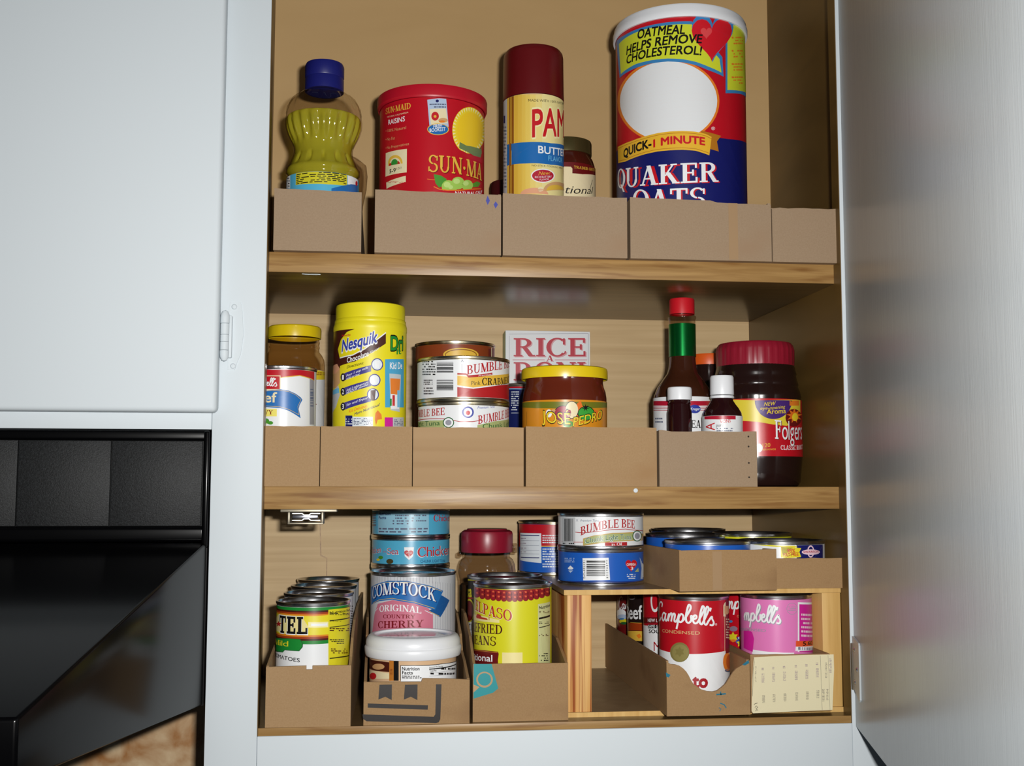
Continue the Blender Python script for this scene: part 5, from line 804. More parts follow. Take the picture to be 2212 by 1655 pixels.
  ('T', 'black', 3, 'sans', 'Amount Per Serving', [(14.8, 45.9), (21.7, 46.1), (29.5, 45.9)], 1.22, 0.01, 0.0),
  ('S','black',3,[(14.8,45.0),(29.6,44.9),(55.6,44.9)],0.97),
  ('T', 'black', 3, 'sans', 'Total Fat', [(15.1, 42.7), (18.6, 42.7), (22.2, 42.6)], 1.46, 0.02, 0.0),
  ('S','greymark',3,[(14.9,41.6),(29.6,41.3),(52.6,41.3)],0.24),
  ('G','black',3,[(27.5,42.9),(52.6,39.5),(52.6,42.9),(27.5,46.2)],1,0.5),
  ('G','black',3,[(16.1,39.7),(52.7,35.2),(52.7,38.6),(16.0,43.0)],1,0.6),
  ('S','greymark',3,[(14.9,38.9),(29.6,38.4),(52.7,38.3)],0.24),
 ],
 'beans': [
  ('P','tilered',1,[(-51.7,117.3),(-35.0,116.6),(-21.2,115.9),(-7.2,115.2),(2.5,115.2),(15.8,115.9),(27.7,117.2),(45.1,118.9),(45.1,109.8),(27.7,108.3),(15.8,107.0),(2.5,106.3),(-7.1,106.4),(-21.1,107.0),(-34.9,107.7),(-51.4,108.2)]),
  ('P','tilered',2,[(-35.7,108.9),(-36.2,107.9),(-37.6,107.1),(-39.8,106.5),(-42.6,106.2),(-45.8,106.4),(-48.6,106.9),(-50.0,107.7),(-48.7,108.8),(-45.8,109.8),(-42.6,110.5),(-39.8,110.7),(-37.6,110.5),(-36.2,109.8)]),
  ('P','tileorange',3,[(-44.4,115.1),(-39.7,115.7),(-38.3,114.3),(-42.5,113.7)]),
  ('P','tiledark',3,[(-35.7,113.7),(-36.0,112.5),(-36.7,112.0),(-37.4,112.4),(-37.7,113.6),(-37.4,114.8),(-36.7,115.3),(-36.0,114.9)]),
  ('P','tileorange',3,[(-44.4,111.1),(-39.6,111.8),(-38.2,110.3),(-42.5,109.7)]),
  ('P','tiledark',3,[(-35.7,110.2),(-36.0,109.0),(-36.7,108.5),(-37.4,108.9),(-37.7,110.0),(-37.4,111.3),(-36.7,111.8),(-36.0,111.4)]),
  ('P','tilered',2,[(-27.8,108.2),(-28.1,107.2),(-29.2,106.4),(-30.7,105.9),(-32.5,105.7),(-34.3,106.0),(-35.6,106.7),(-36.1,107.6),(-35.6,108.6),(-34.3,109.4),(-32.6,110.0),(-30.7,110.1),(-29.2,109.8),(-28.2,109.1)]),
  ('P','tileorange',3,[(-33.6,114.6),(-30.7,115.1),(-29.7,113.6),(-32.5,113.2)]),
  ('P','tiledark',3,[(-27.8,113.0),(-28.0,111.8),(-28.5,111.3),(-29.1,111.7),(-29.3,112.9),(-29.1,114.1),(-28.6,114.6),(-28.0,114.1)]),
  ('P','tileorange',3,[(-33.5,110.6),(-30.6,111.1),(-29.7,109.6),(-32.5,109.2)]),
  ('P','tiledark',3,[(-27.8,109.5),(-28.0,108.3),(-28.5,107.7),(-29.0,108.2),(-29.3,109.4),(-29.1,110.5),(-28.5,111.1),(-28.0,110.6)]),
  ('P','tilered',2,[(-21.4,107.7),(-21.7,106.8),(-22.5,106.0),(-23.8,105.5),(-25.3,105.4),(-26.7,105.7),(-27.7,106.4),(-28.1,107.3),(-27.7,108.3),(-26.7,109.1),(-25.3,109.6),(-23.9,109.7),(-22.6,109.4),(-21.7,108.7)]),
  ('P','tileorange',3,[(-26.1,114.3),(-23.8,114.7),(-23.0,113.2),(-25.3,112.8)]),
  ('P','tiledark',3,[(-21.4,112.5),(-21.6,111.3),(-22.0,110.8),(-22.5,111.3),(-22.6,112.4),(-22.5,113.6),(-22.0,114.1),(-21.6,113.7)]),
  ('P','tileorange',3,[(-26.1,110.3),(-23.8,110.7),(-23.0,109.2),(-25.3,108.9)]),
  ('P','tiledark',3,[(-21.4,109.0),(-21.6,107.8),(-22.0,107.3),(-22.4,107.8),(-22.6,108.9),(-22.5,110.1),(-22.0,110.6),(-21.6,110.2)]),
  ('P','tilered',2,[(-15.7,107.4),(-16.0,106.4),(-16.7,105.6),(-17.9,105.2),(-19.2,105.1),(-20.4,105.5),(-21.3,106.2),(-21.6,107.1),(-21.3,108.0),(-20.5,108.8),(-19.2,109.3),(-17.9,109.4),(-16.8,109.0),(-16.0,108.3)]),
  ('P','tileorange',3,[(-19.9,114.0),(-17.9,114.3),(-17.1,112.8),(-19.2,112.5)]),
  ('P','tiledark',3,[(-15.7,112.1),(-15.9,110.9),(-16.3,110.4),(-16.7,110.9),(-16.8,112.1),(-16.7,113.2),(-16.3,113.7),(-15.9,113.3)]),
  ('P','tileorange',3,[(-19.9,110.0),(-17.8,110.4),(-17.1,108.9),(-19.2,108.5)]),
  ('P','tiledark',3,[(-15.7,108.6),(-15.8,107.5),(-16.2,107.0),(-16.7,107.4),(-16.8,108.6),(-16.7,109.8),(-16.3,110.3),(-15.9,109.8)]),
  ('P','tilered',2,[(-10.4,107.1),(-10.7,106.2),(-11.4,105.4),(-12.5,104.9),(-13.7,104.9),(-14.8,105.3),(-15.6,106.0),(-15.9,106.9),(-15.6,107.9),(-14.8,108.6),(-13.7,109.1),(-12.5,109.1),(-11.4,108.8),(-10.7,108.0)]),
  ('P','tileorange',3,[(-14.4,113.8),(-12.4,114.1),(-11.8,112.6),(-13.7,112.3)]),
  ('P','tiledark',3,[(-10.4,111.9),(-10.6,110.7),(-10.9,110.2),(-11.3,110.7),(-11.5,111.8),(-11.3,113.0),(-11.0,113.5),(-10.6,113.0)]),
  ('P','tileorange',3,[(-14.4,109.8),(-12.4,110.1),(-11.8,108.7),(-13.7,108.3)]),
  ('P','tiledark',3,[(-10.4,108.4),(-10.6,107.2),(-10.9,106.7),(-11.3,107.2),(-11.5,108.3),(-11.3,109.5),(-10.9,110.0),(-10.6,109.5)]),
  ('P','tilered',2,[(-5.4,106.8),(-5.6,105.8),(-6.3,105.1),(-7.4,104.7),(-8.5,104.6),(-9.6,105.0),(-10.3,105.7),(-10.6,106.7),(-10.4,107.6),(-9.6,108.4),(-8.6,108.8),(-7.4,108.8),(-6.3,108.4),(-5.6,107.7)]),
  ('P','tileorange',3,[(-9.2,113.5),(-7.3,113.8),(-6.7,112.3),(-8.5,112.0)]),
  ('P','tiledark',3,[(-5.4,111.5),(-5.5,110.4),(-5.9,109.9),(-6.3,110.3),(-6.4,111.5),(-6.3,112.7),(-5.9,113.2),(-5.5,112.7)]),
  ('P','tileorange',3,[(-9.2,109.6),(-7.3,109.8),(-6.7,108.3),(-8.5,108.0)]),
  ('P','tiledark',3,[(-5.4,108.0),(-5.5,106.9),(-5.9,106.4),(-6.2,106.9),(-6.4,108.0),(-6.2,109.2),(-5.9,109.7),(-5.5,109.2)]),
  ('P','tilered',2,[(-0.4,106.7),(-0.7,105.8),(-1.4,105.0),(-2.4,104.6),(-3.6,104.6),(-4.6,105.0),(-5.3,105.7),(-5.6,106.7),(-5.3,107.6),(-4.6,108.3),(-3.6,108.8),(-2.4,108.8),(-1.4,108.4),(-0.7,107.6)]),
  ('P','tileorange',3,[(-4.2,113.4),(-2.4,113.7),(-1.7,112.2),(-3.5,111.9)]),
  ('P','tiledark',3,[(-0.4,111.4),(-0.6,110.3),(-0.9,109.8),(-1.3,110.3),(-1.5,111.4),(-1.3,112.6),(-0.9,113.1),(-0.6,112.6)]),
  ('P','tileorange',3,[(-4.2,109.5),(-2.4,109.8),(-1.7,108.3),(-3.5,108.0)]),
  ('P','tiledark',3,[(-0.4,108.0),(-0.6,106.8),(-0.9,106.3),(-1.3,106.8),(-1.5,108.0),(-1.3,109.1),(-0.9,109.6),(-0.6,109.1)]),
  ('P','tilered',2,[(4.5,106.6),(4.2,105.7),(3.5,104.9),(2.5,104.5),(1.4,104.5),(0.3,105.0),(-0.4,105.7),(-0.6,106.6),(-0.4,107.6),(0.3,108.3),(1.4,108.7),(2.5,108.7),(3.5,108.3),(4.2,107.5)]),
  ('P','tileorange',3,[(0.8,113.4),(2.6,113.6),(3.2,112.1),(1.4,111.9)]),
  ('P','tiledark',3,[(4.5,111.4),(4.3,110.2),(4.0,109.7),(3.6,110.2),(3.5,111.4),(3.6,112.5),(4.0,113.0),(4.3,112.5)]),
  ('P','tileorange',3,[(0.8,109.5),(2.6,109.7),(3.2,108.2),(1.4,108.0)]),
  ('P','tiledark',3,[(4.5,107.9),(4.3,106.7),(4.0,106.2),(3.6,106.7),(3.5,107.9),(3.6,109.0),(4.0,109.5),(4.3,109.0)]),
  ('P','tilered',2,[(9.5,106.9),(9.2,105.9),(8.5,105.2),(7.5,104.8),(6.3,104.8),(5.3,105.3),(4.5,106.0),(4.3,107.0),(4.5,107.9),(5.3,108.6),(6.3,109.0),(7.5,109.0),(8.5,108.6),(9.2,107.8)]),
  ('P','tileorange',3,[(5.7,113.7),(7.5,113.9),(8.2,112.4),(6.4,112.2)]),
  ('P','tiledark',3,[(9.5,111.6),(9.4,110.4),(9.0,110.0),(8.6,110.5),(8.4,111.6),(8.6,112.8),(9.0,113.3),(9.4,112.8)]),
  ('P','tileorange',3,[(5.7,109.8),(7.5,110.0),(8.2,108.5),(6.4,108.3)]),
  ('P','tiledark',3,[(9.5,108.1),(9.4,107.0),(9.0,106.5),(8.6,107.0),(8.5,108.2),(8.6,109.3),(9.0,109.8),(9.4,109.3)]),
  ('P','tilered',2,[(14.7,107.1),(14.5,106.2),(13.7,105.5),(12.6,105.1),(11.4,105.1),(10.3,105.6),(9.6,106.3),(9.3,107.3),(9.6,108.2),(10.3,108.9),(11.4,109.3),(12.6,109.3),(13.7,108.8),(14.5,108.0)]),
  ('P','tileorange',3,[(10.8,114.0),(12.7,114.2),(13.3,112.7),(11.4,112.5)]),
  ('P','tiledark',3,[(14.7,111.8),(14.6,110.7),(14.2,110.2),(13.8,110.7),(13.6,111.9),(13.8,113.0),(14.2,113.5),(14.6,113.0)]),
  ('P','tileorange',3,[(10.8,110.1),(12.7,110.3),(13.3,108.7),(11.4,108.5)]),
  ('P','tiledark',3,[(14.7,108.4),(14.6,107.2),(14.2,106.7),(13.8,107.2),(13.6,108.4),(13.8,109.6),(14.2,110.0),(14.6,109.5)]),
  ('P','tilered',2,[(20.3,107.4),(20.0,106.5),(19.2,105.8),(18.0,105.4),(16.7,105.5),(15.6,105.9),(14.8,106.7),(14.5,107.6),(14.8,108.6),(15.6,109.3),(16.7,109.7),(18.0,109.6),(19.2,109.1),(20.0,108.4)]),
  ('P','tileorange',3,[(16.1,114.4),(18.1,114.5),(18.8,113.0),(16.8,112.8)]),
  ('P','tiledark',3,[(20.3,112.2),(20.2,111.0),(19.7,110.5),(19.3,111.0),(19.1,112.2),(19.3,113.4),(19.7,113.8),(20.2,113.3)]),
  ('P','tileorange',3,[(16.1,110.4),(18.1,110.6),(18.8,109.1),(16.8,108.9)]),
  ('P','tiledark',3,[(20.3,108.7),(20.2,107.5),(19.7,107.0),(19.3,107.6),(19.1,108.7),(19.3,109.9),(19.7,110.3),(20.2,109.8)]),
  ('P','tilered',2,[(26.6,108.0),(26.2,107.1),(25.3,106.4),(23.9,106.0),(22.5,106.1),(21.2,106.6),(20.4,107.4),(20.1,108.4),(20.4,109.3),(21.2,110.0),(22.5,110.3),(23.9,110.3),(25.3,109.8),(26.2,109.0)]),
  ('P','tileorange',3,[(21.8,115.1),(24.0,115.2),(24.9,113.6),(22.6,113.5)]),
  ('P','tiledark',3,[(26.6,112.8),(26.4,111.6),(25.9,111.2),(25.4,111.7),(25.2,112.9),(25.4,114.0),(25.9,114.5),(26.4,114.0)]),
  ('P','tileorange',3,[(21.8,111.1),(24.0,111.3),(24.9,109.7),(22.6,109.6)]),
  ('P','tiledark',3,[(26.6,109.3),(26.4,108.1),(25.9,107.7),(25.4,108.2),(25.2,109.4),(25.4,110.5),(25.9,111.0),(26.4,110.5)]),
  ('P','tilered',2,[(34.1,108.6),(33.7,107.7),(32.5,107.1),(30.8,106.8),(29.1,106.9),(27.6,107.4),(26.7,108.2),(26.3,109.2),(26.7,110.1),(27.6,110.8),(29.1,111.1),(30.8,111.0),(32.5,110.5),(33.7,109.6)]),
  ('P','tileorange',3,[(28.3,115.9),(31.0,116.0),(32.0,114.4),(29.2,114.3)]),
  ('P','tiledark',3,[(34.1,113.4),(33.9,112.3),(33.2,111.8),(32.6,112.4),(32.4,113.6),(32.6,114.7),(33.3,115.2),(33.9,114.6)]),
  ('P','tileorange',3,[(28.3,111.9),(31.0,112.0),(32.0,110.4),(29.2,110.3)]),
  ('P','tiledark',3,[(34.1,109.9),(33.9,108.8),(33.2,108.3),(32.6,108.8),(32.4,110.0),(32.6,111.2),(33.2,111.6),(33.9,111.1)]),
  ('P','tilered',2,[(45.4,109.3),(44.6,108.4),(42.5,107.8),(39.9,107.6),(37.5,107.8),(35.5,108.4),(34.2,109.3),(33.8,110.2),(34.2,111.2),(35.5,111.8),(37.5,112.1),(39.9,111.9),(42.5,111.3),(44.6,110.3)]),
  ('P','tileorange',3,[(36.3,116.9),(40.1,116.9),(41.7,115.2),(37.6,115.3)]),
  ('P','tiledark',3,[(45.4,114.2),(44.9,113.0),(43.8,112.6),(42.8,113.2),(42.4,114.4),(42.8,115.6),(43.8,116.0),(44.9,115.4)]),
  ('P','tileorange',3,[(36.3,112.9),(40.1,112.9),(41.7,111.2),(37.6,111.3)]),
  ('P','tiledark',3,[(45.4,110.6),(44.9,109.5),(43.8,109.1),(42.8,109.6),(42.3,110.9),(42.8,112.0),(43.8,112.4),(44.9,111.8)]),
  ('T', 'cream', 4, 'serif', 'ELPASO', [(-46.4, 94.2), (-18.1, 90.7), (-0.2, 86.5)], 10.26, 0.0, 0.0),
  ('T', 'tilered2', 5, 'serif', 'ELPASO', [(-44.4, 94.9), (-18.1, 91.2), (-0.8, 87.0)], 9.62, 0.0, 0.0),
  ('P','butterpale',2,[(-53.4,90.3),(-29.6,90.4),(-12.4,88.0),(-12.4,85.4),(-24.3,85.6),(-53.4,85.1)]),
  ('P','tilered2',3,[(-43.2,89.1),(-40.0,91.7),(-34.8,91.2),(-32.6,89.2),(-29.6,89.1),(-26.0,88.8),(-24.3,87.3),(-41.5,87.5)]),
  ('S','caramel',3,[(-23.0,90.6),(-23.0,87.1)],0.77),
  ('T', 'darkbrown', 2, 'serif', 'REFRIED', [(-53.4, 74.2), (-27.7, 75.0), (-9.6, 75.0)], 8.5, 0.0, 0.0),
  ('T', 'darkbrown', 2, 'serif', 'BEANS', [(-53.4, 62.5), (-31.4, 63.9), (-15.7, 64.4)], 8.25, 0.0, 0.0),
  ('P','oxblood',2,[(-53.4,57.8),(-29.4,59.6),(-13.7,59.4),(-12.9,57.4),(-13.7,51.7),(-13.3,45.5),(-53.4,40.4)]),
  ('T', 'white', 3, 'sans', 'ditional', [(-53.4, 47.5), (-31.3, 49.3), (-19.3, 50.0)], 5.92, 0.015, 0.0),
  ('S','caramel',3,[(-53.4,56.9),(-29.4,58.7),(-14.1,58.5)],0.53),
  ('P','butterpale',1,[(-9.7,58.8),(9.0,58.9),(9.0,45.7),(-9.6,45.7)]),
  ('P','white',2,[(1.9,47.1),(1.8,46.8),(1.4,46.5),(0.9,46.3),(0.2,46.2),(-0.6,46.1),(-1.4,46.2),(-2.1,46.3),(-2.7,46.5),(-3.0,46.8),(-3.2,47.1),(-3.0,47.4),(-2.7,47.7),(-2.1,47.9),(-1.4,48.1),(-0.6,48.1),(0.2,48.1),(0.9,47.9),(1.4,47.7),(1.8,47.4)]),
  ('P','nutcream',2,[(25.0,101.7),(32.5,102.0),(45.5,102.4),(45.1,43.5),(32.4,43.9),(25.0,44.0)]),
  ('T', 'black', 3, 'sans', 'Nutrition', [(26.2, 96.9), (32.5, 97.4), (44.6, 98.1)], 2.72, 0.025, 0.0),
  ('S','black',3,[(26.2,88.5),(32.5,88.9),(44.6,89.5)],1.67),
  ('S','black',3,[(26.2,80.2),(32.5,80.6),(44.5,81.2)],0.77),
  ('G','darkbrown',3,[(26.2,95.5),(44.2,94.0),(44.2,91.7),(26.2,93.3)],2,0.5),
  ('G','black',3,[(26.2,86.0),(41.3,84.6),(41.3,82.4),(26.2,83.7)],2,0.5),
  ('G','darkbrown',3,[(26.2,74.9),(41.3,73.4),(41.3,70.8),(26.2,72.3)],2,0.35),
  ('G','black',3,[(26.2,57.8),(41.2,56.1),(41.2,47.8),(26.2,49.6)],4,0.45),
 ],
 'beans_rear': [
  ('P','labelyellow',2,[(-54.2,116.8),(-40.4,118.1),(-21.8,119.2),(-21.7,117.3),(-40.4,116.2),(-54.2,114.9)]),
  ('T', 'labelyellow', 2, 'sans', 'sa', [(-54.2, 98.7), (-50.4, 99.4), (-39.5, 100.4)], 11.23, 0.03, 0.0),
  ('P','crabred',2,[(-54.2,98.0),(-40.2,99.5),(-21.7,100.8),(-21.7,99.2),(-40.2,97.9),(-54.2,96.3)]),
  ('P','labelyellow',3,[(-34.1,87.1),(-34.4,84.6),(-35.1,82.1),(-36.2,79.8),(-37.9,77.8),(-40.1,76.2),(-42.8,75.1),(-46.5,74.4),(-52.2,74.1),(-54.2,74.3),(-54.2,75.7),(-54.2,77.6),(-54.2,79.8),(-54.2,82.3),(-54.2,84.9),(-54.2,87.5),(-54.2,89.9),(-54.2,92.2),(-54.2,94.0),(-54.2,95.4),(-53.0,96.7),(-46.8,97.6),(-43.1,97.6),(-40.3,97.0),(-38.0,95.8),(-36.3,94.1),(-35.1,92.0),(-34.4,89.7)]),
  ('P','oxblood',4,[(-36.1,86.6),(-36.3,84.4),(-36.8,82.2),(-37.8,80.2),(-39.2,78.4),(-41.0,77.0),(-43.2,76.1),(-46.0,75.5),(-49.8,75.3),(-54.2,75.2),(-54.2,76.4),(-54.2,78.1),(-54.2,80.0),(-54.2,82.2),(-54.2,84.5),(-54.2,86.8),(-54.2,89.0),(-54.2,90.9),(-54.2,92.6),(-54.2,93.8),(-50.3,95.3),(-46.3,95.9),(-43.5,95.9),(-41.2,95.3),(-39.3,94.3),(-37.9,92.8),(-36.9,91.0),(-36.3,88.9)]),
  ('P','white',1,[(-54.2,79.3),(-40.1,81.1),(-21.6,82.6),(-21.4,37.4),(-39.6,35.4),(-54.2,32.9)]),
  ('T', 'black', 3, 'serif', 'diti', [(-54.2, 65.1), (-53.1, 65.7), (-40.4, 67.1)], 10.53, 0.0, 0.0),
  ('G','darkred',3,[(-54.2,61.9),(-39.2,64.1),(-39.1,60.0),(-54.2,57.8)],2,0.7),
 ],
 'bluecan': [
  ('P','canred',1,[(-56.0,57.9),(-29.5,58.7),(-12.5,59.0),(2.0,59.0),(16.8,59.0),(35.7,58.7),(35.5,30.2),(16.7,30.8),(1.9,30.9),(-12.5,30.8),(-29.5,30.3),(-56.0,28.8)]),
  ('P','gold',2,[(-13.6,31.5),(1.2,31.7),(16.3,31.5),(35.5,31.0),(35.5,30.0),(16.3,30.6),(1.2,30.7),(-13.6,30.6)]),
  ('P','icewhite',3,[(-47.7,44.5),(-13.6,44.9),(-13.3,13.1),(-47.6,14.7)]),
  ('S','navy',4,[(-45.9,42.0),(-15.7,42.4)],0.98),
  ('S','navy',4,[(-45.8,17.9),(-15.7,18.7)],0.98),
  ('S','greyblue',4,[(-45.8,36.5),(-15.7,37.0)],0.29),
  ('G','purplegrey',4,[(-45.8,39.1),(-33.5,39.6),(-33.5,38.0),(-45.8,37.5)],1,0.8),
  ('S','greyblue',4,[(-45.8,31.2),(-15.7,31.7)],0.29),
  ('G','purplegrey',4,[(-45.8,33.7),(-33.5,34.3),(-33.5,32.7),(-45.8,32.2)],1,0.8),
  ('S','greyblue',4,[(-45.8,26.1),(-15.7,26.7)],0.29),
  ('G','purplegrey',4,[(-45.8,28.6),(-33.5,29.1),(-33.5,27.6),(-45.8,27.0)],1,0.8),
  ('S','greyblue',4,[(-45.8,22.0),(-15.7,22.7)],0.29),
  ('G','purplegrey',4,[(-45.8,24.5),(-33.5,25.1),(-33.5,23.6),(-45.8,22.9)],1,0.8),
  ('G','icewhite',3,[(-12.1,43.7),(7.4,43.8),(7.4,33.8),(-12.1,33.6)],4,0.85),
  ('G','icewhite',3,[(-12.1,29.3),(7.4,29.5),(7.3,8.1),(-12.1,7.9)],8,0.85),
 ],
 'tuna_top': [
  ('P','silver',1,[(-45.6,30.0),(-25.8,30.4),(-25.9,3.7),(-45.8,2.8)]),
  ('B','black',2,[(-41.5,28.8),(-28.2,29.1),(-28.3,7.3),(-41.6,6.8)],11,1),
  ('G','black',2,[(-44.8,5.5),(-26.5,6.2),(-26.5,4.1),(-44.8,3.3)],1,0.8),
  ('T', 'greyblue', 1, 'sans', 'X', [(-25.0, 26.5), (-23.8, 26.6), (-22.7, 26.6)], 2.08, 0.0, 0.0),
  ('T', 'greyblue', 1, 'sans', 'Premium Tuna', [(-20.2, 26.4), (-10.6, 26.7), (-1.7, 26.8)], 2.07, 0, 0.3),
  ('P','deepgreen2',1,[(-54.8,3.7),(-19.8,3.0),(2.5,2.9),(25.6,3.1),(61.5,3.5),(61.5,-0.3),(25.5,-0.1),(2.4,-0.3),(-19.8,-0.2),(-54.8,-0.7)]),
  ('S','crabred',1,[(-46.8,6.3),(-28.1,6.6),(-16.9,6.9)],0.44),
  ('S','crabred',1,[(-25.9,16.2),(-16.9,15.7),(-1.8,17.4),(11.3,19.1),(25.7,19.4),(35.1,18.3),(61.5,16.5)],0.61),
  ('P','tunagold',2,[(-17.3,10.3),(-6.1,13.5),(11.3,15.9),(35.1,16.2),(61.5,13.5),(61.5,7.2),(35.0,8.0),(11.2,7.3),(-6.1,5.2),(-17.3,3.3)]),
  ('P','tunagreen',3,[(-16.3,9.8),(-6.1,12.8),(11.3,15.0),(35.0,15.3),(35.0,8.7),(11.2,8.2),(-6.1,6.1),(-16.4,4.4)]),
  ('T', 'white', 4, 'sans', 'Chunk Light Tuna', [(-15.1, 5.4), (6.8, 8.9), (32.7, 9.0)], 4.99, 0.03, 0.0),
  ('T', 'deepgreen', 5, 'sans', 'Chunk Light Tuna', [(-14.8, 5.7), (7.0, 9.1), (32.4, 9.2)], 4.82, 0.0, 0.0),
  ('T', 'crabred', 5, 'serif', 'BUMBLE BEE', [(-19.8, 13.0), (5.6, 20.3), (37.6, 19.4)], 8.1, 0.0, 0.0),
  ('P','crabred',4,[(4.2,6.8),(27.2,6.9),(27.2,2.4),(4.2,1.5)]),
  ('T', 'white', 5, 'serif', 'in Oil', [(10.7, 3.6), (15.7, 3.8), (21.0, 3.9)], 2.59, 0.0, 0.0),
  ('P','deepgreen',5,[(52.5,11.9),(51.7,10.3),(49.7,8.9),(47.1,7.8),(44.3,7.1),(41.5,7.0),(39.0,7.3),(36.9,8.1),(35.4,9.4),(34.4,10.9),(34.1,12.6),(34.5,14.2),(35.4,15.7),(37.0,16.8),(39.1,17.5),(41.7,17.7),(44.4,17.4),(47.3,16.5),(49.9,15.2),(51.8,13.6)]),
  ('P','white',6,[(50.1,12.0),(49.5,10.6),(48.1,9.4),(46.0,8.5),(43.8,8.0),(41.5,7.8),(39.4,8.1),(37.7,8.8),(36.4,9.8),(35.5,11.1),(35.3,12.5),(35.6,13.9),(36.4,15.1),(37.8,16.1),(39.5,16.7),(41.6,16.8),(43.9,16.5),(46.2,15.8),(48.2,14.8),(49.6,13.4)]),
  ('P','greymark',7,[(46.7,12.1),(46.4,11.2),(45.6,10.5),(44.4,9.8),(43.0,9.5),(41.5,9.4),(40.1,9.6),(39.0,10.0),(38.1,10.7),(37.5,11.5),(37.3,12.5),(37.5,13.4),(38.1,14.2),(39.0,14.8),(40.2,15.2),(41.6,15.3),(43.1,15.1),(44.5,14.6),(45.6,13.9),(46.4,13.1)]),
 ],
 'tuna_blue': [
  ('P','deepblue',1,[(-55.2,3.0),(-18.0,4.5),(8.8,4.7),(61.5,3.7),(61.5,0.2),(8.7,0.9),(-18.0,0.7),(-55.2,-1.0)]),
  ('P','white',1,[(-17.9,26.4),(7.6,27.3),(8.9,6.2),(-17.3,5.3)]),
  ('B','black',2,[(-13.8,24.3),(4.3,24.5),(4.2,8.8),(-13.9,8.5)],9,0),
  ('G','black',2,[(-17.2,25.0),(-15.1,25.1),(-15.2,6.7),(-17.3,6.7)],10,0.5),
  ('G','black',2,[(5.1,25.3),(7.1,25.3),(7.0,7.1),(5.0,7.1)],8,0.6),
  ('P','white',1,[(-36.2,16.0),(-32.3,18.8),(-28.4,16.4),(-29.9,15.1),(-34.2,14.8)]),
  ('P','paleblue',1,[(-35.5,13.9),(-28.8,14.3),(-32.3,11.8)]),
  ('G','paleblue',1,[(-41.4,26.1),(-27.3,26.8),(-27.3,21.6),(-41.4,20.9)],3,0.7),
  ('P','red',1,[(32.4,21.8),(32.5,22.1),(33.1,23.1),(34.4,24.0),(36.4,24.4),(38.7,23.9),(40.6,22.6),(41.3,20.9),(40.6,19.3),(38.6,17.8),(36.3,16.4),(34.3,15.2),(33.0,14.1),(32.4,13.3),(32.3,13.0),(32.3,13.3),(31.7,14.1),(30.5,15.4),(28.8,16.8),(27.0,18.3),(25.7,19.9),(25.2,21.6),(25.7,23.2),(27.1,24.3),(28.9,24.7),(30.6,24.2),(31.8,23.1),(32.4,22.2)]),
  ('T', 'white', 2, 'sans', 'OMEGA', [(26.5, 19.0), (32.3, 19.0), (39.1, 18.9)], 2.43, 0.02, 0.0),
  ('T', 'white', 2, 'sans', '3', [(31.6, 14.9), (33.4, 14.9), (35.2, 14.9)], 2.95, 0.02, 0.0),
  ('G','white',1,[(26.9,11.7),(38.7,11.2),(38.6,5.6),(26.9,6.2)],3,0.7),
  ('P','paleblue',1,[(46.7,26.3),(52.7,21.6),(57.7,4.7),(48.4,5.4),(51.1,15.6)]),
  ('P','icewhite',2,[(52.6,20.7),(61.5,18.4),(59.6,6.3),(54.1,6.7)]),
  ('P','tunagreen',2,[(37.3,12.9),(43.6,16.5),(44.5,12.5)]),
 ],
 'chicken_can': [
  ('P','nutyellow',1,[(-28.0,39.9),(-4.3,38.2),(14.8,37.6),(14.8,36.4),(-4.3,36.8),(-28.0,38.3)]),
  ('P','navy',1,[(14.4,39.2),(28.6,39.0),(51.0,38.3),(49.9,21.6),(28.1,22.4),(14.1,22.7)]),
  ('P','labelyellow',2,[(-0.4,38.1),(13.0,38.1),(12.8,27.0),(-0.6,26.9)]),
  ('P','labelyellow',2,[(-0.4,36.9),(19.0,35.8),(17.0,32.2),(18.8,27.4),(1.9,26.1)]),
  ('T', 'red', 3, 'sans', '98%', [(5.2, 31.5), (9.0, 31.6), (12.9, 31.7)], 3.5, 0.02, 0.0),
  ('T', 'red', 3, 'sans', 'FAT FREE', [(2.0, 27.8), (9.0, 28.2), (16.3, 28.4)], 3.15, 0.02, 0.0),
  ('P','pinkwhite',2,[(34.2,32.3),(33.9,30.5),(33.2,28.9),(32.1,27.7),(30.8,26.9),(29.4,26.7),(28.1,27.0),(27.0,27.8),(26.1,29.1),(25.6,30.7),(25.4,32.5),(25.7,34.3),(26.3,35.9),(27.2,37.1),(28.4,37.9),(29.8,38.2),(31.1,37.9),(32.4,37.0),(33.4,35.7),(34.0,34.1)]),
  ('P','navy',3,[(32.7,32.3),(32.5,30.9),(32.0,29.7),(31.3,28.7),(30.4,28.1),(29.5,27.9),(28.6,28.1),(27.8,28.8),(27.2,29.8),(26.8,31.1),(26.7,32.5),(26.9,33.9),(27.3,35.1),(28.0,36.1),(28.8,36.7),(29.7,36.9),(30.7,36.7),(31.5,36.0),(32.2,35.0),(32.6,33.7)]),
  ('P','pinkwhite',4,[(43.2,31.4),(42.5,30.7),(40.9,30.1),(38.5,29.7),(35.6,29.4),(32.5,29.2),(29.5,29.2),(26.7,29.4),(24.2,29.7),(22.1,30.1),(20.6,30.7),(19.7,31.3),(19.4,32.0),(19.7,32.7),(20.7,33.3),(22.2,33.8),(24.3,34.2),(26.8,34.4),(29.7,34.4),(32.7,34.3),(35.7,33.9),(38.6,33.4),(41.0,32.8),(42.6,32.1)]),
  ('T', 'crimson', 5, 'sans', 'SWANSON', [(21.1, 31.1), (29.7, 31.2), (40.5, 31.1)], 1.93, 0.02, 0.0),
 ],
 'soup_red': [
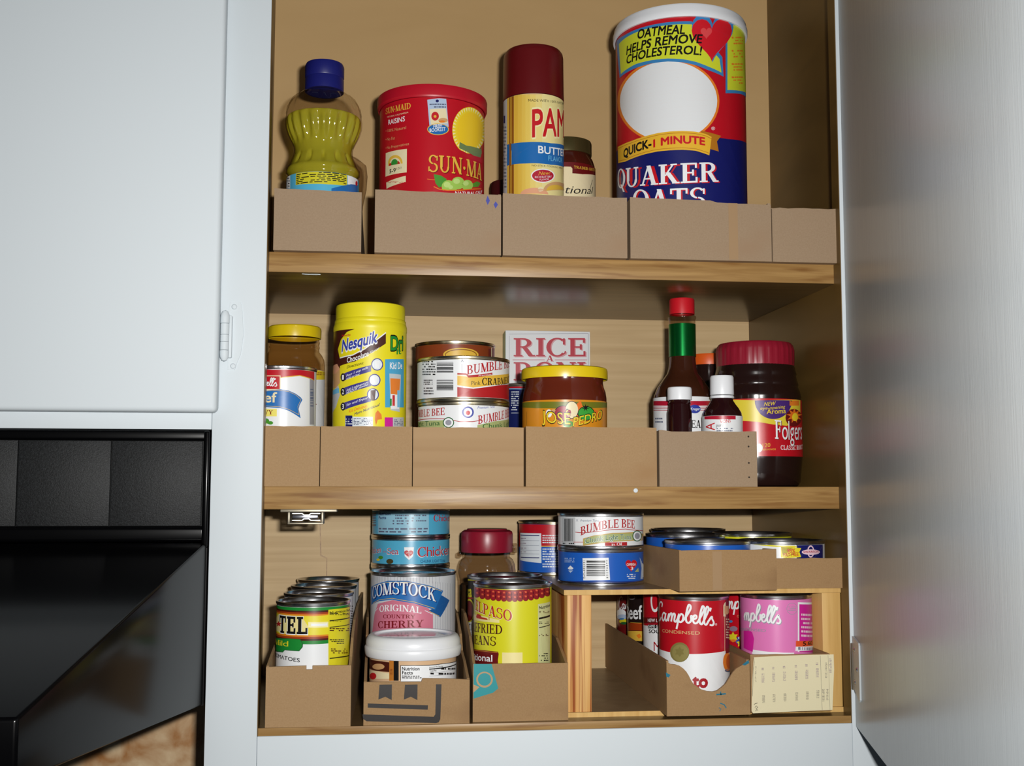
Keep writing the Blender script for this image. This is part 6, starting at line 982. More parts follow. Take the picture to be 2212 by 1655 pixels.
  ('P','white',1,[(-48.3,50.8),(-33.2,50.5),(-18.1,50.0),(-1.2,50.2),(15.2,50.9),(31.3,51.5),(48.3,51.2),(47.2,-4.2),(29.9,-3.5),(14.4,-3.9),(-1.9,-4.6),(-18.9,-5.2),(-34.3,-5.4),(-48.3,-5.9)]),
  ('T', 'white', 2, 'script', "Campbell's", [(-48.3, 77.0), (-8.2, 78.7), (20.3, 75.6)], 7.44, 0.0, 0.0),
  ('T', 'white', 2, 'sans', '®', [(20.5, 76.0), (21.8, 76.0), (23.2, 76.0)], 1.94, 0.0, 0.0),
  ('T', 'tan', 2, 'sans', 'CONDENSED', [(-36.2, 67.6), (-13.4, 68.1), (5.5, 68.1)], 2.92, 0.015, 0.0),
  ('P','medal',3,[(-4.4,51.8),(-4.6,50.0),(-5.1,48.3),(-6.0,46.7),(-7.1,45.3),(-8.5,44.1),(-10.1,43.1),(-11.8,42.5),(-13.7,42.2),(-15.6,42.2),(-17.5,42.5),(-19.3,43.2),(-20.9,44.1),(-22.3,45.4),(-23.4,46.8),(-24.0,48.5),(-24.2,50.2),(-24.0,52.0),(-23.3,53.8),(-22.2,55.5),(-20.8,57.0),(-19.1,58.3),(-17.3,59.3),(-15.4,60.0),(-13.5,60.3),(-11.6,60.3),(-9.9,59.9),(-8.3,59.1),(-6.9,58.1),(-5.9,56.7),(-5.0,55.2),(-4.6,53.5)]),
  ('P','medal2',4,[(-5.5,51.3),(-5.6,49.8),(-6.1,48.4),(-6.8,47.0),(-7.7,45.8),(-8.9,44.8),(-10.2,44.0),(-11.7,43.5),(-13.2,43.2),(-14.8,43.2),(-16.4,43.5),(-17.9,44.1),(-19.2,44.9),(-20.3,46.0),(-21.1,47.2),(-21.6,48.6),(-21.8,50.1),(-21.6,51.6),(-21.0,53.1),(-20.2,54.5),(-19.0,55.8),(-17.7,56.9),(-16.2,57.7),(-14.6,58.3),(-13.1,58.5),(-11.5,58.5),(-10.1,58.1),(-8.7,57.5),(-7.6,56.6),(-6.7,55.5),(-6.0,54.2),(-5.6,52.8)]),
  ('P','medal',5,[(-13.5,56.4),(-12.0,54.2),(-9.1,54.3),(-10.5,51.9),(-9.2,49.6),(-12.0,49.3),(-13.6,46.9),(-15.2,49.0),(-18.3,48.8),(-16.8,51.4),(-18.3,53.6),(-15.1,54.0)]),
  ('P','darkred',2,[(36.8,99.6),(48.3,100.0),(48.3,48.6),(35.1,49.0)]),
  ('P','cream',3,[(32.1,93.9),(34.4,96.1),(36.7,96.8),(36.2,83.1),(31.9,83.8)]),
  ('P','tan',4,[(34.3,93.2),(48.3,92.2),(48.3,86.1),(39.3,84.8),(34.1,85.7)]),
  ('S','cream',3,[(34.5,83.6),(33.6,50.0)],0.73),
  ('G','cream',4,[(37.1,81.8),(48.3,80.4),(48.3,60.8),(36.4,62.5)],8,0.6),
  ('T', 'soupred', 2, 'sans', 'to', [(-2.1, 20.3), (5.2, 20.0), (12.5, 20.3)], 11.25, 0.045, 0.0),
  ('P','orange',2,[(48.3,39.3),(48.3,37.1),(48.3,35.0),(48.3,33.2),(45.5,32.8),(41.3,32.5),(38.3,32.6),(35.8,33.2),(33.8,34.3),(32.3,35.8),(31.2,37.7),(30.6,39.8),(30.4,41.9),(30.7,44.1),(31.4,46.0),(32.6,47.6),(34.3,48.8),(36.4,49.4),(39.0,49.4),(42.2,48.7),(47.0,47.2),(48.3,45.3),(48.3,43.5),(48.3,41.5)]),
  ('P','darkorange',3,[(48.3,39.3),(48.3,37.3),(48.3,35.5),(48.3,34.0),(48.3,33.3),(43.6,33.9),(40.5,34.6),(38.4,35.8),(37.0,37.4),(36.1,39.3),(35.9,41.3),(36.3,43.3),(37.2,44.9),(38.8,46.2),(41.1,46.8),(44.5,46.7),(48.3,45.4),(48.3,44.5),(48.3,43.1),(48.3,41.3)]),
  ('P','greyblue',2,[(48.3,31.2),(48.3,30.7),(48.3,30.2),(45.3,30.7),(42.0,31.0),(39.3,31.3),(37.1,31.7),(35.4,32.1),(34.2,32.6),(33.4,33.1),(33.2,33.7),(33.4,34.1),(34.2,34.5),(35.5,34.7),(37.2,34.7),(39.5,34.5),(42.2,34.0),(45.6,33.3),(48.3,32.1),(48.3,31.7)]),
 ],
 'soup_noodle': [
  ('P','white',1,[(-46.7,65.1),(-19.6,66.7),(-4.8,67.1),(-5.5,8.2),(-20.3,6.9),(-48.3,2.1)]),
  ('T', 'white', 2, 'script', "Campbell's", [(-28.0, 80.9), (12.7, 82.4), (48.3, 80.1)], 12.02, 0.0, 0.0),
  ('P','oxblood',3,[(-46.3,72.8),(-19.5,75.5),(-19.6,69.5),(-46.6,66.7)]),
  ('S','crimson',4,[(-42.2,74.0),(-19.5,75.8)],0.44),
  ('T', 'white', 5, 'sans', 'NEW LABEL', [(-32.7, 69.7), (-19.6, 70.7), (-8.3, 71.2)], 3.11, 0.02, 0.0),
  ('S','crimson',4,[(-42.4,67.2),(-19.6,69.2)],0.44),
  ('P','black',3,[(-32.7,67.1),(-19.6,68.3),(-19.7,64.6),(-32.8,63.3)]),
  ('T', 'white', 4, 'sans', 'SAME GREAT', [(-32.0, 64.1), (-19.6, 65.1), (-8.3, 65.6)], 2.76, 0.01, 0.0),
  ('T', 'black', 2, 'sans', 'SOUP', [(-31.3, 59.0), (-23.0, 59.7), (-12.0, 60.2)], 3.46, 0.03, 0.0),
  ('T', 'soupred', 2, 'sans', 'M', [(-24.3, 42.0), (-19.9, 42.3), (-14.9, 42.5)], 9.05, 0.0, 0.0),
 ],
 'soup_beef': [
  ('T', 'white', 2, 'sans', 'Beef', [(-48.3, 63.1), (-31.2, 65.1), (-17.0, 66.3)], 13.8, 0.02, 0.0),
  ('P','greymark',2,[(-26.5,87.9),(-26.8,87.2),(-27.6,86.5),(-28.9,85.9),(-30.5,85.4),(-32.5,85.1),(-34.7,85.0),(-37.0,85.1),(-39.1,85.5),(-40.6,86.0),(-41.1,86.7),(-40.5,87.5),(-39.0,88.3),(-36.9,89.0),(-34.7,89.5),(-32.5,89.8),(-30.5,89.9),(-28.8,89.7),(-27.6,89.3),(-26.8,88.7)]),
  ('P','black',3,[(-27.9,88.3),(-28.1,87.8),(-28.7,87.3),(-29.7,86.8),(-31.0,86.5),(-32.5,86.3),(-34.1,86.2),(-35.7,86.3),(-37.1,86.5),(-38.1,86.9),(-38.4,87.4),(-38.1,87.9),(-37.1,88.5),(-35.7,89.0),(-34.1,89.3),(-32.5,89.6),(-30.9,89.6),(-29.7,89.5),(-28.7,89.2),(-28.1,88.8)]),
  ('P','burnt',1,[(-48.3,59.4),(-25.5,61.5),(-14.4,62.0),(-14.5,54.3),(-25.6,53.7),(-48.3,51.1)]),
  ('S','gold',2,[(-36.7,60.9),(-14.4,62.2)],0.37),
  ('P','butter',1,[(-48.3,50.7),(-25.6,53.2),(-14.5,53.9),(-14.6,43.5),(-25.8,42.8),(-48.3,40.1)]),
  ('P','orange',2,[(-25.7,48.7),(-20.8,50.9),(-18.7,47.5),(-22.1,45.4)]),
 ],
 'soup_kids': [
  ('T', 'white', 2, 'script', "Campbell's", [(-35.4, 67.7), (-15.9, 69.4), (6.8, 70.0)], 5.77, 0.0, 0.0),
  ('P','white',2,[(-21.3,64.3),(-21.6,62.8),(-22.8,61.4),(-24.6,60.1),(-27.1,59.2),(-30.2,58.7),(-34.0,58.5),(-38.7,58.7),(-44.1,58.8),(-44.1,60.2),(-44.1,61.7),(-44.1,63.2),(-44.1,64.5),(-38.5,66.5),(-33.9,67.7),(-30.1,68.3),(-27.0,68.3),(-24.5,67.9),(-22.7,67.0),(-21.6,65.7)]),
  ('P','paleblue',3,[(-19.4,60.6),(-19.8,59.7),(-20.9,58.8),(-22.6,58.1),(-24.9,57.4),(-27.7,57.0),(-30.9,56.9),(-34.4,56.9),(-38.1,57.1),(-41.6,57.5),(-43.5,58.2),(-41.6,59.3),(-38.0,60.5),(-34.4,61.5),(-30.8,62.3),(-27.6,62.8),(-24.8,62.9),(-22.5,62.7),(-20.8,62.2),(-19.8,61.5)]),
  ('P','nutyellow',3,[(-18.9,55.9),(-19.2,55.0),(-20.1,54.1),(-21.4,53.4),(-23.3,52.8),(-25.4,52.5),(-27.8,52.4),(-30.2,52.6),(-32.3,53.0),(-33.9,53.6),(-34.4,54.4),(-33.8,55.4),(-32.3,56.3),(-30.1,57.2),(-27.8,57.8),(-25.4,58.2),(-23.2,58.3),(-21.4,58.0),(-20.0,57.5),(-19.2,56.8)]),
  ('P','deepgreen',4,[(-19.5,53.8),(-19.7,53.3),(-20.4,52.8),(-21.6,52.4),(-23.0,52.0),(-24.7,51.8),(-26.6,51.7),(-28.3,51.7),(-29.8,51.9),(-30.9,52.2),(-31.3,52.7),(-30.9,53.2),(-29.8,53.7),(-28.3,54.2),(-26.5,54.6),(-24.7,54.8),(-23.0,54.9),(-21.5,54.8),(-20.4,54.6),(-19.7,54.2)]),
  ('P','midblue',4,[(-24.0,58.1),(-24.2,57.8),(-24.8,57.5),(-25.7,57.2),(-27.0,57.0),(-28.5,56.8),(-30.1,56.6),(-31.7,56.6),(-33.1,56.7),(-34.0,56.9),(-34.4,57.1),(-34.0,57.4),(-33.1,57.8),(-31.7,58.2),(-30.1,58.5),(-28.5,58.7),(-27.0,58.8),(-25.7,58.8),(-24.8,58.6),(-24.2,58.4)]),
 ],
 'soup_pink': [
  ('T', 'greymark', 1, 'script', "mpbell's", [(-35.8, 77.6), (-12.8, 78.0), (5.3, 76.9)], 6.98, 0.0, 0.0),
  ('T', 'white', 2, 'script', "mpbell's", [(-36.8, 78.2), (-13.2, 78.8), (4.8, 77.6)], 6.98, 0.0, 0.0),
  ('T', 'greymark', 1, 'sans', 'CONDENSED', [(-49.0, 66.7), (-25.1, 69.0), (-9.5, 69.7)], 2.47, 0.01, 0.0),
  ('P','greymark',1,[(21.2,91.4),(21.0,90.2),(20.5,89.1),(19.8,88.1),(18.8,87.3),(17.7,86.7),(16.5,86.3),(15.3,86.2),(14.0,86.4),(12.9,86.8),(11.9,87.5),(11.1,88.3),(10.5,89.4),(10.1,90.5),(10.0,91.7),(10.2,92.9),(10.6,94.0),(11.2,95.0),(12.1,95.9),(13.1,96.5),(14.3,96.9),(15.5,97.0),(16.7,96.8),(17.9,96.4),(19.0,95.7),(19.9,94.8),(20.6,93.8),(21.1,92.6)]),
  ('P','souppink',2,[(20.7,91.4),(20.6,90.3),(20.1,89.3),(19.4,88.4),(18.6,87.6),(17.5,87.0),(16.4,86.7),(15.3,86.6),(14.1,86.8),(13.1,87.1),(12.2,87.8),(11.4,88.6),(10.9,89.5),(10.5,90.6),(10.4,91.7),(10.6,92.8),(10.9,93.9),(11.5,94.8),(12.3,95.6),(13.3,96.2),(14.4,96.5),(15.5,96.6),(16.6,96.5),(17.7,96.1),(18.7,95.4),(19.6,94.6),(20.2,93.6),(20.6,92.6)]),
  ('G','greymark',3,[(11.7,94.0),(19.3,93.8),(19.2,89.2),(11.6,89.4)],3,0.8),
  ('P','white',1,[(21.7,97.4),(49.0,95.4),(49.0,48.6),(20.5,51.7)]),
  ('P','magenta',2,[(23.3,95.5),(49.0,93.5),(49.0,48.6),(22.2,51.6)]),
  ('G','pinkwhite',3,[(25.4,87.5),(49.0,85.3),(49.0,61.7),(24.8,64.4)],6,0.8),
  ('P','magenta',1,[(-37.2,68.2),(-29.2,70.5),(-23.9,68.2),(-21.9,62.4),(-23.7,50.1),(-37.8,52.1)]),
  ('P','white',1,[(-24.3,52.3),(-6.5,51.6),(16.5,51.1),(16.5,47.2),(-6.6,47.0),(-24.4,48.1)]),
  ('P','sticker',4,[(18.6,61.9),(49.0,59.9),(49.0,55.0),(18.3,56.6)]),
  ('T', 'black', 5, 'sans', '5.60', [(26.5, 57.0), (33.2, 56.7), (43.7, 55.9)], 3.78, 0.02, 0.0),
  ('P','white',4,[(18.3,56.6),(49.0,55.0),(49.0,50.9),(17.7,52.7)]),
  ('B','greyblue',5,[(21.0,56.2),(49.0,53.2),(49.0,50.6),(20.9,53.7)],12,1),
 ],
 'soup_stars': [
  ('T', 'white', 2, 'script', "Campbell's", [(-47.9, 80.9), (-9.4, 83.3), (14.9, 83.6)], 6.92, 0.0, 0.0),
  ('T', 'tan', 2, 'sans', 'CONDENSED', [(-15.0, 75.1), (-9.5, 75.3), (2.5, 75.5)], 2.25, 0.0, 0.0),
  ('P','nutyellow',3,[(-19.8,60.5),(-18.1,57.9),(-14.5,58.3),(-16.4,55.5),(-14.6,53.0),(-18.1,52.9),(-20.0,49.9),(-21.7,52.5),(-26.0,52.0),(-23.6,54.9),(-25.9,57.3),(-21.6,57.6)]),
  ('P','nutyellow',3,[(-11.7,54.2),(-10.4,51.8),(-7.5,51.5),(-9.6,49.4),(-9.2,46.7),(-11.8,47.8),(-14.5,46.3),(-13.9,49.1),(-16.2,50.9),(-13.1,51.6)]),
  ('P','logoblue',2,[(-8.1,52.7),(-8.4,51.5),(-9.0,50.4),(-10.0,49.5),(-11.3,48.9),(-12.7,48.6),(-14.1,48.7),(-15.4,49.1),(-16.5,49.9),(-17.1,50.9),(-17.4,52.0),(-17.1,53.3),(-16.4,54.4),(-15.3,55.3),(-14.0,56.0),(-12.5,56.3),(-11.1,56.2),(-9.9,55.7),(-8.9,54.9),(-8.3,53.9)]),
  ('P','white',3,[(-9.3,55.2),(-9.4,54.7),(-9.8,54.3),(-10.3,53.9),(-11.0,53.6),(-11.7,53.5),(-12.4,53.5),(-13.1,53.7),(-13.6,54.0),(-13.9,54.4),(-14.0,54.9),(-13.9,55.4),(-13.6,55.8),(-13.0,56.2),(-12.4,56.5),(-11.6,56.6),(-10.9,56.6),(-10.3,56.4),(-9.8,56.1),(-9.4,55.7)]),
  ('P','orange',4,[(-16.0,52.2),(-16.2,51.8),(-16.6,51.4),(-17.4,51.1),(-18.3,50.8),(-19.4,50.7),(-20.5,50.6),(-21.5,50.7),(-22.4,50.9),(-22.9,51.1),(-23.1,51.5),(-22.9,51.9),(-22.3,52.3),(-21.5,52.6),(-20.5,52.9),(-19.4,53.1),(-18.3,53.1),(-17.4,53.0),(-16.6,52.8),(-16.2,52.5)]),
  ('P','purplegrey',2,[(-14.6,63.8),(-14.9,63.0),(-15.5,62.2),(-16.5,61.6),(-17.8,61.1),(-19.2,60.8),(-20.7,60.8),(-22.1,61.1),(-23.2,61.5),(-24.0,62.2),(-24.2,62.9),(-23.9,63.8),(-23.2,64.6),(-22.0,65.2),(-20.6,65.7),(-19.1,66.0),(-17.7,66.0),(-16.4,65.7),(-15.5,65.2),(-14.8,64.6)]),
  ('P','midblue',2,[(-20.1,70.6),(-20.2,70.2),(-20.5,69.9),(-21.0,69.6),(-21.6,69.3),(-22.3,69.2),(-23.0,69.2),(-23.6,69.3),(-24.1,69.6),(-24.4,69.9),(-24.5,70.2),(-24.4,70.6),(-24.1,71.0),(-23.6,71.3),(-22.9,71.5),(-22.2,71.6),(-21.5,71.6),(-20.9,71.5),(-20.5,71.3),(-20.2,71.0)]),
 ],
 'rice': [
  ('S','greymark',1,[(4.0,173.1),(95.7,175.2)],0.54),
  ('S','greymark',1,[(4.4,171.1),(4.5,114.6)],0.4),
  ('S','greymark',1,[(95.7,175.2),(95.4,115.6)],0.54),
  ('T', 'shadowpink', 1, 'serif', 'RICE', [(10.6, 146.4), (52.0, 147.0), (93.6, 147.8)], 21.22, 0.0, 0.0),
  ('T', 'crimson', 2, 'serif', 'RICE', [(9.3, 147.5), (50.6, 148.2), (92.3, 148.8)], 20.95, 0.0, 0.0),
  ('S','crimson',1,[(8.1,143.5),(45.2,144.0)],0.54),
  ('S','crimson',1,[(56.7,144.1),(94.2,144.6)],0.54),
  ('T', 'crimson', 2, 'serif', 'A', [(46.6, 142.2), (51.0, 142.3), (55.5, 142.4)], 6.71, 0.0, 0.0),
  ('T', 'shadowpink', 1, 'serif', 'RONI', [(10.6, 118.9), (51.9, 119.5), (93.5, 120.1)], 21.18, 0.0, 0.0),
  ('T', 'crimson', 2, 'serif', 'RONI', [(9.3, 120.0), (50.6, 120.6), (92.2, 121.2)], 20.91, 0.0, 0.0),
 ],
 'tray_arrows': [
  ('P','ink',1,[(13.8,35.3),(24.9,35.3),(24.8,21.7),(19.1,24.7),(13.0,22.4)]),
  ('P','ink',1,[(36.4,34.9),(47.6,34.9),(47.5,21.2),(41.7,24.3),(35.5,21.9)]),
  ('P','ink',1,[(3.7,19.2),(57.0,16.5),(56.8,12.7),(3.7,15.5)]),
  ('P','ink',1,[(-0.8,9.8),(62.2,6.4),(63.6,8.6),(64.0,34.8),(69.0,34.7),(68.1,4.4),(66.7,1.5),(64.6,0.9),(2.8,3.7),(-0.2,5.8)]),
 ],
 'tray_teal': [
  ('P','teal',1,[(0.7,51.4),(16.9,51.1),(23.0,29.3),(18.2,25.6),(0.6,20.6)]),
  ('P','cardtan',2,[(18.0,37.2),(17.8,35.6),(17.2,34.1),(16.3,32.8),(15.1,31.7),(13.7,30.9),(12.1,30.4),(10.5,30.2),(8.8,30.5),(7.2,31.0),(5.8,31.9),(4.6,33.0),(3.7,34.4),(3.2,35.9),(3.0,37.4),(3.1,39.0),(3.7,40.5),(4.6,41.8),(5.8,42.9),(7.2,43.8),(8.8,44.3),(10.4,44.4),(12.1,44.2),(13.7,43.6),(15.1,42.8),(16.3,41.6),(17.2,40.3),(17.8,38.8)]),
  ('P','teal',3,[(16.4,37.5),(16.3,36.2),(15.8,35.1),(15.1,34.0),(14.2,33.2),(13.0,32.5),(11.8,32.1),(10.5,32.0),(9.1,32.2),(7.9,32.6),(6.8,33.3),(5.8,34.2),(5.1,35.3),(4.7,36.4),(4.5,37.7),(4.7,38.9),(5.1,40.1),(5.8,41.1),(6.7,42.0),(7.9,42.6),(9.1,43.0),(10.4,43.1),(11.8,43.0),(13.0,42.5),(14.1,41.9),(15.1,41.0),(15.8,39.9),(16.2,38.7)]),
  ('P','cardtan',2,[(0.5,33.2),(6.0,30.8),(0.6,26.1)]),
 ],
 'tray_blue': [
  ('P','inkblue',1,[(103.1,51.6),(104.7,56.4),(106.9,51.7),(104.8,47.4)]),
  ('P','inkblue',1,[(110.4,48.0),(112.3,51.2),(114.5,48.1),(112.3,44.2)]),
 ],
 'tray_curve': [
  ('P','inkteal',1,[(-0.7,39.0),(3.6,36.7),(1.8,34.4),(-0.4,35.3)]),
  ('P','inkteal',1,[(70.5,44.8),(76.4,49.0),(77.2,46.2),(73.1,44.0)]),
  ('S','inkteal',1,[(45.9,18.5),(54.8,19.1)],1.26),
  ('S','inkteal',1,[(49.8,21.1),(50.3,18.0)],0.95),
  ('S','inkteal',1,[(49.4,10.7),(53.0,9.5),(55.0,6.3)],0.94),
  ('S','inkteal',1,[(48.1,6.8),(50.1,5.7),(48.9,3.7)],0.63),
 ],
 'tray_receipt': [
  ('P','receipt',1,[(3.1,49.8),(25.5,50.6),(48.0,51.1),(79.7,51.3),(79.8,37.6),(78.7,21.6),(77.4,0.8),(46.9,0.3),(18.9,-0.5),(1.4,-0.8),(0.2,1.8),(1.3,28.2)]),
  ('S','black',2,[(3.1,49.5),(3.5,45.2),(2.5,38.9),(2.0,28.2),(1.1,14.5)],0.27),
  ('S','inkgrey',2,[(66.8,50.4),(67.1,32.5),(67.5,1.0)],0.27),
  ('S','inkgrey',2,[(74.3,50.8),(74.7,32.3),(75.0,0.8)],0.22),
  ('G','purplegrey',2,[(10.3,40.3),(12.4,40.3),(12.4,37.6),(10.3,37.7)],2,0.8),
  ('G','purplegrey',2,[(10.4,35.0),(13.0,35.0),(12.9,26.4),(10.2,26.5)],9,0.7),
  ('G','inkgrey',2,[(10.5,15.6),(13.1,15.6),(13.0,8.1),(10.4,8.2)],8,0.7),
  ('G','purplegrey',2,[(20.4,41.0),(22.5,41.0),(22.5,38.3),(20.4,38.3)],2,0.8),
  ('G','purplegrey',2,[(20.5,35.7),(23.1,35.6),(22.9,27.1),(20.3,27.2)],9,0.7),
  ('G','inkgrey',2,[(20.6,16.2),(23.2,16.1),(23.0,8.7),(20.5,8.8)],8,0.7),
  ('G','purplegrey',2,[(30.8,41.7),(32.9,41.7),(32.9,39.0),(30.7,39.0)],2,0.8),
  ('G','purplegrey',2,[(30.9,36.4),(33.5,36.3),(33.3,27.8),(30.7,27.8)],9,0.7),
  ('G','inkgrey',2,[(31.0,16.8),(33.5,16.7),(33.4,9.3),(30.8,9.3)],8,0.7),
  ('G','purplegrey',2,[(42.1,42.4),(44.2,42.3),(44.1,39.7),(42.0,39.7)],2,0.8),
  ('G','purplegrey',2,[(42.1,37.0),(44.8,37.0),(44.6,28.5),(41.9,28.5)],9,0.7),
  ('G','inkgrey',2,[(42.2,17.3),(44.8,17.3),(44.6,9.8),(42.0,9.9)],8,0.7),
  ('G','purplegrey',2,[(52.2,43.1),(54.4,43.0),(54.3,40.4),(52.1,40.4)],2,0.8),
  ('G','purplegrey',2,[(52.3,37.7),(54.9,37.7),(54.7,29.1),(52.1,29.2)],9,0.7),
  ('G','inkgrey',2,[(52.3,17.9),(54.9,17.9),(54.8,10.4),(52.2,10.4)],8,0.7),
  ('G','purplegrey',2,[(62.4,44.3),(64.5,44.3),(64.5,41.6),(62.3,41.6)],2,0.8),
  ('G','purplegrey',2,[(62.4,39.0),(65.1,38.9),(64.9,30.4),(62.3,30.4)],9,0.7),
  ('G','inkgrey',2,[(62.5,19.0),(65.1,18.9),(64.9,11.5),(62.3,11.5)],8,0.7),
  ('G','inkgrey',2,[(71.3,44.2),(73.3,44.1),(73.0,29.7),(71.0,29.7)],12,0.6),
  ('G','purplegrey',2,[(75.4,47.9),(77.7,47.8),(77.3,34.4),(75.1,34.5)],10,0.6),
  ('G','inkgrey',2,[(67.9,20.1),(70.2,20.1),(69.9,8.4),(67.7,8.4)],9,0.6),
  ('G','inkgrey',2,[(71.9,20.1),(73.9,20.0),(73.6,9.4),(71.6,9.4)],8,0.6),
  ('S','black',2,[(2.6,7.3),(6.0,8.5)],0.43),
  ('S','black',2,[(3.4,4.4),(4.8,5.9),(6.2,4.6),(4.2,3.0)],0.43),
  ('S','black',2,[(3.9,1.2),(5.3,2.7),(6.3,1.6)],0.43),
  ('G','inkgrey',2,[(4.1,42.0),(5.5,42.0),(5.2,27.1),(3.8,27.1)],12,0.4),
 ],
}
# ------------------------------------------------------------------ print colours
INK = dict(white=(236, 238, 240), black=(18, 17, 18), gold=(226, 182, 66), cream=(232, 218, 178), tan=(206, 160, 110), red=(196, 24, 34), green=(38, 140, 52),
 navy=(20, 26, 98), paleblue=(178, 196, 222), greyblue=(96, 104, 128), orange=(228, 126, 40), blue=(28, 104, 176), yellow=(236, 208, 46), palelemon=(240, 232, 176),
 sunyellow=(238, 200, 40), grassgreen=(110, 132, 84), canred=(186, 20, 36), darkred=(120, 12, 22), leafgreen=(72, 146, 46), grape=(160, 200, 88), grapehi=(190, 220, 128),
 silver=(196, 198, 200), browngold=(140, 84, 24), butter=(222, 180, 66), butterlite=(229, 198, 94), butterb=(224, 185, 74), butterc=(227, 192, 84), butterd=(231, 206, 114), buttere=(232, 212, 132), butterpale=(232, 218, 150), skyblue=(110, 186, 226), crimson=(178, 24, 50),
 peach=(226, 164, 128), oxblood=(104, 20, 22), ovalwhite=(226, 228, 230), midblue=(58, 128, 184), lime=(206, 214, 50), heartred=(206, 26, 40), hearthi=(222, 74, 78),
 ribbon=(228, 178, 50), ribbondark=(176, 112, 28), yellowpanel=(208, 200, 44), ribbonblue=(36, 108, 178), ribbonblue2=(30, 88, 152), lemonbox=(236, 222, 110), greymark=(150, 150, 160),
 chocolate=(72, 30, 22), logoblue=(52, 66, 160), bannerblue=(62, 58, 138), icewhite=(222, 230, 236), panelblue=(74, 164, 206), glassgrey=(190, 200, 204), magenta=(206, 34, 150),
 crabred=(176, 30, 34), darkolive=(72, 64, 34), tunagreen=(168, 178, 118), deepgreen=(32, 92, 46), deepgreen2=(30, 112, 44), tunagold=(196, 160, 86), salsagreen=(112, 116, 32), onionred=(156, 40, 62),
 peppergreen=(58, 156, 56), flame=(226, 112, 34), coffeeyellow=(224, 204, 60), purple=(72, 40, 116), labelgreen=(26, 132, 50), darkbrown=(72, 24, 14), burnt=(156, 56, 18), flame2=(218, 132, 30),
 labelyellow=(226, 212, 40), nutyellow=(220, 208, 40), cherrypink=(206, 118, 140), seapale=(150, 200, 222), caramel=(186, 116, 44), tilered=(140, 28, 36), tileorange=(214, 92, 60), tiledark=(92, 16, 28),
 tilered2=(176, 44, 30), nutcream=(206, 208, 150), purplegrey=(140, 118, 138), deepblue=(24, 44, 116), pinkwhite=(238, 204, 218), medal=(128, 118, 66), medal2=(142, 132, 78), darkorange=(190, 84, 30),
 soupred=(164, 22, 34), souppink=(222, 122, 184), sticker=(226, 84, 40), shadowpink=(206, 150, 156), ink=(40, 35, 33), teal=(28, 142, 148), cardtan=(178, 146, 106), inkblue=(72, 78, 160), inkteal=(36, 112, 136),
 receipt=(226, 216, 180), inkgrey=(120, 112, 104))
def ink(n):
    return mat('print_' + n, INK[n], 0.34, 0.45)

# ------------------------------------------------------------------ lettering: plain (built-in face), roman with serifs, brush script
TXT = {}
def prepare_text():
    want = {('H', 0.0)}
    for es in ART.values():
        for e in es:
            if e[0] == 'T' and e[3] in ('sans', 'rot'): want.add((e[4], 0.0))
            if e[0] == 'T' and e[3] == 'serif':
                for ch in e[4]:
                    if ch not in GLYPH: want.add((ch, 0.0))
    obs = {}
    for t, off in want:
        cu = bpy.data.curves.new('t', 'FONT'); cu.body = t; cu.offset = off; cu.resolution_u = 3; cu.fill_mode = 'FRONT'
        ob = bpy.data.objects.new('t', cu); C.objects.link(ob); obs[(t, off)] = ob
    dg = bpy.context.evaluated_depsgraph_get(); dg.update()
    for k, ob in obs.items():
        me = ob.evaluated_get(dg).to_mesh()
        TXT[k] = ([(v.co.x, v.co.y) for v in me.vertices], [list(p.vertices) for p in me.polygons])
        ob.evaluated_get(dg).to_mesh_clear()
    for ob in obs.values():
        cu = ob.data; bpy.data.objects.remove(ob); bpy.data.curves.remove(cu)
# roman capitals, drawn from thick stems, thin hairlines, bowls and slab serifs (cap height 1)
ST, TH, SE = 0.17, 0.075, 0.085
def q(x0, y0, x1, y1): return [(x0, y0), (x1, y0), (x1, y1), (x0, y1)]
def stem(x, y0=0.0, y1=1.0, w=None, s0=True, s1=True):
    w = w or ST; r = [q(x - w / 2, y0, x + w / 2, y1)]
    if s0: r.append(q(x - w / 2 - SE, y0, x + w / 2 + SE, y0 + TH))
    if s1: r.append(q(x - w / 2 - SE, y1 - TH, x + w / 2 + SE, y1))
    return r
def dia(x0, y0, x1, y1, w): return [[(x0 - w / 2, y0), (x0 + w / 2, y0), (x1 + w / 2, y1), (x1 - w / 2, y1)]]
def bowl(cx, cy, rx, ry, a0, a1, w, t, n=12):
    o = []; i = []
    for k in range(n + 1):
        a = math.radians(a0 + (a1 - a0) * k / n); ca, sa = math.cos(a), math.sin(a)
        o.append((cx + rx * ca, cy + ry * sa)); i.append((cx + (rx - w) * ca, cy + (ry - t) * sa))
    return [[o[k], o[k + 1], i[k + 1], i[k]] for k in range(n)]
def serif_tick(x, y0, y1): return [[(x - 0.04, y0), (x + 0.04, y0), (x + 0.04, y1), (x - 0.04, y1)]]
G = {}
G['I'] = (stem(.17), .34)
G['L'] = (stem(.18) + [q(.18, 0, .66, TH + .01)] + serif_tick(.63, 0, .3), .7)
G['T'] = (stem(.36, s1=False) + [q(.02, 1 - TH - .01, .7, 1)] + serif_tick(.05, .72, 1) + serif_tick(.67, .72, 1), .72)
G['E'] = (stem(.18) + [q(.18, 0, .66, TH + .01), q(.18, 1 - TH - .01, .64, 1), q(.18, .47, .5, .55)] + serif_tick(.64, 0, .28) + serif_tick(.62, .74, 1) + serif_tick(.5, .36, .66), .7)
G['F'] = (stem(.18) + [q(.18, 1 - TH - .01, .64, 1), q(.18, .47, .5, .55)] + serif_tick(.62, .72, 1) + serif_tick(.5, .36, .66), .68)
G['H'] = (stem(.17) + stem(.65) + [q(.17, .47, .65, .55)], .82)
G['N'] = (stem(.14, w=.08) + stem(.7, w=.08, s0=False) + dia(.7, 0, .14, 1, .2), .84)
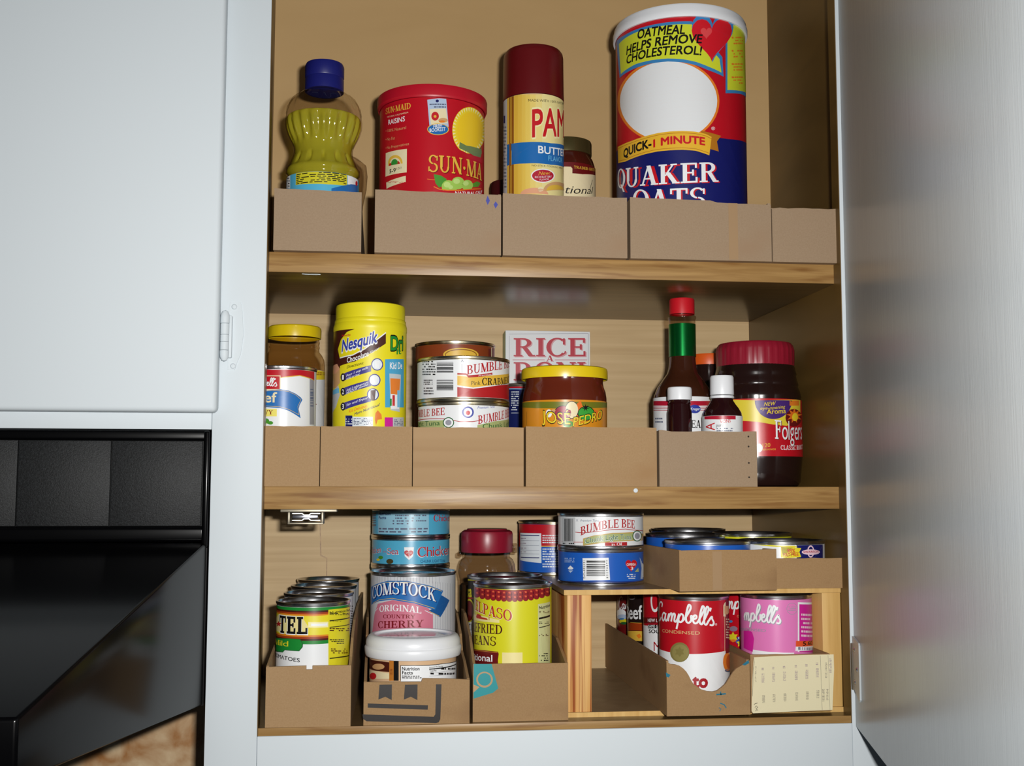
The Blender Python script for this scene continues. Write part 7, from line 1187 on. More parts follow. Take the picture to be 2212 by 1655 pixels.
G['M'] = (stem(.13, w=.08) + stem(.87, w=ST) + dia(.5, 0, .16, 1, .2) + dia(.5, 0, .84, 1, .08), 1.02)
G['A'] = (dia(.64, 0, .4, 1, .19) + dia(.1, 0, .4, 1, .08) + [q(.2, .3, .6, .37), q(-.02, 0, .24, TH), q(.5, 0, .82, TH)], .8)
G['V'] = (dia(.4, 0, .14, 1, .19) + dia(.42, 0, .68, 1, .08) + [q(0, 1 - TH, .3, 1), q(.56, 1 - TH, .8, 1)], .8)
G['Y'] = (stem(.38, 0, .5, s1=False) + dia(.38, .42, .12, 1, .18) + dia(.4, .42, .64, 1, .08) + [q(-.02, 1 - TH, .26, 1), q(.52, 1 - TH, .78, 1)], .76)
G['K'] = (stem(.17) + dia(.26, .4, .6, 1, .08) + dia(.68, 0, .36, .58, .2) + [q(.48, 1 - TH, .74, 1), q(.54, 0, .84, TH)], .82)
G['O'] = (bowl(.42, .5, .42, .52, 0, 360, ST, TH, 28), .84)
G['Q'] = (G['O'][0] + dia(.72, -.22, .44, .18, .15), .84)
G['C'] = (bowl(.42, .5, .42, .52, 48, 318, ST, TH, 22) + serif_tick(.68, .64, .98) + dia(.7, .12, .74, .28, .06), .78)
G['G'] = (G['C'][0] + stem(.66, .05, .45, s0=False), .84)
G['D'] = (stem(.18) + bowl(.3, .5, .52, .5, -90, 90, ST, TH, 16) + [q(.18, 0, .32, TH), q(.18, 1 - TH, .32, 1)], .84)
G['P'] = (stem(.18) + bowl(.36, .73, .34, .27, -90, 90, ST, TH, 12) + [q(.18, .46, .38, .46 + TH), q(.18, 1 - TH, .38, 1)], .72)
G['R'] = (stem(.18) + bowl(.36, .74, .33, .26, -90, 90, ST, TH, 12) + [q(.18, .48, .38, .48 + TH), q(.18, 1 - TH, .38, 1)] + dia(.68, 0, .42, .5, .19) + [q(.6, 0, .84, TH)], .82)
G['B'] = (stem(.18) + bowl(.36, .75, .3, .25, -90, 90, ST, TH, 12) + bowl(.36, .27, .36, .27, -90, 90, ST, TH, 12) + [q(.18, 0, .38, TH), q(.18, 1 - TH, .38, 1), q(.18, .48, .38, .55)], .76)
G['U'] = (stem(.17, .3, 1, s0=False) + stem(.66, .3, 1, w=.09, s0=False) + bowl(.4, .36, .315, .38, 180, 360, .13, TH, 16), .84)
G['S'] = (bowl(.34, .74, .3, .28, 30, 265, .13, TH, 14) + bowl(.34, .26, .32, .28, -150, 85, .13, TH, 14) + serif_tick(.6, .68, .96) + serif_tick(.06, .04, .32), .68)
G['·'] = (bowl(.11, .42, .1, .1, 0, 360, .1, .1, 12), .24)
G[' '] = ([], .3)
GLYPH = G
def roman(txt, slab=False):
    P = []; x = 0.0
    hs = max((max(y for _, y in TXT[('H', 0.0)][0])), 0.01)
    for ch in txt:
        if ch in GLYPH:
            polys, w = GLYPH[ch]
            P += [[(x + a, b) for a, b in p] for p in polys]; x += w + 0.05
        else:
            vs, fs = TXT[(ch, 0.0)]
            xs = [v[0] for v in vs] or [0, 0.3]
            k = 1 / hs
            P += [[(x + (vs[i][0] - min(xs)) * k * 0.92, vs[i][1] * k) for i in f] for f in fs]
            x += (max(xs) - min(xs)) * k * 0.92 + 0.08
    return P
def slab(txt):
    """heavy slab letters T, E, L"""
    d = {'T': ([q(.22, 0, .42, 1), q(.12, 0, .52, .12), q(0, .86, .64, 1), q(0, .62, .1, 1), q(.54, .62, .64, 1)], .72),
         'E': ([q(.08, 0, .28, 1), q(0, 0, .62, .14), q(0, .86, .6, 1), q(.28, .45, .48, .57), q(.5, 0, .62, .34), q(.48, .66, .6, 1), q(.4, .38, .5, .64)], .7),
         'L': ([q(.08, 0, .28, 1), q(0, .87, .38, 1), q(0, 0, .64, .14), q(.52, 0, .64, .36)], .7)}
    P = []; x = 0
    for ch in txt:
        P += [[(x + a, b) for a, b in p] for p in d[ch][0]]; x += d[ch][1]
    return P
SCRIPT = [
 [(1.5, 1.75), (1.62, 2.15), (1.3, 2.38), (0.85, 2.2), (0.42, 1.55), (0.25, 0.8), (0.45, 0.15), (0.9, 0.05), (1.3, 0.45)],
 [(2.25, 0.85), (1.95, 1.05), (1.62, 0.72), (1.6, 0.22), (1.85, 0.05), (2.15, 0.45), (2.32, 1.0)], [(2.32, 1.0), (2.2, 0.3), (2.38, 0.05), (2.62, 0.35)],
 [(2.62, 0.35), (2.86, 0.98), (2.72, 0.02)], [(2.78, 0.45), (3.1, 1.02), (3.27, 0.88), (3.15, 0.02)], [(3.2, 0.45), (3.5, 1.02), (3.67, 0.88), (3.57, 0.2), (3.75, 0.04), (3.98, 0.4)],
 [(3.98, 0.4), (4.22, 1.08), (3.98, -0.2), (3.84, -0.85)], [(4.1, 0.6), (4.42, 1.06), (4.66, 0.82), (4.56, 0.25), (4.3, 0.04), (4.1, 0.22)], [(4.5, 0.16), (4.85, 0.55)],
 [(4.85, 0.55), (5.4, 1.65), (5.46, 2.15), (5.28, 2.28), (5.1, 1.7), (4.95, 0.8), (5.0, 0.2), (5.25, 0.05), (5.52, 0.4), (5.5, 0.92), (5.72, 0.86)],
 [(5.72, 0.55), (6.05, 0.72), (6.06, 1.02), (5.84, 1.0), (5.7, 0.5), (5.85, 0.08), (6.14, 0.16), (6.38, 0.6)],
 [(6.38, 0.6), (6.88, 1.7), (6.94, 2.15), (6.76, 2.26), (6.56, 1.6), (6.42, 0.7), (6.46, 0.15), (6.66, 0.05), (6.88, 0.5)],
 [(6.88, 0.5), (7.38, 1.7), (7.44, 2.15), (7.26, 2.26), (7.06, 1.6), (6.92, 0.7), (6.96, 0.15), (7.16, 0.05), (7.4, 0.5)],
 [(7.72, 2.2), (7.6, 1.75)],
 [(7.4, 0.5), (7.82, 1.12), (7.86, 0.85), (8.06, 0.42), (7.9, 0.06), (7.55, 0.08)]]
def spline(pts, n=5):
    if len(pts) < 3: return list(pts)
    P = [pts[0]] + list(pts) + [pts[-1]]; out = []
    for i in range(1, len(P) - 2):
        p0, p1, p2, p3 = P[i - 1], P[i], P[i + 1], P[i + 2]
        for k in range(n):
            t = k / n
            out.append(tuple(0.5 * (2 * p1[d] + (p2[d] - p0[d]) * t + (2 * p0[d] - 5 * p1[d] + 4 * p2[d] - p3[d]) * t * t + (3 * p1[d] - p0[d] - 3 * p2[d] + p3[d]) * t ** 3) for d in (0, 1)))
    out.append(tuple(pts[-1]))
    return out
def stroke(pts, w):
    L = []; R = []
    for i, p in enumerate(pts):
        a = pts[max(i - 1, 0)]; b = pts[min(i + 1, len(pts) - 1)]
        dx, dy = b[0] - a[0], b[1] - a[1]; l = math.hypot(dx, dy) or 1
        L.append((p[0] - dy / l * w / 2, p[1] + dx / l * w / 2)); R.append((p[0] + dy / l * w / 2, p[1] - dx / l * w / 2))
    return [[L[i], R[i], R[i + 1], L[i + 1]] for i in range(len(pts) - 1)]

def expand(e):
    """one design entry -> list of flat polygons (u, v) in mm"""
    k = e[0]
    if k == 'P':
        pts = [Vector((a, b, 0)) for a, b in e[3]]
        return [[tuple(pts[i][:2]) for i in t] for t in tessellate_polygon([pts])]
    if k == 'S':
        return stroke(e[3], e[4])
    if k in 'GB':
        a, b, c, d = e[3]
        def bi(s, t): return tuple((a[i] * (1 - s) + b[i] * s) * (1 - t) + (d[i] * (1 - s) + c[i] * s) * t for i in (0, 1))
        out = []
        if k == 'G':
            rows, fill = e[4], e[5]
            for r in range(rows):
                t0 = (r + 0.2) / rows; t1 = t0 + 0.5 / rows; s = 0.0
                while s < 0.97:
                    w = random.uniform(0.05, 0.16); s1 = min(1.0, s + w)
                    if random.random() < 0.35 + fill * 0.7: out.append([bi(s, t0), bi(s1, t0), bi(s1, t1), bi(s, t1)])
                    s = s1 + 0.03
        else:
            n = e[4]; s = 0.0
            for i in range(n):
                w = random.choice((0.35, 0.5, 0.75)) / n
                out.append([bi(s, 0), bi(s + w, 0), bi(s + w, 1), bi(s, 1)] if e[5] else [bi(0, s), bi(0, s + w), bi(1, s + w), bi(1, s)])
                s += 1.0 / n
        return out
    font, txt, base, cap, bold, shear = e[3:9]
    if font == 'script':
        P = []
        for sp in SCRIPT[{'C': 0, 'm': 3, 'b': 9}[txt[0]]:]: P += stroke(spline(sp), 0.225)
        capn = 1.0
    elif font == 'serif':
        P = roman(txt); capn = 1.0
    elif font == 'slab':
        P = slab(txt); capn = 1.0
    else:
        vs, fs = TXT[(txt, 0.0)]
        P = [[vs[i] for i in f] for f in fs]
        if bold > 0.001:                      # heavier weight: the letters again, nudged all round
            n = 8 if bold > 0.03 else 4
            P += [[(x + bold * math.cos((a + 0.5) * 2 * math.pi / n), y + bold * math.sin((a + 0.5) * 2 * math.pi / n)) for x, y in f] for a in range(n) for f in list(P[:len(fs)])]
        capn = max(y for _, y in TXT[('H', 0.0)][0])
    xs = [p[0] for f in P for p in f]
    if not xs: return []
    x0, x1 = min(xs), max(xs); (ua, va), (um, vm), (ub, vb) = base
    out = []
    if font == 'rot':
        ys = [p[1] for f in P for p in f]; y0, y1 = min(ys), max(ys)
        for f in P: out.append([(ua + (ub - ua) * (1 - (p[1] - y0) / (y1 - y0)), va + (vb - va) * (p[0] - x0) / (x1 - x0)) for p in f])
        return out
    for f in P:
        g = []
        for x, y in f:
            t = (x - x0) / (x1 - x0)
            v = va * (1 - t) * (1 - 2 * t) + vm * 4 * t * (1 - t) + vb * t * (2 * t - 1)
            h = y / capn * cap
            g.append((ua + (ub - ua) * t + shear * h, v + h))
        out.append(g)
    return out
def print_mesh(key, wrap_r=None, zlo=None, zhi=None, gap=0.10, step=0.065):
    cols = []; bm = bmesh.new()
    for e in ART[key]:
        if e[1] not in cols: cols.append(e[1])
        mi = cols.index(e[1])
        for ip, poly in enumerate(expand(e)):
            if wrap_r:
                lim = 1.5 * wrap_r
                if all(abs(u) > lim for u, _ in poly): continue
            vs = [bm.verts.new((u, v, gap + step * e[2] + ((ip * 0.618034) % 1.0) * 0.055)) for u, v in poly]
            try: f = bm.faces.new(vs)
            except ValueError: continue
            f.material_index = mi
    bmesh.ops.triangulate(bm, faces=[f for f in bm.faces if len(f.verts) > 4])
    for z, s in ((zlo, -1), (zhi, 1)):
        if z is not None:
            bmesh.ops.bisect_plane(bm, geom=bm.verts[:] + bm.edges[:] + bm.faces[:], plane_co=(0, z, 0), plane_no=(0, s, 0), clear_outer=True)
    if wrap_r:
        st = math.radians(5.0) * wrap_r            # same facets as the label sleeve underneath
        for i in range(-17, 18):
            bmesh.ops.bisect_plane(bm, geom=bm.verts[:] + bm.edges[:] + bm.faces[:], plane_co=(i * st, 0, 0), plane_no=(1, 0, 0))
        for v in bm.verts:
            r = wrap_r + v.co.z; k = math.floor(v.co.x / st + 1e-6); f = v.co.x / st - k
            a0 = math.radians(5.0 * k); a1 = math.radians(5.0 * (k + 1))
            v.co = Vector((r * (math.sin(a0) * (1 - f) + math.sin(a1) * f), -r * (math.cos(a0) * (1 - f) + math.cos(a1) * f), v.co.y))
    else:
        for v in bm.verts: v.co = Vector((v.co.x, -v.co.z, v.co.y))
    return from_bm(bm, 'print'), [ink(c) for c in cols]
def add_print(key, parent, wrap_r=None, zlo=None, zhi=None, loc=None):
    me, ms = print_mesh(key, wrap_r, zlo, zhi)
    o = link('printed_design', me, ms, parent, bool(wrap_r), 60)
    if loc: o.location = Vector(loc) * MM
    return o
prepare_text()

# ------------------------------------------------------------------ containers
def face_cam(x, y):
    return math.atan2(105.63 - x, 1052.5 + y)
def wrapper(parent, r, z0, z1, m, name='label', seg=72):
    return lathe(name, [(r, z0), (r, z1)], m, parent, seg)
def can(name, label, x, y, zb, r, h, paper, key=None, group=None, cat='can', metal='tin', lm=3.6, top=True, seam=True, rz=None):
    """double-seamed food can: tin body, recessed lid with rings, paper label, print"""
    t = thing(name, label, cat, x, y, zb, face_cam(x, y) if rz is None else rz, group)
    b = r - 0.25
    lathe('tin_body', [(0, 2.2), (b - 3.2, 2.0), (b - 1.8, 0.2), (b - 0.6, 0), (b + 0.8, 0), (b + 1.0, 0.6), (b + 0.9, 2.2), (b, 3.0), (b, h - 3.0), (b + 0.9, h - 2.3), (b + 1.0, h - 0.6)], metal, t, 64)
    lathe('lid', [(b + 1.0, h - 0.6), (b + 0.8, h), (b - 0.5, h), (b - 0.9, h - 0.5), (b - 1.5, h - 3.6), (b - 2.6, h - 4.2), (b * 0.84, h - 4.2), (b * 0.81, h - 3.4), (b * 0.74, h - 3.4), (b * 0.71, h - 4.0), (b * 0.5, h - 4.0), (b * 0.47, h - 3.5), (b * 0.4, h - 3.5), (b * 0.38, h - 3.9), (0, h - 3.9)], metal, t, 64)
    l = wrapper(t, r, lm, h - lm, paper)
    if key: add_print(key, l, r, lm + 0.1, h - lm - 0.1)
    return t
for nm, rgb in dict(paper_white=(232, 234, 236), paper_red=(188, 18, 34), paper_pink=(222, 122, 184), paper_black=(30, 22, 22), paper_green=(26, 132, 50), paper_blue=(30, 92, 186), paper_sea=(84, 176, 212),
        paper_yellow=(212, 208, 34), paper_orange=(216, 140, 30), paper_navy=(26, 36, 92), paper_copper=(136, 62, 30), paper_dark=(40, 30, 20), paper_maroon=(108, 22, 24), paper_grey=(206, 208, 212), paper_tan=(214, 178, 140)).items():
    mat(nm, rgb, 0.3, 0.5)
mat('lid_yellow', (226, 196, 22), 0.3, 0.5); mat('lid_choco', (232, 218, 30), 0.4, 0.5); mat('lid_red', (186, 20, 40), 0.38, 0.5); mat('lid_white', (232, 234, 238), 0.35, 0.5)
mat('cap_navy', (24, 28, 104), 0.42, 0.4); mat('cap_maroon', (96, 14, 18), 0.34, 0.5); mat('cap_crimson', (142, 22, 44), 0.34, 0.5); mat('cap_red', (196, 22, 36), 0.4, 0.5); mat('cap_orange', (226, 92, 24), 0.4, 0.5)
mat('lid_olive', (92, 82, 48), 0.3, 0.5, 0.6); mat('sauce_dark', (70, 26, 16), 0.12, 0.6); mat('sauce_brown', (58, 28, 16), 0.08, 0.6); mat('salsa_fill', (96, 36, 20), 0.12, 0.6); mat('coffee_fill', (34, 18, 16), 0.14, 0.6); mat('vanilla_fill', (38, 12, 14), 0.08, 0.6)
mat('spice_fill', (92, 68, 44), 0.7, 0.3); mat('foil_green', (18, 122, 56), 0.22, 0.5, 0.85); mat('tub_body', (226, 196, 164), 0.4, 0.4); mat('gloss_white', (214, 216, 222), 0.08, 0.6); mat('lid_dark', (70, 14, 20), 0.4, 0.5)

# ------------------------------------------------------------------ cardboard trays
T = 2.4
def rough_top(x0, x1, z0, z1, n=9, amp=0.35):
    return [(x0 + (x1 - x0) * i / n, z0 + (z1 - z0) * i / n + random.uniform(-amp, amp)) for i in range(n + 1)]
def tray(name, label, x0, x1, y0, y1, zb, h, m, front=None, left=None, right=None, rz=0.0, hback=None, art=None, group='cut-down cardboard boxes on the shelves', fold=False):
    """open cardboard tray. front: outline of the front panel (x from the left corner, z from the base); left/right: outline of a side (y, z)"""
    t = thing(name, label, 'box', x0, y0, zb, rz, group)
    w, d = x1 - x0, y1 - y0
    f = front or ([(0, 0), (w, 0)] + rough_top(w, 0, h, h))
    fr = prism('front_panel', f, 0, T, 'y', m, t)
    if left != 0: prism('side_panel', left or [(T, 0), (d, 0), (d, hback or h), (T, h)], 0, T, 'x', m, t)
    if right != 0: prism('side_panel', right or [(T, 0), (d, 0), (d, hback or h), (T, h)], w - T, w, 'x', m, t)
    box('base', T, w - T, T, d - T, 0, 1.3, m, t)
    box('back_panel', T, w - T, d - T, d, 0, (hback or h) * 0.9, m, t)
    if fold: box('tape', fold, fold + 9, -0.12, -0.01, 1, h - 1.5, 'card_tape', t)
    if art:
        o = add_print(art, fr)
    return t
mat('card_tape', (160, 130, 96), 0.55, 0.3)
g1 = 'cut-down cardboard boxes on the top shelf'; g2 = 'cut-down cardboard boxes on the middle shelf'; g3 = 'cut-down cardboard boxes on the cabinet floor'
tray('cardboard_box', 'narrow brown cardboard box holding the bottle of yellow oil', 4.8, 84.5, 9, 262, Z1T, 57.5, 'card_grey', [(0, 0), (79.7, 0)] + rough_top(79.7, 0, 56.2, 57.8), right=[(T, 0), (250, 0), (250, 40), (80, 44), (40, 50), (T, 56)], group=g1)
tray('cardboard_box', 'cardboard box with two small blue ink marks, in front of the red raisin tub', 96.8, 214.2, 9, 225, Z1T, 58.5, 'card_grey', [(0, 0), (117.4, 0), (117.4, 57.4)] + rough_top(80, 0, 58.2, 59.2) , art='tray_blue', group=g1)
tray('cardboard_box', 'cardboard box in front of the butter spray can', 216, 334.5, 9, 262, Z1T, 58.5, 'card_grey', [(0, 0), (118.5, 0)] + rough_top(118.5, 0, 58.0, 59.2), group=g1)
tray('cardboard_box', 'wide cardboard box with a taped seam, in front of the oats canister', 337.5, 475.6, 9, 240, Z1T, 57.5, 'card_grey', [(0, 0), (138.1, 0)] + rough_top(138.1, 85, 55.4, 56.6, 5, .5) + rough_top(78, 0, 58.0, 58.8, 6), group=g1, fold=96)
tray('cardboard_box', 'small empty-looking cardboard box at the right end of the top shelf', 476.6, 540.6, 9, 200, Z1T, 52.8, 'card_grey', [(0, 0), (64, 0)] + rough_top(64, 0, 53.2, 52.4, 8, .6), group=g1)
tray('cardboard_box', 'cardboard box half hidden behind the left stile, holding the gravy can', -23.4, 49.4, 14, 205, Z2T, 54.5, 'card_warm', group=g2)
tray('cardboard_box', 'cardboard box holding the yellow chocolate powder canister', 50.2, 133.2, 14, 190, Z2T, 54.6, 'card_warm', group=g2)
tray('cardboard_box', 'ribbed cardboard box holding the stacked crab and tuna cans', 134.0, 236.3, 14, 212, Z2T, 54.4, 'card_ribbed', group=g2)
tray('cardboard_box', 'widest cardboard box of the middle shelf, holding the salsa jar', 238.4, 362.2, 14, 185, Z2T, 55.4, 'card_warm', group=g2)
tray('cardboard_box', 'cardboard box with a row of staple holes, holding the white-capped bottles', 364.6, 459.2, 14, 68, Z2T, 52.6, 'card_grey', [(0, 0), (94.6, 0)] + rough_top(94.6, 12, 52.2, 52.0) + [(3, 53.2), (0, 53.2)], group=g2)
stap = bpy.data.objects[[o.name for o in bpy.data.objects if o.get('label', '').startswith('cardboard box with a row')][0]]
for zz in (47.5, 38, 22.5, 9):
    s = lathe('staple_hole', [(0, 0.15), (0.9, 0.1), (0.9, 0), (0, 0)], 'paper_dark', stap, 8)
    s.rotation_euler = (math.radians(90), 0, 0); s.location = (86.5 * MM, -0.01 * MM, zz * MM)
tray('cardboard_box', 'cardboard box with a notched front, holding the row of tomato cans', 6.4, 80.8, 2.6, 282.6, ZF, 53, 'card_warm', [(0, 0), (74.4, 0), (74.4, 53), (40.5, 53), (40.5, 49.6), (35, 49.6), (35, 53), (0, 52.4)], right=[(T, 0), (277, 0), (277, 92), (150, 90), (80, 84), (40, 72), (15, 58), (T, 53)], left=[(T, 0), (277, 0), (277, 70), (90, 68), (40, 60), (T, 53)], rz=math.radians(-1.2), group=g3)
tray('cardboard_box', 'cardboard box printed with black arrows, holding the frosting tub', 92, 186.2, 3, 276, ZF, 37.5, 'card_dull', [(0, 0), (94.2, 0)] + rough_top(94.2, 52, 38.5, 40.5, 4, .3) + [(51, 37.2), (0, 37.8)], right=[(T, 0), (270, 0), (270, 80), (160, 80), (104, 66), (88, 52), (50, 48), (T, 39)], left=[(T, 0), (270, 0), (270, 80), (150, 78), (104, 66), (88, 52), (50, 47), (T, 38)], art='tray_arrows', group=g3)
tray('cardboard_box', 'cardboard box with a printed teal corner, holding the refried bean can', 189.5, 276.4, 8, 170, ZF, 51, 'card_dull', right=[(T, 0), (160, 0), (160, 66), (60, 66), (T, 51)], left=[(T, 0), (160, 0), (160, 84), (120, 84), (50, 70), (T, 51)], art='tray_teal', group=g3)

# ------------------------------------------------------------------ wooden riser on the cabinet floor
ris = thing('shelf_riser', 'low wooden riser shelf standing at the right of the cabinet floor', 'shelf', 277.6, 20, ZF)
box('base_board', 0, 263, 0, 252, 0, 4.4, 'hardboard', ris); box('base_edge', 0, 263, -1.0, 0, 0, 4.4, 'pine_pale', ris)
box('side_board', 0, 22.8, 0, 252, 4.5, 110.8, 'pine', ris, 0.6); box('side_board', 244.6, 263, 0, 252, 4.5, 110.8, 'pine_pale', ris, 0.6)
box('top_board', -3, 263, 0, 256, 110.9, 115.6, 'hardboard', ris); box('top_edge', -3, 263, -1.0, 0, 110.9, 115.6, 'pine_pale', ris)
ZB = ZF + 4.5; ZT = ZF + 115.7
cut = [(0, 0), (77.6, 0), (77.6, 48.7), (77.2, 48.2), (73.1, 45.9), (69.0, 43.6), (64.9, 41.4), (61.6, 37.9), (58.3, 32.9), (54.9, 28.0), (50.8, 24.6), (46.8, 21.9), (42.7, 21.1), (37.9, 21.5), (33.0, 22.9), (29.0, 25.3), (25.0, 28.1), (22.7, 31.6), (20.3, 36.3), (18.3, 39.4), (15.6, 42.2), (12.4, 44.5), (8.4, 45.8), (4.3, 46.2), (0, 48.6)]
tray('cardboard_box', 'cardboard tray with a deep curved cutout, holding the red soup can', 364, 441.6, -8, 282.8, ZB, 49, 'card_dull', cut, art='tray_curve', group=g3)
tray('cardboard_box', 'cardboard tray fronted by an old cream receipt, holding the pink soup can', 445.6, 521.8, 2, 195, ZB, 52, 'card_dull', [(0, 0), (76.2, 0)] + rough_top(76.2, 0, 51.6, 52.4), art='tray_receipt', group=g3)
tray('cardboard_box', 'low cardboard tray standing askew on the riser, holding blue tuna cans', 377, 472, -8, 172, ZT, 37.4, 'card_dull', right=[(T, 0), (26, 0), (26, 37), (T, 37.4)], rz=math.radians(5), group='cardboard trays on the riser', fold=32)
tray('cardboard_box', 'lower cardboard tray on the riser against the right side of the cabinet', 474.6, 540.8, 14, 107.6, ZT, 28.2, 'card_dull', left=[(T, 0), (6, 0), (6, 28), (T, 28.2)], right=0, group='cardboard trays on the riser')
# ------------------------------------------------------------------ top shelf
FT = Z1T + 1.7
def dents(t, z):
    d = 0.0
    if 330 < z < 361: d += 1.9 * math.cos(20 * t) * math.sin(math.pi * (z - 330) / 31)
    if 361 <= z < 384: d += 1.2 * math.cos(16 * t) * math.sin(math.pi * (z - 361) / 23)
    if 308 < z < 321: d -= 3.6 * max(0.0, math.cos(14 * t)) ** 2 * math.sin(math.pi * (z - 308) / 13)
    return d
def bottle_oil(name, label, x, y, k, full):
    t = thing(name, label, 'bottle', x, y, FT, face_cam(x, y), 'cooking oil bottles')
    pr = [(0, 217), (30, 217), (34, 219), (34.6, 224), (34.6, 296), (33.6, 299), (34.2, 301), (35.8, 303), (35.9, 306.5), (34, 308.5), (32.4, 312), (30.6, 317), (29.0, 321), (28.5, 325), (28.8, 329), (30.5, 335), (33, 342), (35.4, 350), (36.6, 357), (36.4, 363), (34.6, 370), (31.2, 376), (26.8, 380.6), (21.5, 383.2), (17.2, 384.6), (16.4, 388)]
    zz = []
    for (r0, z0), (r1, z1) in zip(pr, pr[1:]):
        n = max(1, int((z1 - z0) / 1.5)) if z0 > 299 else 1
        zz += [(r0 + (r1 - r0) * i / n, z0 + (z1 - z0) * i / n) for i in range(n)]
    zz.append(pr[-1])
    sub = lambda p, o: [(max(r * k - o, 0), z - 217) for r, z in p]
    lathe('bottle', sub(zz, 0), 'clear_plastic', t, 160, lambda a, z: dents(a, z + 217), 60)
    if full:
        liq = [p for p in zz if p[1] < 359] + [(36.0, 359), (0, 359)]
        lathe('oil', sub(liq, 1.2), 'oil_fill', t, 160, lambda a, z: dents(a, z + 217) if z + 217 < 358 else 0, 60)
    cap = lathe('cap', [(0, 169.0), (18.9, 169.0), (18.9, 181), (18.5, 182), (18.9, 183), (18.9, 194), (18.0, 196.4), (15, 197.2), (0, 197.4)], 'cap_navy', t, 72, lambda a, z: 0.18 * math.cos(36 * a) if 182 < z < 195 else 0)
    return t
o = bottle_oil('oil_bottle', 'clear bottle of yellow cooking oil with navy cap, front of the top shelf', 45.5, 70, 1.0, True)
l = wrapper(o, 35.0, 6, 80, 'paper_sea'); add_print('oil', l, 35.0, 6.2, 79.8)
o = thing('oil_bottle', 'empty brownish clear bottle peeking out behind the yellow oil bottle', 'bottle', 50.5, 160, FT, 0, 'cooking oil bottles')
lathe('bottle', [(0, 0), (28, 0), (30.6, 3), (31, 60), (32.5, 78), (36, 96), (36.8, 110), (35.6, 120), (29, 126), (20, 130), (14, 132), (14, 134)], 'clear_jar', o, 56)
lathe('cap', [(0, 132.5), (15, 132.5), (15.6, 134), (15.6, 139), (14.5, 140.4), (0, 140.6)], 'cap_navy', o, 40)

t = thing('raisin_tub', 'round red raisin tub with red lid on the top shelf', 'tub', 152.8, 98, FT, face_cam(152.8, 98))
lathe('tub_body', [(0, 0), (50, 0), (52.4, 1.5), (52.6, 4), (52.6, 160)], 'paper_red', t, 72)
l = wrapper(t, 53.0, 3, 159.5, 'paper_red'); add_print('raisin', l, 53.0, 3.2, 159)
lathe('lid', [(53.3, 160), (54.6, 160), (54.8, 161.5), (55.6, 162.5), (55.8, 170.5), (55.2, 172.4), (53, 172.8), (51.4, 172.8), (50, 170), (0, 170)], 'lid_red', t, 72)

t = thing('spray_can', 'yellow butter cooking spray can with tall maroon cap', 'spray can', 256.8, 100, FT, face_cam(256.8, 100))
lathe('tin_body', [(0, 2), (28, 2), (30, 0), (31.6, 0), (31.8, 2), (30.9, 3.5), (30.9, 172), (30.2, 175), (28, 178), (0, 179)], 'tin_gold', t, 64)
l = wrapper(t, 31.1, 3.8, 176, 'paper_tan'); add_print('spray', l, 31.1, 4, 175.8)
lathe('cap', [(31.0, 176.5), (31.5, 176.5), (31.5, 180), (31.3, 184), (30.9, 222), (30.2, 226), (28.4, 228.6), (25.5, 229.6), (0, 229.8)], 'cap_maroon', t, 64)

t = thing('sauce_jar', 'glass sauce jar with dark lid and cream label behind the spray can', 'jar', 298.5, 152, FT, face_cam(298.5, 152))
lathe('jar', [(0, 0), (28, 0), (31, 2), (31.8, 6), (31.8, 116), (31.2, 124), (29.4, 130), (26.8, 134.5), (26, 137)], 'sauce_dark', t, 56)
l = wrapper(t, 32.0, 8, 121.5, 'paper_maroon'); add_print('saucejar', l, 32.0, 8.2, 121.3)
lathe('lid', [(26.5, 135.5), (27.8, 135.5), (28, 137), (28, 148.5), (27.4, 150.4), (25.5, 151), (0, 150.4)], 'lid_olive', t, 56)

t = thing('small_jar', 'small jar with a dark maroon lid, low behind the raisin tub', 'jar', 247.5, 228, FT, 0)
lathe('jar', [(0, 0), (20, 0), (22.4, 2), (22.6, 90), (20, 98), (19, 104)], 'sauce_dark', t, 40)
lathe('lid', [(20, 103), (23, 103), (23.2, 106), (23.2, 120), (22, 125), (18, 126.5), (0, 126.5)], 'lid_dark', t, 48)

t = thing('oats_canister', 'tall cardboard oats canister in red, lime and navy with white lid', 'canister', 407.0, 82, FT, face_cam(407, 82))
lathe('tube', [(0, 3), (63, 3), (64, 0), (66, 0), (66.2, 2), (65.8, 4), (65.8, 240)], 'paper_grey', t, 80)
l = wrapper(t, 66.0, 2.5, 242, 'paper_red', 'label', 72); add_print('oats', l, 66.0, 2.6, 241)
lathe('lid', [(66.4, 240.5), (68.4, 240.5), (68.8, 242), (68.8, 247), (67.8, 249), (67.6, 252), (66.4, 254.2), (63.5, 254.8), (61.5, 254.6), (60, 251), (0, 251)], 'lid_white', t, 80)

# ------------------------------------------------------------------ middle shelf
F2 = Z2T + 1.4
can('gravy_can', 'white gravy can with blue ribbon label beside the left stile', 11.9, 60, F2, 30.9, 110, 'paper_white', 'gravy')
t = thing('glass_jar', 'brown glass jar with yellow lid behind the gravy can', 'jar', 14.9, 150, F2, face_cam(14.9, 150))
lathe('jar', [(0, 0), (28, 0), (31, 2), (31.3, 6), (31.3, 122), (30.6, 128), (28, 133), (25.6, 136), (25.2, 139), (25.8, 141), (25.2, 143), (25.8, 146), (25.0, 149)], 'jar_glass', t, 56)
l = wrapper(t, 31.5, 4, 116, 'paper_white'); add_print('picklejar', l, 31.5, 4.2, 115.8)
lathe('lid', [(26.0, 150), (27.1, 150), (27.2, 152), (27.2, 158.5), (26.8, 160.8), (25.4, 162), (0, 161.5)], 'lid_yellow', t, 60, lambda a, z: 0.12 * math.cos(40 * a) if 155 < z < 161 else 0)

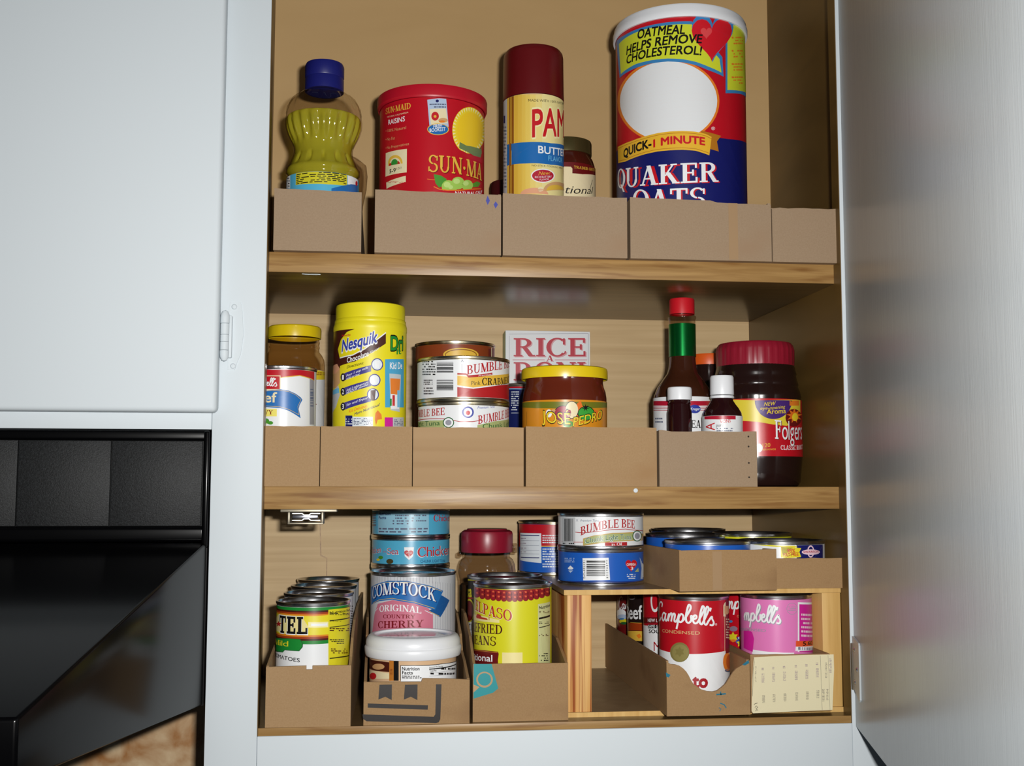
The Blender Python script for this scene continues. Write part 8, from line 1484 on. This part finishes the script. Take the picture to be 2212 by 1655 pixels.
t = thing('chocolate_canister', 'tall yellow chocolate powder canister with yellow lid', 'canister', 93.2, 75, F2, face_cam(93.2, 75))
lathe('canister_body', [(0, 0), (32, 0), (34.6, 1.5), (35.1, 4), (35.1, 147), (35.6, 148), (35.6, 152), (34.6, 155)], 'lid_choco', t, 64)
l = wrapper(t, 35.3, 4, 147, 'lid_choco'); add_print('choco', l, 35.3, 4.2, 146.8)
lathe('lid', [(34.4, 154.5), (34.6, 155), (34.4, 158), (33.6, 159), (33.6, 170), (33.0, 172.6), (31, 173.6), (0, 173.4)], 'lid_choco', t, 64)

can('tall_can', 'tall copper-brown can standing behind the crab can', 181.5, 165, F2, 42.0, 147.4, 'paper_copper', 'coppercan', metal='tin_gold')
can('tuna_can', 'white tuna can at the bottom, under the crab can', 184.0, 66, F2, 44.0, 77.8, 'paper_white', 'tuna_low', metal='tin_gold')
can('crab_can', 'white and red crab meat can stacked on a tuna can', 183.4, 66, F2 + 78.0, 44.6, 42.5, 'paper_white', 'crab', metal='tin_gold')

t = thing('rice_carton', 'white rice carton with big red letters standing behind the salsa jar', 'carton', 244.3, 250, 0)
box('carton', 0, 97.8, 0, 30, 0, 177.4, 'paper_white', t, 0.6)
o = add_print('rice', t); o.location = (0, -0.02 * MM, 0)
box('green_side', -0.15, -0.01, 1, 29, 1, 176.5, 'paper_green', t)

t = thing('salsa_jar', 'squat salsa jar with yellow lid and orange label', 'jar', 283, 66, F2, face_cam(283, 66))
lathe('jar', [(0, 0), (38, 0), (41, 2), (41.2, 6), (41.2, 84), (40.4, 90), (38.6, 95), (37.8, 99), (38.2, 103)], 'salsa_fill', t, 64)
l = wrapper(t, 41.5, 5, 80.5, 'paper_orange'); add_print('salsa', l, 41.5, 5.2, 80.3)
lathe('lid', [(41.6, 102.4), (42.2, 102.4), (42.4, 104), (42.3, 110.5), (41.8, 112.6), (40, 113.6), (0, 113.0)], 'lid_yellow', t, 64)

can('small_can', 'narrow navy and red can between the crab can and the salsa jar', 262.6, 215, 0, 24.5, 112, 'paper_navy', 'navycan', metal='dull_steel')

t = thing('sauce_bottle', 'dark steak sauce bottle with red cap and green foil neck', 'bottle', 411.3, 102, 0, face_cam(411.3, 102))
lathe('bottle', [(0, 0), (27, 0), (30, 2), (30.3, 6), (30.3, 84), (29.4, 92), (26, 101), (20.5, 109), (16, 115), (14.2, 121), (13.4, 128), (13.2, 134)], 'sauce_brown', t, 56)
lathe('neck', [(13.2, 134), (13.4, 140), (13.6, 170), (14.4, 171.5), (14.4, 174), (12.4, 175.4), (12.2, 178)], 'clear_jar', t, 40)
lathe('sauce', [(12.8, 128), (12.6, 136), (0, 136.5)], 'sauce_brown', t, 32)
wrapper(t, 13.85, 132.5, 166, 'foil_green', 'foil', 40)
lathe('cap', [(12.4, 176.4), (12.9, 176.4), (12.9, 191), (12.2, 192.4), (0, 192.6)], 'cap_red', t, 48, lambda a, z: 0.15 * math.cos(24 * a) if 177 < z < 191 else 0)
l = wrapper(t, 30.6, 8, 90, 'paper_dark'); add_print('steak', l, 30.6, 8.2, 89.8)

t = thing('extract_bottle', 'small black bottle with white cap in front of the steak sauce', 'bottle', 391.6, 40, F2, face_cam(391.6, 40))
lathe('bottle', [(0, 0), (10, 0), (11.4, 1.5), (11.5, 5), (11.5, 70), (10.6, 74), (10.2, 78), (10.8, 79), (10.2, 80), (10.2, 83)], 'vanilla_fill', t, 40)
lathe('cap', [(11.4, 82), (11.7, 82), (11.7, 92), (11.2, 94), (10, 94.6), (0, 94.6)], 'lid_white', t, 48, lambda a, z: 0.1 * math.cos(40 * a) if z < 91 else 0)
t = thing('vanilla_bottle', 'dark vanilla bottle with ridged white cap and red and white label', 'bottle', 434.4, 42, F2, face_cam(434.4, 42))
lathe('bottle', [(0, 0), (17, 0), (19.1, 2), (19.2, 5), (19.2, 66), (18.5, 70), (16, 74.5), (12.8, 78.5), (10.6, 82), (10, 85), (10, 87)], 'vanilla_fill', t, 48)
l = wrapper(t, 19.5, 5, 66.5, 'paper_white'); add_print('vanilla', l, 19.5, 5.2, 66.3)
c2 = lathe('cap', [(10.8, 87.4), (11.4, 87.4), (11.5, 89), (11.4, 104.5), (10.6, 106.2), (0, 106.4)], 'lid_white', t, 48, lambda a, z: 0.12 * math.cos(36 * a) if 92 < z < 104 else 0)
lathe('cap_ring', [(10.6, 84.2), (11.3, 84.2), (11.4, 86.6), (10.6, 86.8)], 'lid_white', t, 48)

t = thing('spice_jar', 'dark jar with a bright orange lid behind the steak sauce', 'jar', 474, 222, 0, 0)
lathe('jar', [(0, 0), (20, 0), (22, 2), (22, 120), (20.5, 128), (20, 137)], 'coffee_fill', t, 44)
lathe('lid', [(21, 136.5), (22.6, 136.5), (22.8, 138), (22.8, 147), (22, 148.6), (0, 148.8)], 'cap_orange', t, 48)

t = thing('coffee_jar', 'instant coffee jar with ribbed dark red lid against the right side', 'jar', 493.2, 118, 0, face_cam(493.2, 118))
lathe('jar', [(0, 1.5), (34, 1.5), (38, 0), (42, 1.5), (44.2, 5), (45, 14), (46.4, 28), (46.6, 32), (46.6, 86), (46.0, 90), (46.6, 92), (45.6, 97), (43.4, 103), (44, 105), (42.6, 110), (41.6, 114), (42.2, 116), (41.2, 120), (40.2, 125)], 'coffee_fill', t, 72)
l = wrapper(t, 47.0, 30.5, 88.5, 'paper_red'); add_print('coffee', l, 47.0, 30.7, 88.3)
lathe('lid', [(39.6, 123.5), (40.2, 123.5), (40.3, 126), (40.0, 141), (39.2, 146), (37.4, 148.4), (34, 149), (0, 149)], 'cap_crimson', t, 256, lambda a, z: 0.55 * (1 if math.cos(32 * a) > 0 else -0.6) if 126 < z < 145 else 0)

# ------------------------------------------------------------------ cabinet floor, left
F3 = ZF + 1.4
gt = 'row of tomato cans'
can('tomato_can', 'green and yellow diced tomato can at the front of its row', 44.6, 40.0, F3, 33.2, 105.5, 'paper_white', 'tomato', gt)
for i, (x, y, lab) in enumerate(((46.0, 108.1, 'second can from the front in the tomato row, mostly its rim showing'), (47.5, 176.2, 'third can from the front in the tomato row, mostly its rim showing'), (48.9, 244.3, 'rearmost can of the tomato row, nearest the back panel'))):
    can('tomato_can', lab, x, y, F3, 33.2, 106.5 + i * 1.2, 'paper_grey', 'tomato_rear' if i == 0 else None, gt)
can('pie_filling_can', 'cherry pie filling can with blue ribbon behind the frosting tub', 138.8, 141.5, F3, 43.0, 124.4, 'paper_grey', 'cherry')
gs = 'stack of light blue tuna cans'
for i in range(6):
    z = F3 + 31.05 * i
    lab = ('topmost light blue tuna can, just under the middle shelf', 'light blue tuna can second from the top, with red lettering')[5 - i] if i > 3 else 'light blue tuna can hidden behind the cherry can, %s in its stack' % ('lowest', 'second lowest', 'third from the bottom', 'third from the top')[i]
    can('tuna_can', lab, 138.2, 228.6, z, 42.3, 31.0, 'paper_sea', {5: 'seacan_top', 4: 'seacan'}.get(i), gs, lm=3.2)
t = thing('frosting_tub', 'frosting tub with wide white lid in the arrow-printed box', 'tub', 136.8, 52.5, F3, face_cam(136.8, 52.5))
lathe('tub_body', [(0, 1), (32, 1), (33.5, 0), (35, 1), (37, 5), (40.3, 55), (41, 57)], 'tub_body', t, 64)
l = lathe('label', [(40.5, 20), (40.5, 54)], 'paper_tan', t, 72); add_print('frosting', l, 40.5, 20.2, 53.0)
lathe('lid', [(41.2, 53.2), (43.8, 53.2), (44.6, 54.6), (45.1, 58), (45.2, 61), (44.6, 62.2), (44.0, 62.6), (44.2, 65), (43.6, 68), (42, 71), (40.2, 72.4), (37.8, 72.8), (36.4, 72.4), (35.8, 70.8)], 'lid_white', t, 72)
lathe('lid_top', [(35.8, 70.8), (34.8, 70.2), (0, 70.0)], 'gloss_white', t, 64)
can('bean_can', 'bright yellow refried bean can with red tile band', 230.2, 49.0, F3, 36.8, 119.4, 'paper_yellow', 'beans')
can('bean_can', 'black and white refried bean can behind the bright yellow one', 230.8, 125.5, F3, 37.4, 120.5, 'paper_black', 'beans_rear')
t = thing('spice_shaker', 'clear spice container with dark red cap behind the bean cans', 'spice jar', 219.8, 206, F3, face_cam(219.8, 206))
def sq(a, z): return 2.0 * abs(math.cos(2 * a)) ** 2 * -1 if z < 118 else 0
lathe('container', [(0, 0), (29.5, 0), (31.2, 2), (31.4, 110), (31.2, 118), (30, 126), (28, 131), (24.5, 134), (24.5, 141)], 'clear_jar', t, 64, sq)
lathe('spice', [(0, 1.5), (29, 2), (29.8, 8), (29.8, 105), (0, 106)], 'spice_fill', t, 64, sq)
lathe('cap', [(25.5, 139), (27.6, 139), (28, 140.5), (28, 158), (27.2, 161), (24.5, 162.6), (22, 162.8), (21.4, 164), (0, 164.2)], 'cap_crimson', t, 64)
box('collar_tab', -32, -26, -4, 6, 134, 139.5, 'clear_jar', t, 1.5); box('collar_tab', 26, 33, -4, 6, 138, 148, 'clear_jar', t, 1.5)

# ------------------------------------------------------------------ riser: cans on top and below
can('luncheon_can', 'red and blue can at the back left of the riser', 296, 228, ZT, 38.6, 57.5, 'paper_blue', 'bluecan', metal='tin_gold', lm=3.2)
can('tuna_can', 'blue tuna can with a white barcode, under the white tuna can', 323.6, 95, ZT, 42.4, 34.9, 'paper_blue', 'tuna_blue', 'tuna cans on the riser', lm=3.4)
can('tuna_can', 'white and green tuna can on top of the blue one', 323.6, 95, ZT + 35.0, 42.4, 34.3, 'paper_white', 'tuna_top', 'tuna cans on the riser', lm=3.4)
gb = 'blue tuna cans in the low tray'
can('tuna_can', 'front blue-rimmed tuna can in the askew tray on the riser', 417.4, 41.0, ZT + 1.4, 40.6, 43.0, 'paper_blue', None, gb, lm=3.4)
can('tuna_can', 'left rear tuna can in the askew tray, beside the stacked tuna cans', 420.0, 131.5, ZT + 1.4, 40.6, 45.5, 'paper_blue', None, gb, lm=3.4)
can('tuna_can', 'rearmost tuna can of the askew tray, lowest rim showing', 447.0, 222.0, ZT, 41.0, 48.5, 'paper_blue', None, gb, lm=3.4)
can('chicken_can', 'white chicken can with a yellow flag at the right end of the riser', 498.4, 62.5, ZT + 1.4, 41.4, 42.0, 'paper_white', 'chicken_can', 'chicken cans on the riser', lm=3.4)
can('chicken_can', 'chicken can behind the one with the yellow flag', 497.4, 150.6, ZT, 41.0, 47.0, 'paper_yellow', None, 'chicken cans on the riser', lm=3.4)
F4 = ZB + 1.4; gc = 'soup cans under the riser'
can('soup_can', 'red and white tomato soup can in the tray with the curved cutout', 404.8, 47, F4, 33.3, 102.4, 'paper_red', 'soup_red', gc)
can('soup_can', 'red and white soup can second in its row, behind the tomato soup', 404.8, 115.2, F4, 33.3, 102.0, 'paper_red', 'soup_noodle', gc)
can('soup_can', 'black beef soup can third in its row', 403.0, 183.6, F4, 33.3, 102.0, 'paper_black', 'soup_beef', gc)
can('soup_can', 'dark red soup can at the very back of the row', 402.2, 249.0, F4, 30.4, 102.0, 'paper_maroon', 'soup_kids', gc)
can('soup_can', 'pink soup can with an orange price sticker', 484.3, 41.5, F4, 33.8, 103.2, 'paper_pink', 'soup_pink', gc)
can('soup_can', 'red soup can with yellow shapes behind the pink one', 483.2, 111.5, F4, 33.0, 102.0, 'paper_red', 'soup_stars', gc)
